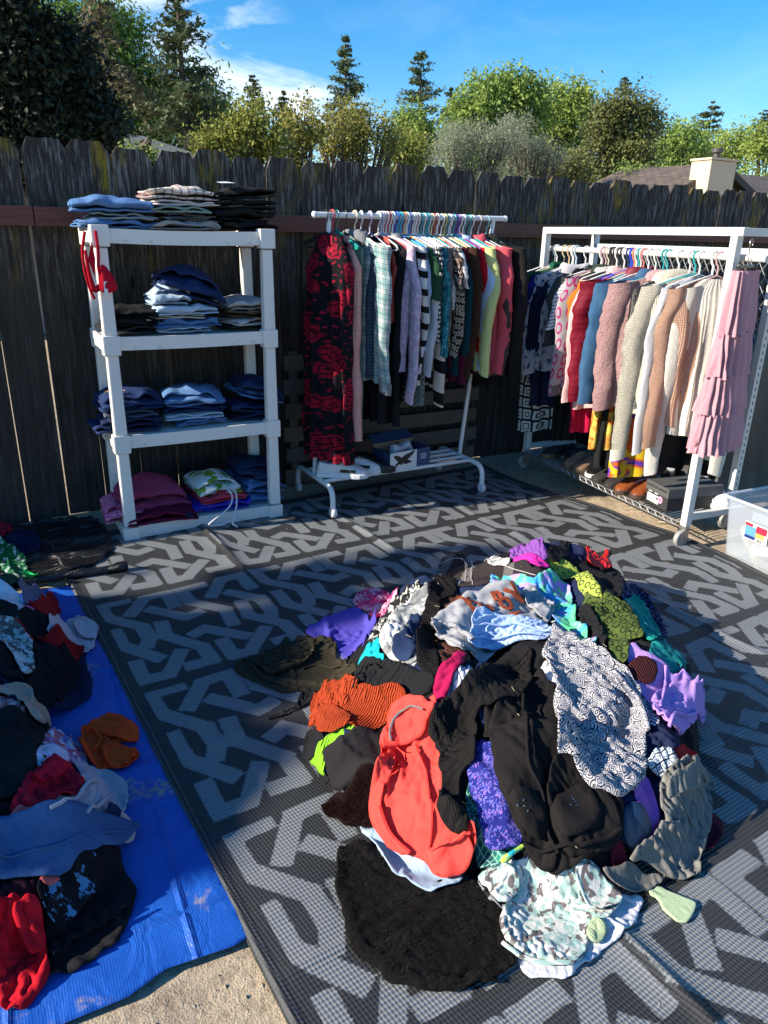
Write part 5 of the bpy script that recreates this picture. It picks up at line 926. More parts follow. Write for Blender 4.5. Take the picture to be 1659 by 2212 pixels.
TARPHEAP = [
 ('navy_sweatshirt', 'sweatshirt', 'navy sweatshirt lying on the black plastic sheet', 'L1', [(100, 225), (280, 236), (440, 256), (484, 320), (474, 430), (400, 505), (300, 565), (200, 500), (110, 380), (40, 310)], cloth((.008, .012, .045)), dict(fold=.16, lam=.1)),
 ('red_sweatshirt', 'sweatshirt', 'red sweatshirt corner on the navy sweatshirt at the fence side', 'L1', [(-60, 120), (70, 128), (120, 168), (168, 222), (70, 305), (-60, 300)], cloth((.36, .01, .03)), dict(fold=.12, lam=.08)),
 ('green_leggings', 'leggings', 'green holiday leggings with white snowflakes beside the plastic sheet', 'L1', [(-60, 270), (60, 326), (160, 416), (234, 516), (312, 596), (336, 700), (352, 775), (200, 778), (100, 655), (-60, 470)], cloth((.005, .12, .035), 'sparse', (.55, .62, .6), (.5, .6, .58), 22), dict(fold=.14, ang=.5, lam=.08)),
 ('green_sock', 'sock', 'bright green sock by the rolled edge of the plastic sheet', 'L1', [(248, 755), (280, 706), (340, 696), (385, 738), (470, 745), (440, 765), (360, 775)], cloth((.02, .45, .10)), dict(fold=.25, lam=.025)),
 ('green_cloth', 'top', 'dark green gauzy top at the far edge of the tarp heap', 'L1', [(-40, 800), (120, 785), (200, 790), (300, 850), (200, 900), (80, 870), (-40, 850)], cloth((.02, .06, .04)), dict(fold=.25, lam=.04)),
 ('white_bag', 'bag', 'translucent white plastic bag among the clothes on the tarp', 'L1', [(-60, 810), (60, 845), (160, 915), (242, 985), (274, 1080), (274, 1165), (244, 1322), (180, 1315), (120, 1150), (-60, 1050)], cloth((.62, .64, .72), rough=.35, kind='fine'), dict(fold=.2, lam=.06)),
 ('grey_tee', 'shirt', 'bluish grey tee shirt at the far edge of the blue tarp', 'L1', [(205, 895), (330, 886), (400, 876), (450, 856), (545, 950), (472, 1044), (360, 1125), (288, 1104), (255, 960)], cloth((.16, .16, .24)), dict(fold=.3, lam=.045)),
 ('red_velour_shirt', 'top', 'red velour top near the far end of the blue tarp', 'L1', [(330, 1100), (480, 1056), (600, 926), (654, 980), (704, 1070), (720, 1150), (694, 1262), (642, 1334), (620, 1385), (560, 1330), (440, 1230), (380, 1160)], cloth((.33, .008, .015), sheen=.5), dict(fold=.16, ang=.7, lam=.08)),
 ('pink_underwear', 'underwear', 'small bright pink strap beside the black top on the tarp', 'L1', [(280, 1150), (340, 1125), (430, 1155), (445, 1200), (380, 1195), (300, 1170)], cloth((.75, .12, .32)), dict(fold=.15, lam=.03)),
 ('black_blouse', 'top', 'black top between the red velour top and banknote print shirt', 'L1', [(246, 1182), (320, 1148), (440, 1196), (584, 1278), (566, 1360), (594, 1422), (500, 1505), (420, 1566), (300, 1400), (240, 1290)], BK, dict(fold=.2)),
 ('black_shirt', 'shirt', 'black shirt lying over the translucent white bag', 'L1', [(-60, 1020), (120, 1086), (246, 1148), (194, 1295), (100, 1300), (-60, 1240)], BK, dict(fold=.14)),
 ('scarlet_shirt', 'shirt', 'scarlet shirt edge along the banknote print shirt', 'L1', [(105, 1290), (200, 1305), (292, 1396), (428, 1550), (400, 1610), (320, 1500), (200, 1400)], cloth((.40, .01, .01)), dict(fold=.16)),
 ('blush_blouse', 'blouse', 'pale blush gauze blouse touching the rug edge', 'L1', [(560, 1440), (600, 1366), (740, 1306), (860, 1266), (1000, 1270), (1104, 1328), (1166, 1400), (1136, 1520), (1126, 1622), (990, 1705), (960, 1640), (860, 1590), (760, 1540), (640, 1520)], cloth((.62, .48, .50)), dict(fold=.42, ang=.6, lam=.045)),
 ('red_cloth', 'shirt', 'dark red cloth lying over the blush blouse', 'L1', [(420, 1546), (520, 1486), (640, 1416), (722, 1364), (784, 1500), (880, 1576), (1016, 1608), (986, 1690), (900, 1806), (760, 1705), (640, 1645), (500, 1595)], cloth((.27, .006, .010)), dict(fold=.16, ang=.5, lam=.09)),
 ('black_coat', 'coat', 'large black coat in the middle of the tarp heap', 'L2', [(60, -120), (250, -100), (400, -110), (560, -110), (700, -25), (780, 70), (776, 140), (696, 285), (622, 335), (604, 435), (470, 495), (350, 425), (300, 270), (200, 210), (60, 160), (-60, 60), (-60, -100)], BK, dict(fold=.18, ang=.3, lam=.12)),
 ('banknote_shirt', 'shirt', 'white shirt printed with grey and green banknotes', 'L1', [(-60, 1210), (90, 1276), (200, 1354), (332, 1444), (390, 1560), (380, 1680), (430, 1800), (414, 1885), (330, 1926), (255, 1862), (150, 1695), (50, 1560), (-60, 1440)], cloth((.60, .59, .62), 'tie', (.10, .10, .10), (.42, .48, .42), 24), dict(fold=.22, ang=.8)),
 ('plaid_pyjamas', 'pyjamas', 'red and white plaid pyjamas under the beige satin top', 'L2', [(-60, 340), (100, 345), (180, 385), (255, 480), (220, 520), (100, 505), (-60, 470)], cloth((.62, .55, .58), 'plaid', (.4, .02, .03), (.02, .02, .03), 6), dict(fold=.14)),
 ('beige_blouse', 'top', 'beige satin top looping over the black coat', 'L2', [(-60, 215), (60, 226), (180, 200), (284, 236), (326, 300), (346, 420), (456, 500), (470, 560), (432, 610), (370, 585), (265, 490), (190, 390), (80, 325), (-60, 315)], cloth((.42, .30, .23), rough=.45, kind='fine'), dict(fold=.2, ang=1.2, lam=.08)),
 ('print_blouse', 'blouse', 'blue and coral paisley print blouse under the red jersey', 'L2', [(405, 690), (520, 672), (674, 670), (696, 740), (764, 800), (836, 870), (846, 962), (790, 995), (640, 950), (560, 880), (480, 830), (400, 800)], cloth((.16, .22, .62), 'tie', (.55, .12, .14), (.62, .60, .70), 30), dict(fold=.25, lam=.04)),
 ('white_satin', 'slip', 'white satin slip between the black jacket and print blouse', 'L2', [(335, 1010), (385, 795), (520, 795), (626, 856), (626, 960), (500, 975), (400, 990)], cloth((.62, .58, .75), rough=.35, kind='fine'), dict(fold=.25, lam=.06)),
 ('orange_sweatpants', 'sweatpants', 'orange red fleece sweatpants lying alone on the blue tarp', 'L2', [(740, 745), (756, 640), (830, 586), (920, 564), (1010, 511), (1090, 505), (1224, 556), (1286, 600), (1318, 742), (1240, 776), (1140, 790), (1120, 820), (1150, 822), (1332, 846), (1286, 962), (1200, 1036), (1060, 1016), (1000, 1026), (895, 1005), (845, 905), (795, 835)], cloth((.80, .075, .014), sheen=.4), dict(fold=.42, ang=.7, lam=.06)),
 ('grey_shorts', 'shorts', 'light grey jersey shorts with gathered waistband on the tarp', 'L2', [(690, 985), (850, 985), (1000, 1034), (1144, 1075), (1218, 1200), (1206, 1335), (1164, 1425), (1000, 1505), (850, 1490), (600, 1440), (465, 1405), (540, 1315), (700, 1250), (790, 1180), (770, 1080)], cloth((.36, .37, .43), 'heather', (.45, .46, .52)), dict(fold=.32, ang=.9, lam=.055)),
 ('dark_jeans', 'jeans', 'small dark blue jeans corner beside the grey shorts', 'L3', [(612, 440), (690, 338), (738, 368), (745, 450), (690, 470)], DDEN, dict(fold=.1)),
 ('floral_scrap', 'top', 'pale pink floral top edge under the blue jeans leg', 'L3', [(735, 375), (794, 448), (815, 542), (728, 578), (715, 500)], cloth((.62, .48, .50), 'sparse', (.15, .35, .15), (.5, .1, .15), 40), dict(fold=.15)),
 ('black_jacket', 'jacket', 'black fleece lined jacket leaning down the tarp heap', 'L2', [(-60, 450), (100, 485), (272, 498), (304, 600), (324, 660), (436, 616), (404, 790), (352, 1000), (295, 1205), (180, 1270), (80, 1340), (-60, 1380)], cloth((.014, .014, .015), sheen=.5), dict(fold=.16, ang=.4, lam=.1)),
 ('red_jersey', 'shirt', 'bright red jersey shirt between black jacket and blue jeans leg', 'L2', [(78, 1392), (150, 1336), (256, 1226), (296, 1105), (416, 976), (560, 936), (644, 976), (704, 1006), (816, 1170), (794, 1236), (700, 1268), (540, 1338), (400, 1396), (300, 1426), (120, 1410)], cloth((.50, .008, .028)), dict(fold=.28, ang=.9, lam=.075)),
 ('coral_blouse', 'top', 'coral ruffled top edge above the blue jeans leg', 'L2', [(60, 1510), (130, 1404), (300, 1420), (600, 1434), (836, 1470), (840, 1520), (600, 1520), (300, 1500)], cloth((.60, .12, .13)), dict(fold=.25, lam=.035)),
 ('maroon_blouse', 'top', 'dark maroon top under the blue jeans leg', 'L3', [(-40, 830), (200, 790), (270, 830), (270, 960), (150, 960), (-40, 980)], cloth((.06, .012, .02)), dict(fold=.2)),
 ('black_trousers', 'trousers', 'black trousers beside the black bandana on the tarp', 'L3', [(560, 620), (720, 575), (745, 700), (765, 800), (822, 860), (806, 962), (700, 1036), (540, 1118), (440, 1160), (350, 1275), (285, 1310), (262, 1200), (270, 1000), (380, 800)], BK, dict(fold=.2, ang=.5, lam=.09)),
 ('bandana', 'bandana', 'black bandana with pale blue paisley print', 'L3', [(222, 850), (350, 776), (450, 694), (614, 632), (632, 760), (596, 850), (556, 885), (400, 1102), (345, 1068), (262, 960)], cloth((.010, .010, .012), 'sparse', (.10, .26, .46), (.12, .30, .5), 16), dict(fold=.1, lam=.09)),
 ('coral_shirt', 'top', 'coral cloth corner hanging below the blue jeans leg', 'L3', [(215, 785), (400, 755), (290, 848)], cloth((.62, .12, .12)), dict(fold=.06, smooth=1)),
 ('blue_jeans', 'jeans', 'blue denim jeans leg stretched across the tarp heap', 'L3', [(-60, 450), (150, 405), (330, 385), (560, 405), (780, 445), (850, 464), (795, 524), (620, 626), (450, 706), (300, 776), (150, 796), (-60, 815)], DEN, dict(fold=.06, ang=1.3, lam=.14)),
 ('red_sweater', 'sweater', 'bright red cotton sweater at the near end of the tarp heap', 'L3', [(-60, 970), (90, 944), (190, 928), (246, 1010), (256, 1090), (276, 1190), (290, 1290), (276, 1352), (200, 1486), (100, 1576), (-60, 1625)], cloth((.50, .006, .018)), dict(fold=.3, ang=.3, lam=.075)),
]
for (nm, cat, lab, c, pts, mt, kw) in TARPHEAP:
    kw = dict(kw); kw['lam'] = kw.get('lam', .055)*.72; kw['fold'] = kw.get('fold', .22)+.07
    extras(nm, lay(nm, lab, cat, KP(c, pts), mt, **kw), mt)

# things sewn or printed on garments
def on_top(me_obj, M, lift=.003):
    V = np.zeros(len(me_obj.data.vertices)*3); me_obj.data.vertices.foreach_get('co', V); V = V.reshape(-1, 3); V[:, 2] = samp(M, V[:, 0], V[:, 1])+lift+V[:, 2]
    me_obj.data.vertices.foreach_set('co', V.ravel()); me_obj.data.update()
def text_mesh(s, size, name='lettering', ext=.0, bold=.0):
    cu = bpy.data.curves.new(name, 'FONT'); cu.body = s; cu.size = size; cu.extrude = ext; cu.offset = bold; cu.align_x = 'CENTER'; cu.align_y = 'CENTER'; cu.resolution_u = 3
    o = bpy.data.objects.new(name, cu); COL.objects.link(o); me = bpy.data.meshes.new_from_object(o); bpy.data.objects.remove(o); bpy.data.curves.remove(cu); return me
CHEN = cloth((.62, .13, .055), kind='fur', bstr=1., sheen=.6)
ob, M_ = SWEAT; Mb = blur(M_, 2)
for (s, x, y, sz, rot) in (('V', 228, 415, .058, .2), ('n', 395, 395, .064, .3), ('O', 278, 446, .058, .2), ('O', 448, 446, .056, .3), ('C', 350, 472, .052, 2.1), ('7', 505, 490, .040, 2.4), ('V', 505, 388, .075, .9)):
    p = on_surface(*KP('c4', [(x, y)])[0], Mb); me = text_mesh(s, sz*1.15, bold=.003, ext=.002)
    bm = bmesh.new(); bm.from_mesh(me); bmesh.ops.triangulate(bm, faces=bm.faces[:]); bmesh.ops.subdivide_edges(bm, edges=[e for e in bm.edges if e.calc_length() > .010], cuts=2, use_grid_fill=True); bm.to_mesh(me); bm.free()
    me.transform(Matrix.Translation((p[0], p[1], 0))@Matrix.Rotation(rot-YAW+math.pi*0, 4, 'Z')); o = link('chenille_letter', me, ob); me.materials.append(CHEN); on_top(o, Mb, .004); o.location = -np.array(ob.location)
ob, M_ = VTR; Mb = blur(M_, 2); STUD = simple('steel_stud', (.55, .55, .55), .25, .1, 5, metal=1)
for pk in ([(170, 1000), (415, 1015), (440, 1310), (280, 1270)], [(440, 1075), (640, 935), (700, 985), (790, 1190), (560, 1310), (500, 1240)]):
    Q = chaikin(np.array([on_surface(x, y, Mb)[:2] for x, y in KP('c6', pk)]), 1); v, tr_ = triangulate(Q, .02); P = np.concatenate([v, (samp(Mb, v[:, 0], v[:, 1])+.004)[:, None]], 1)
    o = mesh('pocket', P-np.array(ob.location), tr_, VEL, ob, uv=v); md = o.modifiers.new('thickness', 'SOLIDIFY'); md.thickness = .003; md.offset = 1
for (x, y) in ((255, 1100), (290, 1070), (295, 1105), (315, 1135), (330, 1108), (580, 1050), (600, 1080), (575, 1100), (615, 1100), (590, 1065)):
    p = on_surface(*KP('c6', [(x, y)])[0], Mb); MB().lathe([(.0035, 0), (.003, .002), (.001, .003)], p-np.array(ob.location)+np.array([0, 0, .007]), 8).build('stud', STUD, ob)

ZIP = simple('zip_metal', (.45, .42, .38), .35, .2, 30, metal=.8)
def named(t): return [o for o in COL.objects if o.get('label', '').startswith(t)][0]
hd = named('neon coral zip hoodie'); CRL = hd.data.materials[0]
seam('zipper', [(770, 440), (760, 380), (780, 310), (830, 250), (890, 212), (980, 238)], .0035, ZIP, hd, 'c5'); seam('hem_seam', [(690, 880), (715, 960), (760, 1060), (830, 1140), (890, 1190)], .007, CRL, hd, 'c5', .003); seam('hem_seam', [(1030, 1165), (1120, 1130), (1210, 1095), (1295, 1060)], .004, CRL, hd, 'c5'); seam('pocket_seam', [(930, 470), (1000, 640), (1035, 850), (1040, 1010), (1020, 1160)], .004, CRL, hd, 'c5')
vt = named('black velvet trousers'); seam('side_seam', [(290, 420), (310, 640), (320, 860), (410, 1010), (440, 1290), (500, 1380)], .0035, VEL, vt, 'c6'); seam('waist_seam', [(290, 1330), (420, 1370), (500, 1340), (640, 1340), (800, 1290), (880, 1230)], .005, VEL, vt, 'c6')
sw_ = named('grey sweatshirt with orange'); RIB = cloth((.26, .26, .28), 'heather', (.36, .36, .38), kind='rib', rot=.6)
seam('collar_seam', [(40, 560), (90, 545), (150, 560), (210, 600), (262, 640)], .009, RIB, sw_, 'c4', .003); seam('collar_seam', [(60, 610), (120, 625), (200, 665), (280, 715)], .007, RIB, sw_, 'c4', .003)
bl_ = named('pale sky blue cotton shirt'); LB = bl_.data.materials[0]; seam('hem_seam', [(262, 560), (330, 545), (400, 560), (480, 545), (560, 560), (690, 585)], .004, LB, bl_, 'c4'); seam('hem_seam', [(240, 640), (330, 620), (420, 630), (520, 600), (640, 610)], .0035, LB, bl_, 'c4')
ST = cloth((.62, .60, .60)); tr_ = named('charcoal trousers with white stitching'); seam('stitching', [(80, 215), (150, 182), (220, 190), (255, 230), (262, 330)], .0012, ST, tr_, 'c4'); seam('stitching', [(255, 195), (350, 215), (480, 245), (610, 285)], .0012, ST, tr_, 'c4'); seam('stitching', [(200, 185), (235, 215), (225, 270), (190, 325)], .0012, ST, tr_, 'c4')
ps_ = named('pastel mint brown'); seam('hem_seam', [(790, 560), (850, 610), (950, 640), (1060, 640), (1098, 600)], .005, ps_.data.materials[0], ps_, 'c7'); lv = named('lavender fleece'); seam('hem_seam', [(1330, 780), (1330, 880), (1300, 1000)], .004, LAV, lv, 'c4'); seam('pocket_seam', [(1350, 1120), (1390, 1040), (1450, 1060), (1540, 1080)], .005, LAV, lv, 'c4')
oj = named('olive cotton jacket'); OL = oj.data.materials[0]; seam('hem_seam', [(140, 840), (190, 880), (300, 950), (440, 990)], .004, OL, oj, 'c3'); seam('pocket_seam', [(470, 870), (560, 845), (680, 850), (760, 830)], .004, OL, oj, 'c3')
sc_ = named('black hoodie with drawstring'); seam('drawstring', [(770, 1000), (790, 930), (830, 860), (880, 840), (930, 870)], .0028, BK, sc_, 'c3', .006)
sp_ = named('black and white swirl'); seam('hem_seam', [(800, 270), (880, 330), (960, 420), (1020, 540), (1045, 640)], .005, sp_.data.materials[0], sp_, 'c6', .004)
jl = named('blue denim jeans leg'); seam('side_seam', [(0, 640), (180, 620), (420, 560), (640, 500), (830, 470)], .0025, DEN, jl, 'L3'); os_ = named('orange red fleece'); seam('hem_seam', [(830, 610), (900, 640), (960, 720), (900, 830)], .004, os_.data.materials[0], os_, 'L2'); gs = named('light grey jersey shorts'); GM = gs.data.materials[0]
seam('waistband_seam', [(480, 1390), (600, 1330), (760, 1250), (940, 1130)], .005, GM, gs, 'L2'); seam('waistband_seam', [(830, 1440), (930, 1370), (1020, 1290)], .005, GM, gs, 'L2')

# ================================================================== SHELF UNIT
SHW = simple('white_shelf_plastic', (.74, .71, .65), .45, .05, 4, .15, 120); SHD = simple('screw_hole', (.05, .05, .05), .6)
SX0, SX1, SY0, SY1 = .522, 1.345, 3.50, 3.862; TIER = [1.442, .985, .528, .071]
su = empty('shelf_unit', ((SX0+SX1)/2, (SY0+SY1)/2, 0), 'white plastic four tier shelf unit loaded with folded clothes by the fence', 'shelf unit'); so_ = np.array(su.location)
L0 = .012                                                             # stands on the rug
for k, zt in enumerate(TIER):
    n = 24; xs_ = np.linspace(SX0+.03, SX1-.03, n); sag = (.007, .004, .003, 0)[k]*np.sin(np.pi*(xs_-xs_[0])/(xs_[-1]-xs_[0]))
    V = []; 
    prof = [(SY0+.012, -.060), (SY0+.012, 0), (SY0+.022, 0), (SY0+.022, -.006), (SY1-.022, -.006), (SY1-.022, 0), (SY1-.012, 0), (SY1-.012, -.060), (SY1-.03, -.060), (SY1-.03, -.02), (SY0+.03, -.02), (SY0+.03, -.060)]
    for x, s in zip(xs_, sag): V += [(x, y, zt+z-s) for y, z in prof]
    m = len(prof); Fc = [(i*m+j, i*m+(j+1) % m, (i+1)*m+(j+1) % m, (i+1)*m+j) for i in range(n-1) for j in range(m)]+[tuple(range(m))[::-1], tuple((n-1)*m+j for j in range(m))]
    sh = mesh('shelf', np.array(V)-so_, Fc, SHW, su, smooth=False)
    for sx in (SX0, SX1-.012): MB().box((sx+.006, (SY0+SY1)/2, zt-.03), (.012, SY1-SY0-.08, .06)).build('side_lip', SHW, sh).location = -so_
    for fx in (.17, .30, .72, .85):
        o = MB().lathe([(.004, 0), (.0065, 0), (.0065, .006), (.004, .006), (.004, .001)], (SX0+(SX1-SX0)*fx, SY0+.012, zt-.048-np.interp(SX0+(SX1-SX0)*fx, xs_, sag)), 12, np.array([[1, 0, 0], [0, 0, -1], [0, 1, 0]])).build('screw_boss', SHW, sh); o.location = -so_
    for (px, py) in ((SX0+.036, SY0+.03), (SX1-.036, SY0+.03), (SX0+.036, SY1-.03), (SX1-.036, SY1-.03)):
        b = MB().box((px, py, zt-.038+(.006 if k == 0 else 0)), (.075, .064, .088 if k < 3 else .076), bev=.006).build('corner_cap', SHW, su); b.location = -so_
        if k < 3:
            zb = TIER[k+1]; o = MB(); z0, z1 = zb+.004, zt-.08
            V = [(px+sx*a, py+sy*b_, z) for z, a, b_ in ((z0, .029, .024), (z1, .026, .022)) for sx, sy in ((-1, -1), (1, -1), (1, 1), (-1, 1))]
            o.add(V, [(0, 1, 5, 4), (1, 2, 6, 5), (2, 3, 7, 6), (3, 0, 4, 7), (0, 3, 2, 1), (4, 5, 6, 7)]); o = o.build('leg', SHW, su, bev=.006); o.location = -so_

# ------------------------------------------------------------------ folded clothes
def folded(name, label, cat, x, y, z, w, d, h, mat, n=3, rz=0., tilt=0., seed=None, group=None, puff=.0, pitch=0.):
    """cloth strip folded n times back and forth, lying at (x, y) with its underside at z"""
    sd_ = seed if seed is not None else hash_s(label); r = np.random.default_rng(sd_); t = h/n; path = []; s = 0
    for k in range(n):
        a, b = -d/2+r.uniform(-.012, .012), d/2+r.uniform(-.01, .01)
        q = np.linspace(a, b, 9) if k % 2 == 0 else np.linspace(b, a, 9)
        path += [(p, (k+.5)*t) for p in q]
        if k < n-1:
            e = path[-1][0]; sg = 1 if k % 2 == 0 else -1
            path += [(e+sg*t*.55, (k+.75)*t), (e+sg*t*.72, (k+1)*t), (e+sg*t*.55, (k+1.25)*t)]
    path = np.array(path); nu_ = 21; us = np.linspace(-1, 1, nu_); sl = np.concatenate([[0], np.cumsum(np.linalg.norm(np.diff(path, axis=0), axis=1))])
    V = []; U = []
    for i, u in enumerate(us):
        lay_ = path[:, 1]/h; wob = .010*fbm(lay_*7+sd_ % 97, lay_*0+u*1.0, 2)
        X = u*w/2*(1+.04*fbm(lay_*5+sd_ % 31, lay_*0+1, 1))+wob
        Y = path[:, 0]+.022*fbm(lay_*3+u*1.6+sd_ % 53, lay_*3, 2)
        Z = path[:, 1]*(1+puff*(1-u*u)*(1-(path[:, 0]/(d/2+.02))**2))-lay_*h*.30*abs(u)**3.5+lay_*.35*t*fbm(np.full_like(lay_, u*2.2+sd_ % 77), path[:, 0]*14, 2)+.011*fbm(X*17+sd_ % 89, path[:, 0]*11+lay_*5, 3)*(.3+lay_)
        Z = np.maximum(Z, t*.35); V.append(np.stack([X, Y, Z], 1)); U.append(np.stack([np.full(len(sl), u*w/2), sl], 1))
    m = len(path); V = np.concatenate(V); i = (np.arange(nu_-1)[:, None]*m+np.arange(m-1)[None]).ravel()
    if tilt or pitch:
        c, s_ = math.cos(tilt), math.sin(tilt); V = V@np.array([[c, 0, s_], [0, 1, 0], [-s_, 0, c]]).T
        c, s_ = math.cos(pitch), math.sin(pitch); V = V@np.array([[1, 0, 0], [0, c, -s_], [0, s_, c]]).T; V[:, 2] -= V[:, 2].min()
    V = V@rotz(rz).T
    o = mesh(name, V, np.stack([i, i+m, i+m+1, i+1], 1), mat, uv=np.concatenate(U)); o.location = (x, y, z+.002)
    md = o.modifiers.new('thickness', 'SOLIDIFY'); md.thickness = min(.012, t*.62); md.offset = 0
    sb = o.modifiers.new('smooth', 'SUBSURF'); sb.levels = sb.render_levels = 1
    return tag(o, label, cat, group)
MDEN = cloth((.055, .13, .29), 'denim', (.11, .22, .42)); NDEN = cloth((.010, .022, .075), 'denim', (.02, .04, .12)); PDEN = cloth((.30, .42, .55), 'denim', (.44, .54, .64)); CRM = cloth((.66, .58, .50), 'pin', (.30, .20, .20), sc=9)
def shx(px, py, Y=3.66): return F(px, py, Y)[0]
def stack(px, py, tier, items, d=.235, y=3.70):
    z = TIER[tier]-.004; x = shx(px, py); jr = random.Random(px)
    for it in items:
        nm, cat, lab, w, h, mt, kw = it; kw = dict(kw); dx = kw.pop('dx', 0); dy = kw.pop('dy', 0); dz = kw.pop('dz', 0); dd = kw.pop('d', d)
        kw['rz'] = kw.get('rz', 0)+jr.uniform(-.09, .09); dx += jr.uniform(-.016, .016); w *= jr.uniform(.92, 1.06); folded(nm, lab, cat, x+dx*.8, y+dy, z+dz, w*.86, dd, h, mt, **kw); z += h*.93+dz
stack(254, 480, 0, [
 ('folded_jeans', 'jeans', 'folded mid blue jeans at the bottom of the denim stack on the top shelf', .37, .038, MDEN, dict(n=3, rz=.04)),
 ('folded_jeans', 'jeans', 'folded grey green denim between blue jeans on the top shelf', .33, .030, cloth((.22, .28, .30), 'denim', (.30, .36, .38)), dict(n=2, dx=.02)),
 ('folded_jeans', 'jeans', 'rumpled dark blue jeans crowning the denim stack on the top shelf', .40, .062, MDEN, dict(n=3, rz=-.05, dx=-.02, puff=.2))])
stack(392, 490, 0, [
 ('folded_trousers', 'trousers', 'folded light grey trousers at the bottom of the mixed stack on the top shelf', .36, .040, cloth((.30, .29, .30)), dict(n=3)),
 ('folded_shirt', 'shirt', 'folded black and white plaid shirt in the mixed stack on the top shelf', .30, .036, cloth((.012, .012, .013), 'plaid', (.02, .02, .02), (.6, .6, .6), 9), dict(n=2, dx=.02, tilt=.05)),
 ('folded_shirt', 'shirt', 'folded sage green shirt in the mixed stack on the top shelf', .35, .032, cloth((.26, .35, .29)), dict(n=2)),
 ('folded_shirt', 'shirt', 'folded white shirt second from the top of the mixed stack', .35, .030, cloth((.66, .60, .58)), dict(n=2)),
 ('folded_shirt', 'shirt', 'cream grid check shirt crowning the mixed stack on the top shelf', .35, .050, CRM, dict(n=3, puff=.35))])
stack(523, 485, 0, [
 ('folded_trousers', 'trousers', 'folded black trousers at the bottom of the black stack on the top shelf', .33, .045, BK, dict(n=3)),
 ('folded_trousers', 'trousers', 'folded thick black trousers second in the black stack on the top shelf', .34, .060, BK, dict(n=3, puff=.1)),
 ('folded_shirt', 'shirt', 'folded black shirt with rolled front edge in the black stack', .33, .042, cloth((.016, .016, .017)), dict(n=2)),
 ('folded_trousers', 'trousers', 'black trousers with white tag crowning the black stack on the top shelf', .32, .050, cloth((.014, .014, .015)), dict(n=3, tilt=-.08))])
tg = mesh('paper_tag', [(0, 0, 0), (.075, .01, .004), (.05, .075, .012), (.0, .07, .008)], [(0, 1, 2, 3)], simple('paper_white', (.72, .74, .76), .6)); ftop = [o for o in COL.objects if o.get('label', '').startswith('black trousers with white tag')][0]; tg.parent = ftop; tg.location = (-.13, -.13, .068)
stack(288, 710, 1, [
 ('folded_trousers', 'trousers', 'folded charcoal wool trousers lowest beside the light jeans on the second shelf', .30, .040, cloth((.022, .022, .025), 'heather', (.04, .04, .045)), dict(n=2)),
 ('folded_leggings', 'leggings', 'folded black leggings with white logo patch on the second shelf', .27, .038, BK, dict(n=3)),
 ('folded_trousers', 'trousers', 'loosely folded black trousers on top of the logo leggings', .25, .045, BK, dict(n=3, puff=.3))], y=3.69)
stack(395, 715, 1, [
 ('folded_jeans', 'jeans', 'folded light jeans with striped lining, lowest on the second shelf', .33, .028, LDEN, dict(n=2, rz=.1)),
 ('folded_jeans', 'jeans', 'folded mid blue jeans above the striped lining jeans', .34, .036, MDEN, dict(n=3)),
 ('folded_trousers', 'trousers', 'folded cream trousers in the middle of the light jeans stack', .32, .024, cloth((.55, .52, .47)), dict(n=2, dx=-.03)),
 ('folded_jeans', 'jeans', 'folded pale blue jeans beneath the slumped navy jeans', .34, .048, PDEN, dict(n=3)),
 ('folded_jeans', 'jeans', 'crumpled pale denim bunched against the slumped navy jeans', .20, .075, LDEN, dict(n=4, dx=-.08, puff=.4)),
 ('folded_jeans', 'jeans', 'big navy jeans slumped on top of the light jeans stack', .34, .105, NDEN, dict(n=4, tilt=.30, puff=.5, dx=.03, dz=-.075))], y=3.69)
stack(528, 700, 1, [
 ('folded_trousers', 'trousers', 'folded dark green trousers lowest beside the brown trousers', .27, .024, cloth((.03, .04, .035)), dict(n=2)),
 ('folded_jeans', 'jeans', 'white jeans fold jutting out below the brown trousers', .22, .034, cloth((.52, .51, .50)), dict(n=2, rz=.35, dy=-.02)),
 ('folded_trousers', 'trousers', 'folded brown corduroy trousers on the second shelf', .28, .040, cloth((.11, .075, .05), kind='rib', weave=2), dict(n=3, tilt=.08)),
 ('folded_jeans', 'jeans', 'light grey jeans crowning the brown corduroy stack', .26, .060, cloth((.36, .36, .37), 'denim', (.48, .48, .48)), dict(n=3, rz=.1))])
stack(285, 930, 2, [
 ('folded_jeans', 'jeans', 'navy jeans spilling over the left edge of the third shelf', .36, .036, NDEN, dict(n=2, dx=-.03)),
 ('folded_jeans', 'jeans', 'folded dark jeans with wavy edges on the third shelf', .30, .044, DDEN, dict(n=3)),
 ('folded_jeans', 'jeans', 'folded grey blue jeans below the gold embroidered jeans', .28, .032, cloth((.06, .075, .12), 'denim', (.10, .12, .18)), dict(n=2)),
 ('folded_jeans', 'jeans', 'navy jeans with gold embroidery on the third shelf', .35, .078, NDEN, dict(n=4, puff=.25))], y=3.69)
emb = [o for o in COL.objects if 'gold embroidery' in o.get('label', '')][0]
for k in range(5): 
    o = MB().tube([(-.12+.018*k, -.10-.01*(k % 2), .094), (-.11+.018*k, -.085, .099), (-.10+.018*k, -.10, .097)], .0022, 6).build('gold_stitch', simple('gold_thread', (.35, .20, .06), .5), emb)
stack(420, 925, 2, [
 ('folded_jeans', 'jeans', 'folded blue jeans lowest in the middle of the third shelf', .30, .036, MDEN, dict(n=2, dx=.03)),
 ('folded_jeans', 'jeans', 'folded pale blue jeans in the middle of the third shelf', .33, .034, PDEN, dict(n=2, dx=-.01)),
 ('folded_jeans', 'jeans', 'folded dark jeans under the sunlit pocket jeans', .33, .034, NDEN, dict(n=2)),
 ('folded_jeans', 'jeans', 'blue jeans with stitched back pocket crowning the middle stack', .35, .075, MDEN, dict(n=4, puff=.2, rz=-.06))], y=3.69)
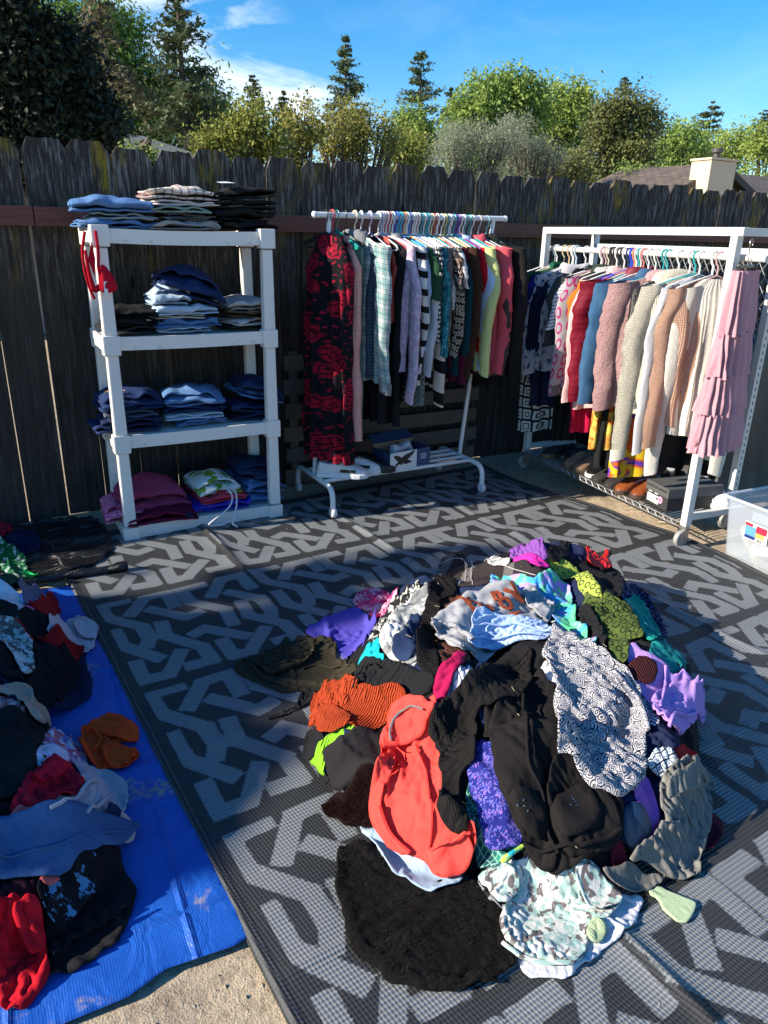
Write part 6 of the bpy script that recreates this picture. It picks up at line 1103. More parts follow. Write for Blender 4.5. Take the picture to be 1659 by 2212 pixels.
stack(543, 915, 2, [
 ('folded_jeans', 'jeans', 'folded check denim lowest below the tilted jeans on the third shelf', .30, .034, DDEN, dict(n=2)),
 ('folded_jeans', 'jeans', 'dark jeans with waistband edge below the tilted jeans', .30, .042, NDEN, dict(n=3, tilt=.1)),
 ('folded_jeans', 'jeans', 'tilted blue jeans leg sliding towards the shelf post', .31, .044, MDEN, dict(n=2, tilt=.28, dx=.03)),
 ('folded_jeans', 'jeans', 'dark blue jeans tilted against the shelf post on the third shelf', .26, .085, NDEN, dict(n=3, tilt=.28, dx=.03, puff=.2, dz=-.02))])
stack(305, 1120, 3, [
 ('folded_blouse', 'blouse', 'pink dotted blouse folded at the back of the bottom shelf', .22, .09, cloth((.55, .06, .22), 'dots', (.75, .5, .6), sc=90), dict(n=4, dx=-.10, dy=.02)),
], y=3.69)
stack(330, 1120, 3, [
 ('folded_pyjamas', 'pyjamas', 'big pink checked pyjamas folded on the bottom shelf', .36, .165, cloth((.38, .03, .10), 'plaid', (.22, .015, .05), (.45, .14, .25), 14), dict(n=5, puff=.25, dx=.0, dy=.04))], y=3.69)
folded('folded_sweatshirt', 'maroon sweatshirt with small navy label drooping over the bottom shelf edge', 'sweatshirt', shx(350, 1120, 3.56), 3.56, TIER[3]-.002, .34, .16, .06, cloth((.14, .008, .035)), 2, rz=-.08, puff=.3)
o = [q for q in COL.objects if q.name.startswith('folded_sweatshirt')][0]; lb = mesh('sewn_label', [(.10, -.095, .022), (.135, -.098, .022), (.135, -.092, .046), (.10, -.089, .046)], [(0, 1, 2, 3)], cloth((.012, .015, .05)), o)
stack(470, 1105, 3, [
 ('folded_shorts', 'shorts', 'royal blue shorts folded flat on the bottom shelf', .38, .055, cloth((.012, .015, .42), rough=.6), dict(n=3)),
 ('folded_shorts', 'shorts', 'coral red shorts under the white floral swim trunks', .27, .060, cloth((.50, .05, .09)), dict(n=4, puff=.3, dx=-.01)),
 ('swim_trunks', 'swim trunks', 'white swim trunks with green leaf print and white drawstring', .26, .075, cloth((.64, .70, .70), 'floral', (.16, .30, .03), (.30, .42, .10), 17), dict(n=4, puff=.5, dx=-.03, dz=-.02))], y=3.665)
st = [q for q in COL.objects if q.name.startswith('swim_trunks')][0]; WC = cloth((.66, .66, .68))
for k, P in enumerate(([(.02, -.13, .06), (.05, -.20, .03), (.03, -.225, -.03), (-.08, -.235, -.09), (-.10, -.22, -.115), (-.02, -.235, -.12), (.03, -.23, -.09)], [(.03, -.13, .06), (.07, -.19, .04), (.06, -.222, -.02), (.04, -.235, -.08), (.02, -.245, -.115), (.05, -.25, -.135)])):
    P = np.array(P); t = np.linspace(0, 1, 26); Q = np.stack([np.interp(t, np.linspace(0, 1, len(P)), P[:, a]) for a in range(3)], 1)
    for _ in range(3): Q[1:-1] = (Q[:-2]+Q[2:]+2*Q[1:-1])/4
    MB().tube(Q, .0045, 6).build('drawstring', WC, st, smooth=True)
stack(553, 1085, 3, [
 ('folded_jeans', 'jeans', 'folded pale jeans lowest of the denim heap on the bottom shelf', .27, .050, MDEN, dict(n=3, dx=.01)),
 ('folded_jeans', 'jeans', 'bunched mid blue jeans tumbling on the bottom shelf', .28, .085, MDEN, dict(n=4, puff=.3, tilt=.12, rz=.2)),
 ('folded_jeans', 'jeans', 'dark blue jeans crowning the denim heap on the bottom shelf', .27, .080, DDEN, dict(n=4, puff=.3, tilt=.2, rz=-.15, dz=-.02))])
# red bra hung over the shelf corner
REDB = cloth((.50, .006, .022), kind='lace')
bra = empty('red_bra', (SX0+.03, SY0-.005, 1.44), 'red lace bra with white price tag hanging from the shelf corner', 'bra')
def pt(px, py, Y): return F(px, py, Y)-np.array(bra.location)
def ribbon(name, pts, w, mat, parent, up=(0, 0, 1)):
    P = np.array(pts); t = np.linspace(0, 1, 24); Q = np.stack([np.interp(t, np.linspace(0, 1, len(P)), P[:, a]) for a in range(3)], 1)
    for _ in range(3): Q[1:-1] = (Q[:-2]+Q[2:]+2*Q[1:-1])/4
    T = np.gradient(Q, axis=0); S = np.cross(T, np.array([0, 1, 0.])); S /= np.linalg.norm(S, axis=1)[:, None]; w = np.broadcast_to(w, (24,))[:, None]
    V = np.concatenate([Q-S*w/2, Q+S*w/2]); i = np.arange(23); o = mesh(name, V, np.stack([i, i+1, i+25, i+24], 1), mat, parent, uv=V[:, [0, 2]]); md = o.modifiers.new('t', 'SOLIDIFY'); md.thickness = .002; return o
ribbon('strap', [pt(183, 500, 3.488), pt(177, 545, 3.488), pt(184, 590, 3.488), pt(196, 630, 3.487), pt(205, 646, 3.486)], .012, REDB, bra)
ribbon('strap', [pt(206, 498, 3.488), pt(213, 545, 3.488), pt(212, 580, 3.488), pt(222, 620, 3.487)], .012, REDB, bra)
ribbon('band', [pt(184, 540, 3.486), pt(192, 590, 3.486), pt(203, 630, 3.486), pt(228, 610, 3.484)], np.linspace(.012, .03, 24), REDB, bra)
cup = np.array([pt(x, y, Y) for x, y, Y in ((213, 545, 3.486), (258, 618, 3.486), (252, 630, 3.476), (228, 634, 3.470), (210, 630, 3.476))]); ct = cup.mean(0)+np.array([0, -.025, 0])
o = mesh('cup', np.concatenate([cup, ct[None]]), [(0, 4, 5), (4, 3, 5), (3, 2, 5), (2, 1, 5), (1, 0, 5)], REDB, bra, uv=np.concatenate([cup, ct[None]])[:, [0, 2]]); sb = o.modifiers.new('s', 'SUBSURF'); sb.levels = sb.render_levels = 3
c2_ = cup[[0, 4]]; mesh('cup', [pt(198, 520, 3.49), pt(206, 560, 3.49), pt(205, 600, 3.485), pt(190, 560, 3.49)], [(0, 1, 2, 3)], REDB, bra, uv=[(0, 0), (.05, 0), (.05, .05), (0, .05)])
mesh('price_tag', [pt(224, 608, 3.466), pt(231, 608, 3.466), pt(234, 638, 3.466), pt(226, 639, 3.466)], [(0, 1, 2, 3)], simple('paper_white', (.72, .74, .76), .6), bra, smooth=False)

# ================================================================== GARMENT RACKS
WPT = simple('white_tube_paint', (.70, .70, .69), .35, .04, 5); CAST = simple('caster_white', (.62, .62, .61), .4); STL = simple('zinc_steel', (.42, .42, .41), .35, .2, 20, metal=.9)
R1X0, R1X1, R1Y, R1Z = 1.600, 2.765, 3.60, 1.530
r1 = empty('garment_rack', (2.1, R1Y, 0), 'white tubular garment rack on casters packed with hangers, before the pallet', 'garment rack'); o1 = np.array([2.1, R1Y, 0])
def part(mb, name, mat, par, o, smooth=True): q = mb.build(name, mat, par, smooth=smooth); q.location = -o; return q
part(MB().tube([(R1X0, R1Y, R1Z-.004), (R1X1, R1Y, R1Z+.010)], .0145, 14), 'rail', WPT, r1, o1)
for x in (R1X0, R1X1): part(MB().lathe([(.0165, 0), (.0165, .014), (.013, .017)], (x, R1Y, R1Z+(.01 if x > 2 else -.004)), 14, np.array([[0, 0, 1 if x > 2 else -1], [0, 1, 0], [-1, 0, 0]])), 'end_cap', WPT, r1, o1)
for xb, xt in ((1.575, 1.675), (2.553, 2.69)): part(MB().tube([(xb, R1Y, .165), (xt, R1Y, R1Z)], .0125, 12), 'upright', WPT, r1, o1)
for x in (1.570, 2.548):
    P = [(x, 3.345, .055), (x, 3.345, .11), (x, 3.352, .145), (x, 3.375, .168), (x, 3.41, .176), (x, 3.76, .176), (x, 3.795, .168), (x, 3.818, .145), (x, 3.825, .11), (x, 3.825, .055)]
    part(MB().tube(P, .0145, 12), 'base_leg', WPT, r1, o1)
    for y in (3.345, 3.825):
        c = part(MB().tube([(x, y, .07), (x, y, .045)], [.010, .008], 10), 'caster', CAST, r1, o1)
        w_ = MB().lathe([(.006, -.016), (.024, -.014), (.029, -.008), (.029, .008), (.024, .014), (.006, .016)], (x, y-.004, .041), 18, np.array([[0, 0, 1], [0, 1, 0], [-1, 0, 0]])).build('wheel', CAST, c, smooth=True)
for k, y in enumerate((3.465, 3.545, 3.625, 3.70)): part(MB().tube([(1.57, y, .180), (2.548, y, .180)], .0105, 10), 'rack_bar', WPT, r1, o1)

# second rack, square to the fence
def R2(y): return 3.20+.096*(y-3.66)                                 # x of its rail
R2Z = 1.385
r2 = empty('utility_rack', (3.25, 2.95, 0), 'white steel frame rack with wire shelf of shoes and packed clothes rail', 'garment rack'); o2 = np.array([3.25, 2.95, 0])
a_ = .096; ca_, sa_ = math.cos(-a_), math.sin(-a_)
def r2p(u, v, z): return np.array([3.14+u*math.cos(a_)-.0958*v+0, 3.66-v*.9954-u*.0958*.0, z])   # u: depth away from rug, v: along rack from the far post
ROT2 = rotz(-.096)
wpt2 = simple('chipped_white_paint', (.62, .61, .57), .45, .12, 9, .1)
for (u, v, top) in ((0, 0, 1.50), (0, 1.415, 1.50), (.40, 0, 1.49), (.42, 1.34, 1.49)):
    p = r2p(u, v, 0); part(MB().box((p[0], p[1], (top+.11)/2), (.038, .038, top-.11), ROT2, bev=.003), 'post', wpt2, r2, o2, False)
    c = part(MB().box((p[0], p[1], .112), (.03, .03, .06)), 'caster', STL, r2, o2, False)
    for s in (-1, 1): MB().box((p[0]-.012, p[1]+s*.017, .062), (.045, .003, .06)).build('fork', STL, c)
    MB().lathe([(.010, -.012), (.040, -.012), (.043, -.008), (.043, .008), (.040, .012), (.010, .012)], (p[0]-.02, p[1], .044), 22, np.array([[1, 0, 0], [0, 0, -1], [0, 1, 0]])).build('wheel', simple('grey_rubber', (.28, .28, .27), .5), c, smooth=True)
for k in range(34):                                                   # slots punched in the near back post
    p = r2p(.42, 1.34, .25+.036*k); part(MB().box((p[0]-.002, p[1]-.0196, p[2]), (.004, .002, .016), ROT2), 'slot', simple('slot_dark', (.02, .02, .02), .8), r2, o2, False)
for (u, z, v0, v1) in ((0, 1.487, -.02, 1.46), (.40, 1.40, 0, 1.40)):
    a, b = r2p(u, v0, z), r2p(u, v1, z); part(MB().box((a+b)/2, (.036, np.linalg.norm(b-a), .036), ROT2, bev=.003), 'top_bar', wpt2, r2, o2, False)
for v in (0, 1.415):
    a, b = r2p(.02, v, 1.487), r2p(.42, v, 1.487); part(MB().box((a+b)/2, (.36, .034, .034), ROT2, bev=.003), 'cross_bar', wpt2, r2, o2, False)
    a, b = r2p(.02, v, .145), r2p(.42, v, .145); part(MB().box((a+b)/2, (.37, .03, .034), ROT2, bev=.003), 'cross_bar', wpt2, r2, o2, False)
a, b = np.array([R2(3.68), 3.68, R2Z]), np.array([R2(2.12), 2.12, R2Z-.006]); part(MB().tube([a, b], .0155, 12), 'rail', wpt2, r2, o2)
ws = MB()                                                             # wire shelf: zig-zag truss front edge and cross wires
WZ = .128; f0, f1 = r2p(-.03, .02, WZ), r2p(-.03, 1.39, WZ)
for u in (-.03, .43):
    p0, p1 = r2p(u, .02, WZ), r2p(u, 1.39, WZ); ws.tube([p0, p1], .004, 6); ws.tube([p0-[0, 0, .024], p1-[0, 0, .024]], .004, 6)
    zz = [p0+(p1-p0)*t-np.array([0, 0, .024*(k % 2)]) for k, t in enumerate(np.linspace(0, 1, 49))]; ws.tube(zz, .0026, 5)
for t in np.linspace(0, 1, 56): p = r2p(-.03, .02+1.37*t, WZ); q = r2p(.43, .02+1.37*t, WZ); ws.tube([p, q], .0024, 5)
part(ws, 'wire_shelf', simple('chrome_wire', (.5, .5, .5), .3, .1, 5, metal=.8), r2, o2)['kind'] = 'stuff'
em = MB()                                                             # expanded metal back panel
for k in range(30):
    for s in (1, -1):
        v0 = .55+.05*k-(.52 if s > 0 else 0); pts = [(v0+s*.042*j*.62, 1.37-.036*j) for j in range(19)]; pts = [(v, z) for v, z in pts if .42 <= v <= 1.32]
        if len(pts) > 1: em.tube([r2p(.415, v, z) for v, z in pts], .0022, 4, cap=False)
part(em, 'mesh_panel', simple('zinc_mesh', (.38, .38, .37), .45, .1, 5, metal=.6), r2, o2)['kind'] = 'stuff'

# ------------------------------------------------------------------ hangers and hanging clothes
HG = {}
def plastic(c): 
    k = ('pl', c)
    if k not in HG: q = N('hanger_plastic'); HG[k] = q.fin(q.mix(q.noise(q.obj(), 30, 2), sc3(c, .92), sc3(c, 1.06)), .32)
    return HG[k]
HM_MESH = {}
def hanger_mesh(w, kind):
    key = (round(w, 3), kind)
    if key not in HM_MESH:
        mb = MB(); r = .0042 if kind == 'tube' else .0022
        t = np.linspace(math.radians(-30), math.radians(200), 14); hk = [(math.cos(a)*-.019, 0, .002+math.sin(a)*.019) for a in t][::-1]
        hk = [(.019*math.cos(a), 0, .019*math.sin(a)) for a in np.linspace(math.radians(200), math.radians(-20), 14)]
        hk += [(.012, 0, -.03), (0, 0, -.045), (0, 0, -.085)]; mb.tube(hk, r, 6)
        if kind == 'velvet':
            for s in (-1, 1): mb.box((s*w/2, 0, -.118), (w*1.06, .007, .02), np.array([[math.cos(s*.36), 0, math.sin(s*.36)], [0, 1, 0], [-math.sin(s*.36), 0, math.cos(s*.36)]]), bev=.003)
            mb.box((0, 0, -.160), (2*w*.96, .006, .008), bev=.002)
        else:
            tri_ = [(0, 0, -.085), (w*.5, 0, -.112), (w*.95, 0, -.143), (w, 0, -.155), (w*.95, 0, -.165), (0, 0, -.166), (-w*.95, 0, -.165), (-w, 0, -.155), (-w*.95, 0, -.143), (-w*.5, 0, -.112)]
            mb.tube(tri_, r, 6, closed=True)
        o = mb.build('hanger', None, None, smooth=True); HM_MESH[key] = o.data; bpy.data.objects.remove(o)
    return HM_MESH[key]
HNAME = {}
def hanger(p, ax, col, label, yaw=0, w=.2, kind='tube', group=None, swing=0):
    o = link('hanger', hanger_mesh(w, kind).copy()); o.data.materials.append(plastic(col)); o.location = p; o.rotation_euler = (swing, 0, ax+yaw); return tag(o, label, 'hanger', group)
def garment(name, label, cat, p, ax, L, mat, sleeve=0, sw=.19, tk=1., flare=1., yaw=0, seed=None, smat=None, collar=None, neck=.055, strap=False, fold=1., srad=.05, group=None, cuff=None, tier=None, drop=.10, sl_in=0.):
    """a garment hanging from the rail at p; ax turns its shoulder line; L is rail to hem, sleeve is rail to cuff"""
    sd_ = seed if seed is not None else hash_s(label); r = np.random.default_rng(sd_); t = empty(name, p, label, cat, group, rz=ax+yaw)
    m, n = 64, 34; s = np.linspace(0, 1, n)**1.15; z = -drop-(L-drop)*s; d = -z-drop
    sh = .062
    hw = np.where(d < sh, neck+(sw-neck)*(d/sh)**.8, sw*(1-.06*sm((d-sh)/.25)+(flare-1)*sm((d-.12)/max(.2, L-.25))))
    if strap: hw = np.where(d < .14, sw*(.55+.35*sm(d/.14)), hw)
    ht = (.010+.020*sm(d/.16))*tk+.010*tk*(flare-1)*sm(d/.6)
    ph = np.linspace(0, 2*math.pi, m, endpoint=False); c, q = np.cos(ph), np.sin(ph); o = r.uniform(0, 50, 6)
    W = np.sign(c)*abs(c)**.75; T = np.sign(q)*abs(q)**.8; V = []
    for k in range(n):
        fz = sm((d[k]-.04)/.35)*fold; f1 = fbm(ph*0+W*3.3+o[0], ph*0+d[k]*.9+o[1]+(q > 0)*7, 2); f2 = np.sin(W*13+o[2]+2.2*fbm(W*1.5+o[3], W*0+d[k]*1.1, 1))
        tt = ht[k]*T*(1+.25*f1)+fz*(.013*f2+.013*f1+.010*(.4-abs(fbm(W*4+d[k]*2.5+o[2], W*0+d[k]*3+o[4]+(q > 0)*3, 2))))*tk**.5*abs(q)**.3
        ww = hw[k]*W*(1+.02*f1)+.010*fz*fbm(ph*0+d[k]*5+o[4], ph*0+c, 2)
        tt = tt+.016*vnoise(np.array(d[k]*2.2+o[5]), np.array(3.))*fz
        if tier: tt = tt*(1+.5*np.exp(-np.min(np.abs(d[k]-np.array(tier)))/.02))
        V.append(np.stack([ww, tt, np.full(m, z[k])+.006*fz*f2*(k == n-1)], 1))
    V = np.concatenate(V); i = (np.arange(n-1)[:, None]*m+np.arange(m)[None]).ravel(); j = (np.arange(n-1)[:, None]*m+(np.arange(m)+1)[None] % m).ravel()
    per = np.concatenate([[0], np.cumsum(abs(np.diff(W))*sw)]); uv = np.stack([np.tile(np.where(np.arange(m) <= m//2, ph/math.pi, 2-ph/math.pi)*2*sw, n)+sd_ % 7, np.repeat(-z, m)], 1)
    mesh('body', V, np.stack([i, j, j+m, i+m], 1), mat, t, uv=uv)
    if sleeve:
        for sg in (1, -1):
            Ls = sleeve-drop; ns, ms = 30, 16; u = np.linspace(0, 1, ns); P = []
            short = Ls < .35
            for k in range(ns):
                x = sg*(sw-.03+.045*sm(u[k]/.3)+(.05 if short else .0)*u[k]-sl_in*u[k]+.012*vnoise(np.array(u[k]*3+o[0]+sg), np.array(1.))); y = .02*vnoise(np.array(u[k]*2.5+o[1]), np.array(2.+sg))*sm(u[k]/.3); zz = -drop-sh*.6-(Ls-sh*.6)*u[k]
                a = 2*math.pi*np.arange(ms)/ms; rr = srad*(1.05-.32*u[k])*(1 if u[k] < .93 else .92); wr = 1+.20*(.4-abs(fbm(a*0+u[k]*7+o[2]+np.sin(a)*1.5, np.cos(a)*1.5+o[3]+sg*3, 2)))+.10*fbm(a*0+u[k]*15+o[3], np.cos(a)*2+sg, 2)
                P.append(np.stack([x+rr*wr*np.cos(a), y+rr*.5*wr*np.sin(a), np.full(ms, zz)+.01*np.cos(a)*(-sg)], 1))
            P = np.concatenate(P); i = (np.arange(ns-1)[:, None]*ms+np.arange(ms)[None]).ravel(); j = (np.arange(ns-1)[:, None]*ms+(np.arange(ms)+1)[None] % ms).ravel()
            so2 = mesh('sleeve', P, np.stack([i, j, j+ms, i+ms], 1), smat or mat, t, uv=np.stack([np.tile(np.abs(np.arange(ms)-ms/2)/ms*.5, ns), np.repeat(u*Ls, ms)], 1))
            if cuff is not None:
                q0 = P[-ms:]; cc = q0.mean(0); V2 = np.concatenate([cc+(q0-cc)*1.06+[0, 0, .05], cc+(q0-cc)*.98-[0, 0, .012]]); a = np.arange(ms); mesh('cuff', V2, np.stack([a, (a+1) % ms, (a+1) % ms+ms, a+ms], 1), cuff, so2, uv=np.concatenate([np.stack([a/ms*.25, a*0], 1), np.stack([a/ms*.25, a*0+.06], 1)]))
    if collar is not None:
        cm, ch, cr_ = collar; a = np.linspace(0, 2*math.pi, 20, endpoint=False); V = []
        for (rr, zz) in ((neck*.9, -drop-.012), (neck*1.2, -drop+ch*.6), (neck*1.35+cr_, -drop+ch*.35), (neck*1.5+cr_, -drop-.03)):
            V.append(np.stack([rr*np.cos(a), rr*.45*np.sin(a)+.004*np.sin(3*a), zz+.006*np.sin(2*a+sd_)], 1))
        V = np.concatenate(V); i = (np.arange(3)[:, None]*20+np.arange(20)[None]).ravel(); j = (np.arange(3)[:, None]*20+(np.arange(20)+1)[None] % 20).ravel()
        o = mesh('collar', V, np.stack([i, j, j+20, i+20], 1), cm, t, uv=V[:, :2]); sb = o.modifiers.new('s', 'SUBSURF'); sb.levels = sb.render_levels = 1
    return t
def c5(x): return F((1100+x/1.58)/1.8517, 472, R1Y)[0]
AX1, AX2 = -math.pi/2, math.pi-.096                                    # +width axis points at the camera side of each rack
def zlen(px, py, Y): return R1Z-F(px, py, Y)[2]
def P1(cx): return (c5(cx), R1Y, R1Z+.002)
K = dict
ROSE = cloth((.007, .006, .009), 'rose', (.30, .006, .026), (.05, .002, .006), 9); ROSE2 = cloth((.012, .011, .012), 'rose', (.62, .015, .055), (.22, .006, .02), 14)
# hook x (in the picture), name, category, label, rail-to-hem, rail-to-cuff, material, options
RACK1 = [
 (318, 'rose_dress', 'dress', 'long black dress with dark red roses, first on the white rack', 1.24, 0, ROSE, K(sw=.15, flare=1.2, yaw=.42, tk=1.7, strap=True)),
 (345, 'rose_robe', 'robe', 'long black robe with bright red blossoms and sleeves', 1.26, .62, ROSE2, K(sw=.15, flare=1.05, yaw=-.05)),
 (362, 'red_dress', 'dress', 'narrow red evening dress beside the long rose robe', 1.27, 0, cloth((.45, .01, .04), rough=.5), K(sw=.14, flare=.85, strap=True)),
 (392, 'pink_dress', 'dress', 'long pink dress with ring print and green hem ribbon', 1.13, 0, cloth((.62, .26, .27), 'rings', (.62, .42, .26), sc=34), K(sw=.20, flare=1.15, yaw=.12, tk=1.3, strap=True)),
 (440, 'paisley_dress', 'dress', 'teal green paisley dress behind the plaid flannel shirt', 1.13, 0, cloth((.05, .16, .15), 'paisley', (.28, .34, .26), sc=24), K(sw=.15)),
 (505, 'flannel_shirt', 'shirt', 'teal and white plaid flannel shirt with grey fleece hood', .82, .86, cloth((.58, .60, .60), 'plaid', (.12, .30, .30), (.02, .05, .07), 4.2), K(sw=.23, yaw=.22, collar=(cloth((.25, .25, .27), kind='fur', bstr=1.), .06, .02), cuff=cloth((.22, .20, .20), kind='rib'), srad=.058)),
 (545, 'navy_plaid_shirt', 'shirt', 'dark navy plaid shirt just behind the flannel shirt', .80, .62, cloth((.012, .02, .05), 'plaid', (.03, .06, .10), (.16, .2, .26), 6), K(sw=.19)),
 (600, 'black_skirt_suit', 'dress', 'long plain black dress left of the rust red camisole', 1.06, 0, BK, K(sw=.16)),
 (655, 'rust_camisole', 'camisole', 'rust red sleeveless camisole with folds under white hangers', .52, 0, cloth((.40, .04, .02), rough=.6), K(sw=.16, strap=True, fold=1.6, yaw=.2)),
 (690, 'black_gown', 'dress', 'long black gown with sheer panel below the rust camisole', 1.08, 0, BK, K(sw=.18, tk=1.2)),
 (725, 'black_blazer', 'blazer', 'black blazer with grey satin lapel', .86, .80, BK, K(collar=(cloth((.16, .16, .17), rough=.4), .03, .02))),
 (752, 'lilac_lace_top', 'blouse', 'lilac lace blouse with long flower patterned sleeves', .78, .94, cloth((.44, .34, .47), 'floral', (.62, .54, .64), (.5, .4, .52), 26, kind='lace'), K(sw=.2, srad=.048)),
 (778, 'magenta_lace_top', 'camisole', 'black mesh camisole with magenta lace bodice and ruffled hem', .74, 0, cloth((.012, .010, .014)), K(sw=.2, strap=True, yaw=.2, collar=None)),
 (800, 'striped_sweater', 'sweater', 'black and white bold striped sweater', .84, .84, cloth((.62, .62, .60), 'blocks', (.012, .012, .012), (.62, .6, .58), 3.4), K(sw=.19)),
 (818, 'sky_shirt', 'shirt', 'light sky blue shirt between striped sweater and green tartan dress', .74, .66, cloth((.40, .50, .68)), K(sw=.18)),
 (836, 'green_knit', 'sweater', 'dark green tee with burgundy lace hem', .82, .40, cloth((.02, .06, .03)), K(sw=.18)),
 (853, 'tartan_dress', 'dress', 'green navy and white diagonal tartan dress', .98, 0, cloth((.012, .05, .045), 'plaid', (.03, .10, .08), (.55, .55, .55), 5, rot=.8), K(sw=.2, flare=1.05)),
 (872, 'grey_cardigan', 'cardigan', 'pale grey cardigan beside the tartan dress', .78, .80, cloth((.45, .46, .50)), K(sw=.19)),
 (890, 'dotted_dress', 'blouse', 'black blouse with small white dots', .72, .62, cloth((.010, .010, .010), 'dots', (.65, .64, .6), sc=38), K(sw=.2)),
 (908, 'block_sweater', 'sweater', 'cream and black wide block striped sweater', .88, .98, cloth((.60, .52, .46), 'blocks', (.010, .010, .010), (.62, .54, .48), 1.7), K(sw=.17)),
 (924, 'mustard_shirt', 'shirt', 'mustard yellow shirt sleeve between dotted blouse and teal print', .74, .70, cloth((.42, .32, .03)), K(sw=.18)),
 (942, 'teal_print_shirt', 'shirt', 'teal blue leaf print shirt', .72, .70, cloth((.03, .22, .25), 'camo', (.01, .09, .12), (.10, .38, .40), 26), K(sw=.2)),
 (958, 'white_blouse', 'blouse', 'white eyelet blouse among the print shirts', .58, .45, cloth((.64, .64, .66), 'sparse', (.1, .1, .1), (.2, .2, .2), 30), K(sw=.2)),
 (974, 'paisley_shirt', 'shirt', 'taupe and black paisley shirt', .80, .60, cloth((.24, .18, .17), 'paisley', (.03, .03, .03), sc=22), K(sw=.19)),
 (992, 'brown_tee', 'tee', 'brown and white raglan tee with short sleeves', .62, .34, cloth((.16, .075, .04)), K(sw=.2, smat=cloth((.66, .64, .62)))),
 (1010, 'leopard_tee', 'tee', 'floral dark tee beside the brown raglan tee', .66, .36, cloth((.03, .028, .03), 'floral', (.25, .14, .10), (.4, .35, .3), 24), K(sw=.2)),
 (1030, 'ring_print_shirt', 'shirt', 'black shirt printed with cream rings', .68, .70, cloth((.014, .012, .010), 'rings', (.55, .46, .36), sc=26), K(sw=.21, srad=.058)),
 (1055, 'teal_knit', 'sweater', 'dark teal knitted sweater', .82, .84, cloth((.005, .045, .06), kind='knit'), K(sw=.19)),
 (1085, 'burgundy_blouse', 'blouse', 'burgundy velvet blouse beside brown cardigan', .86, .86, cloth((.10, .008, .03)), K(sw=.18)),
 (1112, 'brown_cardigan', 'cardigan', 'dark brown fine knit cardigan', .78, .82, cloth((.045, .018, .010), kind='knit', weave=2), K(sw=.21, srad=.055)),
 (1140, 'red_lace_blouse', 'blouse', 'bright red lace blouse beside pale denim shirt', .70, .70, cloth((.48, .008, .020), kind='lace'), K(sw=.2)),
 (1170, 'pale_blue_shirt', 'shirt', 'pale washed blue denim shirt', .78, .80, cloth((.38, .48, .66), 'denim', (.50, .58, .72)), K(sw=.21, srad=.058, collar=(cloth((.42, .52, .68)), .04, .01))),
 (1205, 'yellow_cardigan', 'cardigan', 'pale lemon green cardigan', .80, .81, cloth((.58, .60, .24)), K(sw=.22, srad=.06, cuff=cloth((.58, .60, .24), kind='rib'))),
 (1245, 'coral_hoodie', 'hoodie', 'coral pink hoodie on the white rack', .82, .80, cloth((.60, .085, .11)), K(sw=.23, srad=.062, collar=(cloth((.60, .085, .11)), .05, .025), cuff=cloth((.60, .085, .11), kind='rib'))),
 (1290, 'leather_jacket', 'jacket', 'black leather jacket behind the coral hoodie', .84, .82, cloth((.010, .010, .011), rough=.4), K(sw=.23, tk=1.2)),
 (1340, 'black_coat', 'coat', 'long black coat with fuzzy collar, last on the white rack', .92, .86, cloth((.012, .011, .011)), K(sw=.25, tk=1.5, srad=.066, collar=(cloth((.02, .02, .02), kind='fur', bstr=1.), .055, .03))),
]
WH = (.68, .68, .66); BLKH = (.012, .012, .012)
HC1 = {318: ('velvet', BLKH, 'black'), 345: ('velvet', BLKH, 'black'), 362: ('tube', (.55, .05, .08), 'red'), 392: ('velvet', (.01, .25, .2), 'dark green'), 440: ('velvet', BLKH, 'black'), 505: ('tube', (.68, .60, .40), 'cream')}
cyc = [(WH, 'white'), ((.45, .44, .58), 'lilac'), (WH, 'white'), ((.55, .05, .06), 'red'), (WH, 'white'), ((.03, .14, .52), 'blue'), ((.02, .34, .38), 'teal'), ((.03, .14, .52), 'blue'), (WH, 'white'), (WH, 'white'), ((.03, .16, .45), 'blue'), (WH, 'white'), ((.62, .38, .38), 'pink'), ((.02, .02, .06), 'navy'), ((.02, .34, .38), 'teal'), (WH, 'white'), ((.02, .30, .34), 'teal'), (WH, 'white'), ((.60, .50, .30), 'cream'), ((.5, .05, .05), 'red'), (WH, 'white'), (WH, 'white'), ((.03, .30, .33), 'teal'), (WH, 'white'), ((.14, .04, .30), 'purple'), (WH, 'white'), ((.02, .28, .30), 'teal'), (WH, 'white'), ((.45, .45, .44), 'grey'), ((.2, .42, .45), 'aqua'), ((.35, .52, .58), 'pale aqua'), (WH, 'white')]
GR1 = 'hangers on the white garment rack'
rr_ = random.Random(5); k = 0
for (cx, nm, cat, lab, L, S, mt, kw) in RACK1:
    p = np.array(P1(cx)); kw = dict(kw); yaw = kw.pop('yaw', rr_.uniform(-.02, .32))
    garment(nm, lab, cat, p+np.array([-.01, -.075, 0]) if nm == 'rose_dress' else p, AX1, L, mt, S, yaw=yaw, **kw)
    if cx in HC1: kd, col, cn = HC1[cx]
    else: kd = 'tube'; col, cn = cyc[k % len(cyc)]; k += 1
    hanger(p, AX1, col, ('%s hanger carrying the %s' % (cn+(' flocked' if kd == 'velvet' else ' plastic'), lab.split(',')[0]))[:], yaw=yaw, w=min(.2, kw.get('sw', .19)*.97), kind=kd)
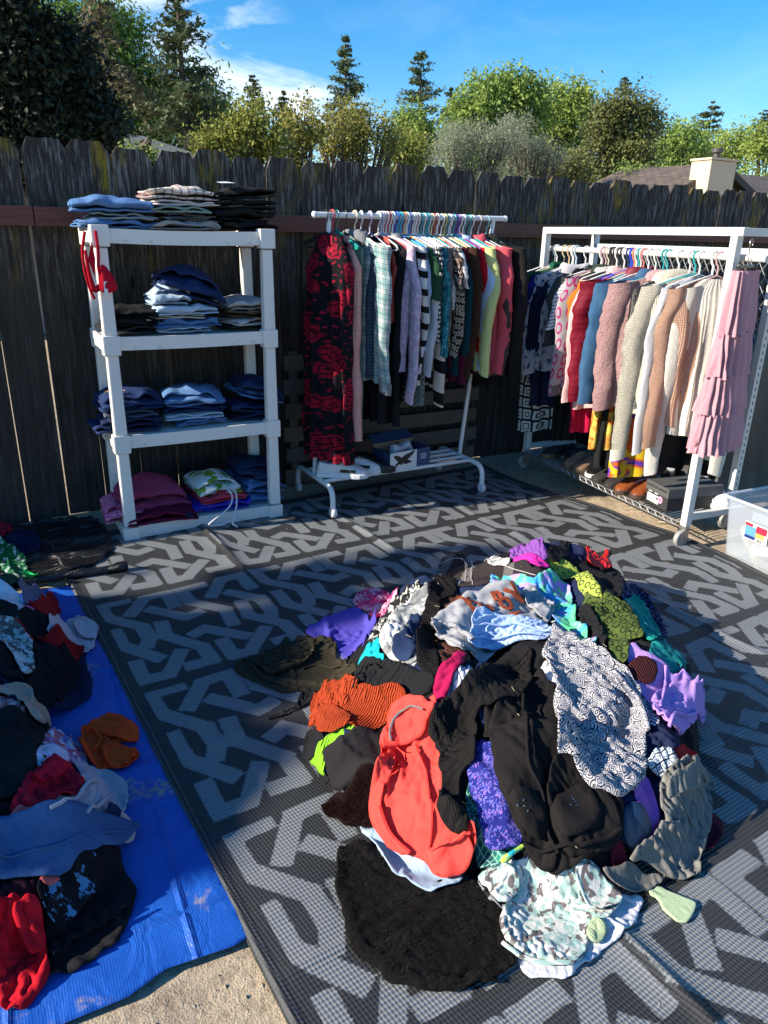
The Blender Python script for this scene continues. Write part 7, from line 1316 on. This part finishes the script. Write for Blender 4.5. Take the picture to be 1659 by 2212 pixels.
# spare hangers pushed between the clothes: loose plastic hangers showing at the front
SP = [(668, (.45, .44, .58), 'lilac', .35), (682, WH, 'white', .3), (700, WH, 'white', .25), (712, (.55, .05, .06), 'red', .22), (740, WH, 'white', .2), (766, (.03, .18, .6), 'bright blue', .3), (790, (.02, .40, .46), 'turquoise', .28), (812, (.75, .25, .02), 'orange', .22), (828, WH, 'white', .26), (845, (.03, .16, .45), 'navy blue', .2), (880, WH, 'white', .18), (900, WH, 'white', .15), (965, (.03, .30, .33), 'teal', .1), (1020, WH, 'white', .1), (1070, (.55, .40, .12), 'amber', .1), (1098, WH, 'white', .08), (1128, (.02, .28, .30), 'teal', .08), (1155, (.14, .04, .30), 'purple', .08), (1188, WH, 'white', .06), (1225, (.02, .30, .30), 'teal', .05)]
cnt = {}
for (cx, col, cn, yw) in SP:
    hanger(np.array(P1(cx))+np.array([.004, 0, .001]), AX1, col, 'empty %s plastic hanger squeezed between clothes on the white garment rack' % cn, yaw=yw, w=.2, group='empty hangers on the white garment rack')
pd = [o for o in COL.objects if o.name.startswith('pink_dress')][0]
mesh('swing_tag', [(.12, -.05, -.62), (.12, -.02, -.63), (.125, -.015, -.72), (.125, -.045, -.71)], [(0, 1, 2, 3)], simple('paper_cream', (.66, .6, .5), .6), pd, smooth=False)

def Y2(cx): return float(np.interp(cx, [265, 600, 1000, 1350, 1640], [3.66, 3.20, 2.76, 2.43, 2.19]))
def P2(cx): y = Y2(cx); return np.array([R2(y), y, R2Z+.002-.006*(3.66-y)/1.5])
RACK2 = [
 (285, 'check_shirt', 'shirt', 'very dark blue check shirt, first at the fence end of the rack', .62, .60, cloth((.010, .016, .028), 'plaid', (.02, .03, .05), (.06, .08, .1), 8), K(sw=.2), ('white', WH)),
 (300, 'geometric_dress', 'dress', 'long black and white geometric print dress at the fence end', 1.12, 0, cloth((.62, .62, .62), 'hex', (.010, .010, .012), sc=13), K(sw=.17), ('white', WH)),
 (352, 'green_polo', 'shirt', 'dark green short sleeved polo shirt', .60, .42, cloth((.008, .085, .038)), K(sw=.25, collar=(cloth((.008, .09, .04)), .05, .012)), ('beige', (.62, .50, .32))),
 (388, 'royal_tee', 'shirt', 'royal blue tee beside the green polo shirt', .78, .40, cloth((.006, .012, .15)), K(sw=.2), ('peach', (.62, .42, .26))),
 (412, 'navy_dress', 'dress', 'long navy sweater dress', .92, .70, cloth((.012, .015, .045)), K(sw=.2), ('white', WH)),
 (436, 'sprig_blouse', 'blouse', 'white thermal blouse with small blue flower sprigs', .70, .72, cloth((.60, .57, .60), 'sparse', (.05, .06, .16), (.10, .10, .22), 16), K(sw=.22, srad=.058, collar=(cloth((.55, .52, .56)), .05, .02)), ('pale blue', (.4, .48, .58))),
 (500, 'black_legging_set', 'trousers', 'black trousers hanging below the sprig blouse', 1.12, 0, BK, K(sw=.10), ('white', WH)),
 (600, 'charcoal_shirt', 'shirt', 'charcoal button shirt with short rolled sleeves', .66, .52, cloth((.045, .045, .047)), K(sw=.22, collar=(cloth((.02, .02, .02), kind='rib'), .04, .015)), ('white', WH)),
 (635, 'stripe_tee', 'shirt', 'white tee with thin navy stripes', .80, .42, cloth((.64, .65, .66), 'pin', (.02, .03, .09), sc=14, rot=1.5708), K(sw=.2), ('dusty pink', (.5, .33, .34))),
 (655, 'fleece_hoodie', 'hoodie', 'dark green fleece hoodie behind the peace sign hoodie', .55, .50, cloth((.025, .035, .022), kind='fur'), K(sw=.19, collar=(cloth((.03, .045, .03), kind='fur'), .06, .02)), ('cream', (.6, .55, .42))),
 (678, 'peace_hoodie', 'hoodie', 'grey hoodie with pink and black peace sign print', .74, .78, cloth((.34, .33, .34), 'rings', (.36, .03, .16), sc=11), K(sw=.22, srad=.058, collar=(cloth((.52, .5, .5), kind='fur', bstr=1.), .05, .02), cuff=cloth((.12, .12, .12), kind='rib')), ('dark brown', (.04, .03, .03))),
 (705, 'red_skirt_dress', 'dress', 'crimson dress with white dotted hem frill', 1.0, 0, cloth((.50, .008, .055)), K(sw=.15, flare=1.2), ('black', BLKH)),
 (735, 'orange_blouse', 'blouse', 'orange beaded blouse edge beside pink satin blouse', .62, .50, cloth((.50, .15, .02)), K(sw=.19), ('black', BLKH)),
 (772, 'pink_blouse', 'blouse', 'pale pink crumpled cotton blouse', .84, .80, cloth((.62, .38, .38)), K(sw=.22, srad=.06, fold=1.6, collar=(cloth((.62, .38, .38)), .05, .02)), ('white', WH)),
 (800, 'colour_block_sweater', 'sweater', 'black grey and white colour block sweater', .72, .70, cloth((.55, .54, .54), 'blocks', (.012, .012, .012), (.22, .21, .21), 2.3), K(sw=.2), ('navy', (.02, .03, .10))),
 (828, 'mauve_cardigan', 'cardigan', 'grey mauve cardigan with magenta edge', .70, .66, cloth((.30, .24, .25)), K(sw=.2), ('royal blue', (.03, .05, .5))),
 (842, 'white_orange_dress', 'dress', 'white shirt dress with orange and yellow painted hem', 1.06, 0, cloth((.58, .30, .06), 'tie', (.62, .52, .10), (.45, .10, .02), 10), K(sw=.15), ('orange', (.62, .22, .12))),
 (858, 'black_trousers', 'trousers', 'black tailored trousers hanging to the shoe shelf', 1.16, 0, cloth((.014, .014, .015)), K(sw=.10), ('white', WH)),
 (905, 'quilted_jacket', 'jacket', 'burgundy quilted jacket beside the denim jacket', .78, .76, cloth((.15, .004, .016), kind='quilt', bstr=.35, rough=.62), K(sw=.27, tk=1.9, srad=.078, collar=(cloth((.16, .005, .018), rough=.6), .06, .02)), ('coral', (.62, .20, .16))),
 (985, 'denim_jacket', 'jacket', 'mid blue denim jacket', .72, .76, cloth((.022, .07, .15), 'denim', (.05, .12, .22)), K(sw=.27, tk=1.7, srad=.074, collar=(cloth((.028, .08, .16), 'denim', (.05, .12, .22)), .05, .02)), ('white', WH)),
 (1040, 'colourful_dress', 'dress', 'long dress with purple orange and yellow painterly print', 1.16, 0, cloth((.09, .03, .32), 'tie', (.55, .10, .01), (.62, .42, .02), 9), K(sw=.15), ('teal', (.01, .30, .30))),
 (1068, 'fur_jacket', 'jacket', 'pink faux fur jacket', .76, .78, cloth((.52, .31, .30), kind='fur', bstr=1., sheen=.6), K(sw=.24, tk=1.7, srad=.07, collar=(cloth((.52, .31, .31), kind='fur', bstr=1.), .05, .03)), ('teal', (.02, .35, .36))),
 (1150, 'leather_vest', 'vest', 'black leather vest with cream fleece collar', .74, 0, cloth((.010, .010, .010), rough=.32), K(sw=.25, tk=1.6, collar=(cloth((.66, .60, .48), kind='fur', bstr=1.), .06, .06)), ('white', WH)),
 (1262, 'cream_sweater', 'sweater', 'cream chunky knit sweater with crochet flowers', .76, 1.0, cloth((.68, .64, .52), kind='knit', bstr=1.), K(sw=.23, tk=1.3, srad=.056, cuff=cloth((.68, .64, .52), kind='rib', weave=1.4)), ('teal', (.02, .35, .36))),
 (1292, 'grey_tee', 'shirt', 'thin pale grey long sleeved tee beside cream sweater', .70, .96, cloth((.48, .49, .53)), K(sw=.18, srad=.04), ('white', WH)),
 (1378, 'peach_sweater', 'sweater', 'peach loose knit sweater behind the pink tiered skirt', .80, .90, cloth((.62, .38, .27), kind='knit', bstr=.9), K(sw=.19, tk=1.2), ('white', WH)),
 (1415, 'ivory_sweater', 'sweater', 'ivory ribbed sweater with cuff showing below the pink skirt', .84, 1.05, cloth((.64, .62, .54), kind='rib'), K(sw=.14), ('dusty pink', (.55, .33, .33))),
]
for (cx, nm, cat, lab, L, S, mt, kw, (cn, col)) in RACK2:
    p = P2(cx); kw = dict(kw); yaw = rr_.uniform(-.34, -.08)
    garment(nm, lab, cat, p, AX2, L, mt, S, yaw=yaw, **kw)
    hanger(p, AX2, col, '%s plastic hanger carrying the %s' % (cn, lab.split(',')[0]), yaw=yaw, w=min(.2, kw.get('sw', .19)*.97))
SP2 = [(420, WH, 'white'), (440, (.4, .5, .58), 'pale blue'), (612, (.5, .33, .34), 'pink'), (690, BLKH, 'black'), (720, WH, 'white'), (760, BLKH, 'black'), (820, (.03, .08, .55), 'blue'), (846, (.62, .22, .12), 'orange'), (858, WH, 'white'), (876, (.02, .35, .36), 'teal'), (890, WH, 'white'), (942, WH, 'white'), (1230, WH, 'white'), (1385, WH, 'white')]
for (cx, col, cn) in SP2: hanger(P2(cx)+np.array([0, .003, .001]), AX2, col, 'empty %s plastic hanger between clothes on the steel frame rack' % cn, yaw=rr_.uniform(-.25, .1), group='empty hangers on the steel frame rack')
# pink tiered skirt on a clip hanger, at the near end
SKM = cloth((.50, .27, .31), kind='fine', bstr=.5)
ps = np.array([R2(2.2)-.03, 2.195, R2Z]); sk = empty('tiered_skirt', ps, 'dusty pink tiered ruffle skirt clipped at the near end of the rack', 'skirt', rz=AX2+.42)
tiers = [(.0, .27, .125, .142), (.264, .45, .144, .160), (.444, .62, .162, .180), (.614, .80, .182, .205)]
for k, (d0, d1, w0, w1) in enumerate(tiers):
    m, n = 110, 9; ph = np.linspace(0, 2*math.pi, m, endpoint=False); V = []; r = np.random.default_rng(k+3); o_ = r.uniform(0, 9, 3)
    for j in range(n):
        f = j/(n-1); hw_ = w0+(w1-w0)*f; c, q = np.cos(ph), np.sin(ph); fl = (.005+.005*f+(.003 if k else 0))*np.sin(ph*(13+3*k)+1.6*fbm(ph*1.5+o_[0], ph*0+f, 2)+k)+.010*f*fbm(ph*5+o_[1], ph*0+f*2, 2)
        V.append(np.stack([(hw_+fl)*np.sign(c)*abs(c)**.8, (.034+.012*(k+f)+.0015*k)*q+fl*np.sign(q)*1.1, np.full(m, -.055-d0-(d1-d0)*f)+.006*np.sin(ph*9+k)*(j == n-1)], 1))
    V = np.concatenate(V); i = (np.arange(n-1)[:, None]*m+np.arange(m)[None]).ravel(); j_ = (np.arange(n-1)[:, None]*m+(np.arange(m)+1)[None] % m).ravel()
    mesh('ruffle_tier', V, np.stack([i, j_, j_+m, i+m], 1), SKM, sk, uv=np.stack([np.tile(ph*.12, n), -V[:, 2]], 1))
ch_ = empty('clip_hanger', ps, 'black clip hanger with wire hook carrying the pink tiered skirt', 'hanger', rz=AX2+.42)
MB().box((0, 0, -.04), (.23, .010, .016), bev=.003).build('bar', simple('black_plastic_clip', (.015, .015, .015), .4), ch_)
for s in (-.105, .105): MB().box((s, 0, -.052), (.014, .018, .042), bev=.003).build('clip', simple('black_plastic_clip', (.015, .015, .015), .4), ch_)
MB().tube([(.019*math.cos(a), 0, .019*math.sin(a)+.055) for a in np.linspace(math.radians(200), math.radians(-30), 14)]+[(.004, 0, .02), (0, 0, -.035)], .0022, 6).build('hook', STL, ch_, smooth=True)

# ================================================================== SHOES, BOXES, BIN
def leather(c, r=.35): return simple('leather_%d_%d_%d_%d' % (c[0]*999, c[1]*999, c[2]*999, r*99), c, r, .15, 30, .15, 90)
def shoe(name, label, p, yaw, upper, sole, lining=(.02, .018, .016), L=.28, H=1., low=False, group=None, roll=0., lace=None, toe=1., trim=None, ro=.35):
    t = empty(name, p, label, 'shoe', group, rz=yaw); t.rotation_euler = (roll, 0, yaw)
    u = np.array([0, .03, .10, .2, .3, .42, .5, .6, .72, .84, .93, .98, 1.]); wd = np.array([.012, .026, .033, .035, .034, .034, .036, .041, .045, .043, .033, .018, .004])*toe
    top = np.array([.055, .082, .088, .082, .078, .080, .078, .070, .058, .049, .041, .032, .022])*H
    if low: top = np.minimum(top, .06*H)
    th = np.linspace(0, math.pi, 15); V = []
    for k in range(len(u)):
        c, s = np.cos(th), np.sin(th); z = .018+(top[k]-.018)*s**.7; x = wd[k]*np.sign(c)*abs(c)**.75
        if .05 < u[k] < .45: 
            dip = np.clip((s-.80)/.2, 0, 1); z = z-dip*(top[k]-.035)*(.95 if .08 < u[k] < .42 else .4)
        V.append(np.stack([np.full(15, (u[k]-.5)*L), x, z], 1))
    V = np.concatenate(V); n = len(u); i = (np.arange(n-1)[:, None]*15+np.arange(14)[None]).ravel()
    o = mesh('upper', V, np.stack([i, i+15, i+16, i+1], 1), leather(upper, ro), t, uv=V[:, :2]); sb = o.modifiers.new('s', 'SUBSURF'); sb.levels = sb.render_levels = 1
    pr_ = [((a-.5)*L*1.03, b+.004) for a, b in zip(u, wd)]+[((a-.5)*L*1.03, -b-.004) for a, b in zip(u[::-1], wd[::-1])]
    MB().prism(pr_, (0, 0, 0), (1, 0, 0), (0, 1, 0), (0, 0, .024)).build('sole', leather(sole, .55), t, smooth=False, bev=.003)
    MB().prism([((a-.5)*L, b*.8) for a, b in zip(u[2:6], wd[2:6])]+[((a-.5)*L, -b*.8) for a, b in zip(u[5:1:-1], wd[5:1:-1])], (0, 0, .030), (1, 0, 0), (0, 1, 0), (0, 0, .006)).build('insole', leather(lining, .8), t)
    if lace:
        for k in range(4):
            f = .46+.055*k; zz = np.interp(f, u, top)+.003; MB().tube([((f-.5)*L, -.020, zz-.008), ((f-.5)*L, 0, zz), ((f-.5)*L+.004, .020, zz-.008)], .0028, 6).build('lace', leather(lace, .8), t, smooth=True)
    if trim:
        for s in (-1, 1): MB().box(((.62-.5)*L, s*.040*toe, .042), (.085, .004, .018), rotz(s*.12), bev=.001).build('side_stripe', leather(trim, .5), t)
        MB().box((-.46*L, 0, .055), (.012, .045, .05), bev=.004).build('heel_tab', leather(trim, .5), t)
    return t
SZ = WZ+.004
def on_shelf(u, v): p = r2p(u, v, SZ); return (p[0], p[1], p[2])
GS = math.pi                                                           # toes point at the rug
shoe('black_sandal', 'black strappy sandal with tan edge at the fence end of the shoe shelf', on_shelf(.12, .20), GS+.1, (.012, .011, .010), (.20, .10, .04), low=True)
shoe('black_sandal', 'flat black sandal behind the tan suede shoes', on_shelf(.18, .31), GS-.1, (.012, .011, .010), (.03, .025, .02), low=True)
shoe('suede_shoe', 'tan suede lace-up shoe nearer the fence on the wire shelf', on_shelf(.11, .43), GS+.18, (.24, .14, .085), (.12, .08, .05), lace=(.3, .2, .13), ro=.8)
shoe('suede_shoe', 'tan suede lace-up shoe next to the black patent flat', on_shelf(.10, .535), GS+.15, (.24, .14, .085), (.12, .08, .05), lace=(.3, .2, .13), ro=.8)
shoe('patent_flat', 'glossy black patent flat shoe beside tan suede shoes', on_shelf(.12, .625), GS+.25, (.010, .010, .010), (.5, .48, .45), lining=(.4, .38, .36), low=True, ro=.12)
shoe('black_loafer', 'black suede loafer with gold chain next to the patent flat', on_shelf(.10, .725), GS+.12, (.022, .018, .017), (.02, .018, .016), ro=.8, H=.85)
shoe('black_loafer', 'black suede loafer with gold chain next to the tan slipper', on_shelf(.10, .83), GS+.15, (.022, .018, .017), (.02, .018, .016), ro=.8, H=.85)
for o in [q for q in COL.objects if q.name.startswith('black_loafer')]:
    for k in range(4): MB().tube([(.025+.006*math.cos(a), -.015+.010*k+.006*math.sin(a), .075) for a in np.linspace(0, 2*math.pi, 9)[:-1]], .0018, 5, closed=True).build('gold_link', simple('gold_metal', (.55, .34, .08), .25, .1, 5, metal=1), o)
shoe('tan_slipper', 'tan leather slipper lying behind the brown brogues', on_shelf(.22, .90), GS+.5, (.42, .23, .10), (.25, .14, .07), lining=(.45, .26, .12), low=True)
shoe('brown_brogue', 'cognac brown leather brogue beside the grey shoe box', on_shelf(.085, .935), GS+.1, (.24, .06, .018), (.06, .03, .02), lace=(.15, .05, .02), ro=.25)
shoe('brown_brogue', 'darker half hidden brown leather brogue against the shoe box', on_shelf(.12, 1.03), GS+.1, (.20, .05, .016), (.06, .03, .02), lace=(.15, .05, .02), ro=.25)
shoe('black_sneaker', 'black sneaker with grey stripe behind the grey shoe box', on_shelf(.30, .98), GS+.55, (.015, .015, .016), (.03, .03, .03), trim=(.3, .3, .32), lace=(.02, .02, .02))
shoe('black_sneaker', 'black sneaker with white toe behind the brown brogues', on_shelf(.31, 1.10), GS+.5, (.015, .015, .016), (.6, .6, .6), trim=(.3, .3, .32), lace=(.02, .02, .02))
shoe('brown_boot', 'dark brown suede boot at the back of the wire shelf', on_shelf(.34, .72), GS+.1, (.07, .045, .03), (.04, .03, .02), H=1.4, ro=.8)
shoe('black_boot', 'shiny black ankle boot standing behind the loafers', on_shelf(.34, .55), GS-.1, (.012, .012, .012), (.02, .02, .02), H=1.5, ro=.25)
shoe('white_sneaker', 'white sneaker beside the near back post of the rack', on_shelf(.36, 1.305), GS+.9, (.70, .70, .71), (.72, .72, .72), lining=(.5, .5, .5), lace=(.75, .75, .75), trim=(.62, .62, .65), H=1.15)
shoe('white_sneaker', 'white sneaker next to the grey shoe box lid', on_shelf(.37, 1.18), GS+.6, (.66, .66, .68), (.70, .70, .70), lining=(.5, .5, .5), lace=(.75, .75, .75), trim=(.62, .62, .65), H=1.15)

# grey and black shoe box with printed lid
def printed(text, size, o, ax, ay, mat, parent, name='lettering', bold=0.):
    me = text_mesh(text, size, name, bold=bold); V = np.zeros(len(me.vertices)*3); me.vertices.foreach_get('co', V); V = V.reshape(-1, 3); ax, ay = np.asarray(ax, float), np.asarray(ay, float)
    W = np.asarray(o, float)+V[:, :1]*ax+V[:, 1:2]*ay; me.vertices.foreach_set('co', W.ravel()); me.update(); me.materials.append(mat); return tag(link(name, me, parent), kind='stuff')
INK = simple('black_ink', (.012, .012, .012), .6); PAP = simple('paper_label', (.70, .69, .67), .7); PINK = simple('pink_sticker', (.68, .30, .42), .6)
bx_y0, bx_y1 = 2.395, 2.575; BX = np.array([3.045, (bx_y0+bx_y1)/2, SZ]); sbx = empty('shoe_box', BX, 'black shoe box with grey lid and pink sticker on the wire shelf', 'shoe box', rz=-.22)
MB().box((.165, 0, .055), (.330, .180, .110), bev=.0015).build('carton', simple('black_card', (.022, .022, .023), .7, .1), sbx)
MB().box((.165, 0, .095), (.338, .188, .050), bev=.0015).build('lid', simple('grey_card', (.075, .077, .078), .65, .08), sbx)
printed('JOHNSTON & MURPHY', .0165, (-.0048, .002, .100), (0, -1, 0), (0, 0, 1), INK, sbx, bold=.0005)
MB().box((-.0012, .028, .034), (.0016, .095, .042)).build('paper_label', PAP, sbx)
printed('12      M', .013, (-.0026, .030, .021), (0, -1, 0), (0, 0, 1), INK, sbx, bold=.0004); printed('BLACK\nSUEDE', .008, (-.0026, .055, .042), (0, -1, 0), (0, 0, 1), INK, sbx)
for k in range(7): MB().box((-.0024, .002-.003*k, .042), (.0012, .0014, .014)).build('barcode_bar', INK, sbx)
MB().lathe([(.019, 0), (.019, .0012)], (-.0026, -.035, .044), 24, np.array([[0, 0, -1], [0, 1, 0], [1, 0, 0]])).build('round_sticker', PINK, sbx)
printed('12', .021, (-.0044, -.035, .044), (0, -1, 0), (0, 0, 1), INK, sbx, bold=.0006)
for yy in (.055, .005): MB().box((-.0014, yy, .067), (.002, .028, .004)).build('hand_slot', PAP, sbx)

# things on the low bars of the white rack
shoe('black_white_sneaker', 'white and black low sneaker with blue lace nearer the rack leg', (1.69, 3.475, .190), -.55, (.62, .62, .63), (.68, .68, .68), trim=(.015, .015, .016), lace=(.05, .45, .6), toe=1.05, H=1.2, lining=(.01, .01, .01))
shoe('black_white_sneaker', 'white and black low sneaker beside the black cap', (1.80, 3.52, .190), -.5, (.62, .62, .63), (.68, .68, .68), trim=(.015, .015, .016), lace=(.02, .02, .02), toe=1.05, H=1.2, lining=(.01, .01, .01))
shoe('black_clog', 'black rubber clog between sneakers and open shoe box', (1.885, 3.515, .190), -.6, (.012, .012, .013), (.015, .015, .015), toe=1.15)
shoe('black_clog', 'second black rubber clog behind the open shoe box', (1.90, 3.63, .190), -.6, (.012, .012, .013), (.015, .015, .015), toe=1.15)
ob_ = empty('open_shoe_box', (2.105, 3.54, .191), 'open white and blue shoe box with black bird logo on the rack bars', 'shoe box', rz=.14)
CW = simple('white_card', (.66, .66, .65), .6, .05); CBL = simple('blue_card', (.02, .05, .13), .5, .3, 12); CBR = simple('brown_card', (.28, .18, .10), .8)
MB().box((-.055, -.085, .052), (.19, .004, .104)).build('front_panel', CW, ob_); MB().box((.09, -.085, .052), (.10, .004, .104)).build('front_panel', CBL, ob_)
MB().box((0, .085, .06), (.29, .004, .12)).build('back_panel', CBR, ob_); MB().box((-.147, 0, .052), (.004, .166, .104)).build('side_panel', CBL, ob_); MB().box((.142, 0, .052), (.004, .166, .104)).build('side_panel', CBL, ob_); MB().box((0, 0, .003), (.286, .164, .004)).build('base', CBR, ob_)
MB().box((.01, .125, .135), (.29, .08, .003), np.array([[1, 0, 0], [0, math.cos(.6), -math.sin(.6)], [0, math.sin(.6), math.cos(.6)]])).build('lid_flap', CBL, ob_)
bird = [(690, 690), (705, 684), (722, 692), (738, 706), (758, 690), (790, 680), (816, 667), (806, 690), (790, 710), (772, 724), (802, 744), (762, 755), (748, 745), (738, 755), (722, 746), (706, 766), (701, 750), (718, 730), (704, 712)]
MB().prism([((a-751)/125*.155-.055, (727-b)/105*.092+.052) for a, b in bird], (0, -.0876, 0), (1, 0, 0), (0, 0, 1), (0, -.0012, 0)).build('bird_logo', INK, ob_)
printed('SB', .045, (.09, -.0875, .055), (1, 0, 0), (0, 0, 1), simple('pale_ink', (.35, .42, .5), .6), ob_, bold=.001)
MB().tube([(-.08, -.02, .03), (-.05, .0, .10), (0, .02, .085), (.04, .01, .11), (.07, .0, .06)], [.03, .035, .03, .03, .02], 8).build('tissue_paper', simple('tissue', (.5, .5, .52), .8), ob_, smooth=True)

# clear storage bin
def m_clear():
    q = N('clear_frosted_plastic'); q.fin((.72, .76, .80), .25, Specular_IOR_Level=.5); t = q.n('BsdfTransparent', {0: (.86, .9, .94, 1)}); s = q.n('MixShader', {0: .24, 1: t, 2: q.b}); q.t.links.new(s.outputs[0], q.o.inputs[0]); return q.m
CLR = m_clear(); bn = empty('storage_bin', (3.262, 1.83, .0), 'clear plastic storage bin full of shoes beside the steel frame rack', 'storage bin', rz=-.06)
bw, bl, bh = .20, .27, .305; prof = [(.90, .0), (.915, .02), (1.0, bh-.012), (1.045, bh-.012), (1.05, bh), (1.01, bh), (.985, bh-.03), (.90, .022)]
def rrect(w, l, r, n=5): 
    P = []
    for (sx, sy, a0) in ((1, 1, 0), (-1, 1, 90), (-1, -1, 180), (1, -1, 270)):
        for k in range(n+1): a = math.radians(a0+90*k/n); P.append((sx*(w-r)+r*math.cos(a), sy*(l-r)+r*math.sin(a)))
    return P
V = []; 
for (s, z) in prof: V += [(x, y, z) for x, y in rrect(bw*s, bl*s, .035)]
m_ = 24; Fc = [(i*m_+j, i*m_+(j+1) % m_, (i+1)*m_+(j+1) % m_, (i+1)*m_+j) for i in range(len(prof)-1) for j in range(m_)]+[tuple(range(m_))[::-1], tuple((len(prof)-1)*m_+j for j in range(m_))]
mesh('tub', V, Fc, CLR, bn, smooth=False)
def m_rim():
    q = N('frosted_rim'); q.fin((.72, .77, .82), .3); t = q.n('BsdfTransparent', {0: (.9, .93, .96, 1)}); s = q.n('MixShader', {0: .55, 1: t, 2: q.b}); q.t.links.new(s.outputs[0], q.o.inputs[0]); return q.m
MB().tube([(x, y, bh) for x, y in rrect(bw*1.045, bl*1.04, .035)], .007, 8, closed=True).build('rim', m_rim(), bn, smooth=True)
MB().box((-.200, .05, bh-.05), (.008, .12, .045), bev=.002).build('grip', CLR, bn)
MB().box((-.2015, .075, .182), (.0015, .125, .085), np.array([[math.cos(.065), 0, -math.sin(.065)], [0, 1, 0], [math.sin(.065), 0, math.cos(.065)]])).build('paper_label', PAP, bn)
def lab_patch(y0, y1, z0, z1, c): MB().box((-.2028-.001+(.182-(z0+z1)/2)*.065, (y0+y1)/2, (z0+z1)/2), (.0014, y1-y0, z1-z0), np.array([[math.cos(.065), 0, -math.sin(.065)], [0, 1, 0], [math.sin(.065), 0, math.cos(.065)]])).build('label_print', simple('print_%d' % (c[0]*900+c[2]*70), c, .5), bn)
lab_patch(.075, .132, .160, .205, (.10, .30, .62)); lab_patch(.018, .074, .185, .218, (.50, .02, .05)); lab_patch(.03, .074, .160, .184, (.62, .36, .10)); lab_patch(.075, .132, .144, .159, (.015, .03, .16)); lab_patch(.095, .135, .206, .220, (.45, .02, .03))
printed('8 0 1', .018, (-.2056, .042, .150), (0, -1, 0), (0, 0, 1), INK, bn, bold=.0004)
GB = 'shoes inside the clear storage bin'
def binshoe(nm, lab, x, y, z, rx, ry, rz, up, so3, **k):
    t = shoe(nm, lab, (0, 0, 0), 0, up, so3, **k); t.location = Matrix.Rotation(-.06, 4, 'Z')@Vector((x, y, z))+Vector((3.262, 1.83, 0)); t.rotation_euler = (rx, ry, rz-.06); return t
binshoe('white_sneaker', 'white sneaker lying on its side against the bin wall', -.105, -.03, .12, 1.45, -.35, -1.6, (.62, .58, .52), (.60, .56, .50), L=.30, toe=1.1)
binshoe('tan_boot', 'tan suede boot at the fence end inside the clear bin', -.09, .15, .03, .3, -.9, 1.5, (.28, .17, .10), (.42, .33, .22), ro=.8)
binshoe('brown_shoe', 'brown leather shoe at the bottom of the clear bin', -.02, .02, .025, 0, 0, 2.0, (.20, .11, .06), (.1, .06, .04))
binshoe('grey_sneaker', 'grey sneaker in the upper part of the clear bin', .04, .10, .13, .3, .2, .8, (.25, .22, .2), (.4, .36, .3))
binshoe('black_shoe', 'black shoe with laces sticking up in the clear bin', .05, -.10, .15, .2, .1, 2.4, (.03, .028, .028), (.2, .18, .15), lace=(.5, .5, .5))
binshoe('brown_shoe', 'dark brown shoe deep in the near half of the clear bin', -.05, -.16, .03, 0, 0, 1.2, (.10, .06, .04), (.06, .04, .03))

# dark draped bulk, added to hide light dirt behind the steel rack
def covered():
    n = 60; a = np.linspace(-1, 1, n); X, Y = np.meshgrid(a, a); q = np.maximum(abs(X), abs(Y)); z = .92*sm((1.0-q)/.22)*(1+.05*fbm(X*2, Y*2, 2)); z = np.where(q > .98, 0, z)+.02*fbm(X*5+3, Y*5, 3)*sm((1-q)/.1)+.03*np.sin(np.arctan2(Y, X)*17)*sm((q-.75)/.1)*sm((1-q)/.05)
    V = np.stack([X*.62+.03*fbm(X*4, Y*4+9, 2), Y*.62, np.maximum(z, 0)], -1).reshape(-1, 3); i = (np.arange(n-1)[:, None]*n+np.arange(n-1)[None]).ravel()
    o = mesh('added_dark_bulk', V, np.stack([i, i+1, i+n+1, i+n], 1), simple('black_vinyl', (.010, .010, .011), .5, .2, 8, .3, 30), uv=V[:, :2]); o.location = (4.35, 3.25, -.012); tag(o, 'added dark draped bulk hiding the light dirt behind the steel frame rack', 'cover')
covered()

# ---- litter on the dirt and rug
def litter():
    r = np.random.default_rng(12); mb = MB()
    for k in range(170):
        x, y = (r.uniform(-.3, .33), r.uniform(.75, 1.12)) if k < 60 else (r.uniform(3.02, 3.6), r.uniform(1.6, 3.5)); s = r.uniform(.002, .007); z = gz_at(x, y)
        V = np.array([(1, 0, 0), (-1, 0, 0), (0, 1, 0), (0, -1, 0), (0, 0, .7), (0, 0, -.7)])*s*r.uniform(.6, 1.3, (6, 1)); mb.add(V+np.array([x, y, z+s*.3]), [(0, 2, 4), (2, 1, 4), (1, 3, 4), (3, 0, 4), (2, 0, 5), (1, 2, 5), (3, 1, 5), (0, 3, 5)])
    tag(mb.build('gravel', simple('pebble', (.30, .25, .19), .9, .4, 60)), 'scattered small pebbles on the sandy dirt', 'gravel', kind='stuff')
    a = G(1420, 1128); b = G(1452, 1131); o = MB().tube([a+[0, 0, .001], (a+b)/2+[0, 0, .004], b+[0, 0, .001]], [.004, .0055, .003], 6).build('wood_splinter', simple('pale_splinter', (.52, .43, .28), .8), smooth=True); tag(o, 'pale wood splinter lying on the dirt before the shoe rack', 'stick')
    st_ = MB()
    for k in range(90):
        p = np.array([r.uniform(.3, 2.9), r.uniform(.6, 3.4)]); q = (p-RA)@_RI.T
        if not (U0+.05 < q[0] < U1-.05): continue
        z = float(samp(HM, p[:1], p[1:])[0])+.0015; d = r.normal(size=2)*.008; st_.tube([(p[0], p[1], z), (p[0]+d[0], p[1]+d[1], z+.001)], .0006, 4)
    tag(st_.build('dry_straw', simple('straw', (.50, .42, .25), .8)), 'tiny straw bits scattered over the rug', 'litter', kind='stuff')
litter()
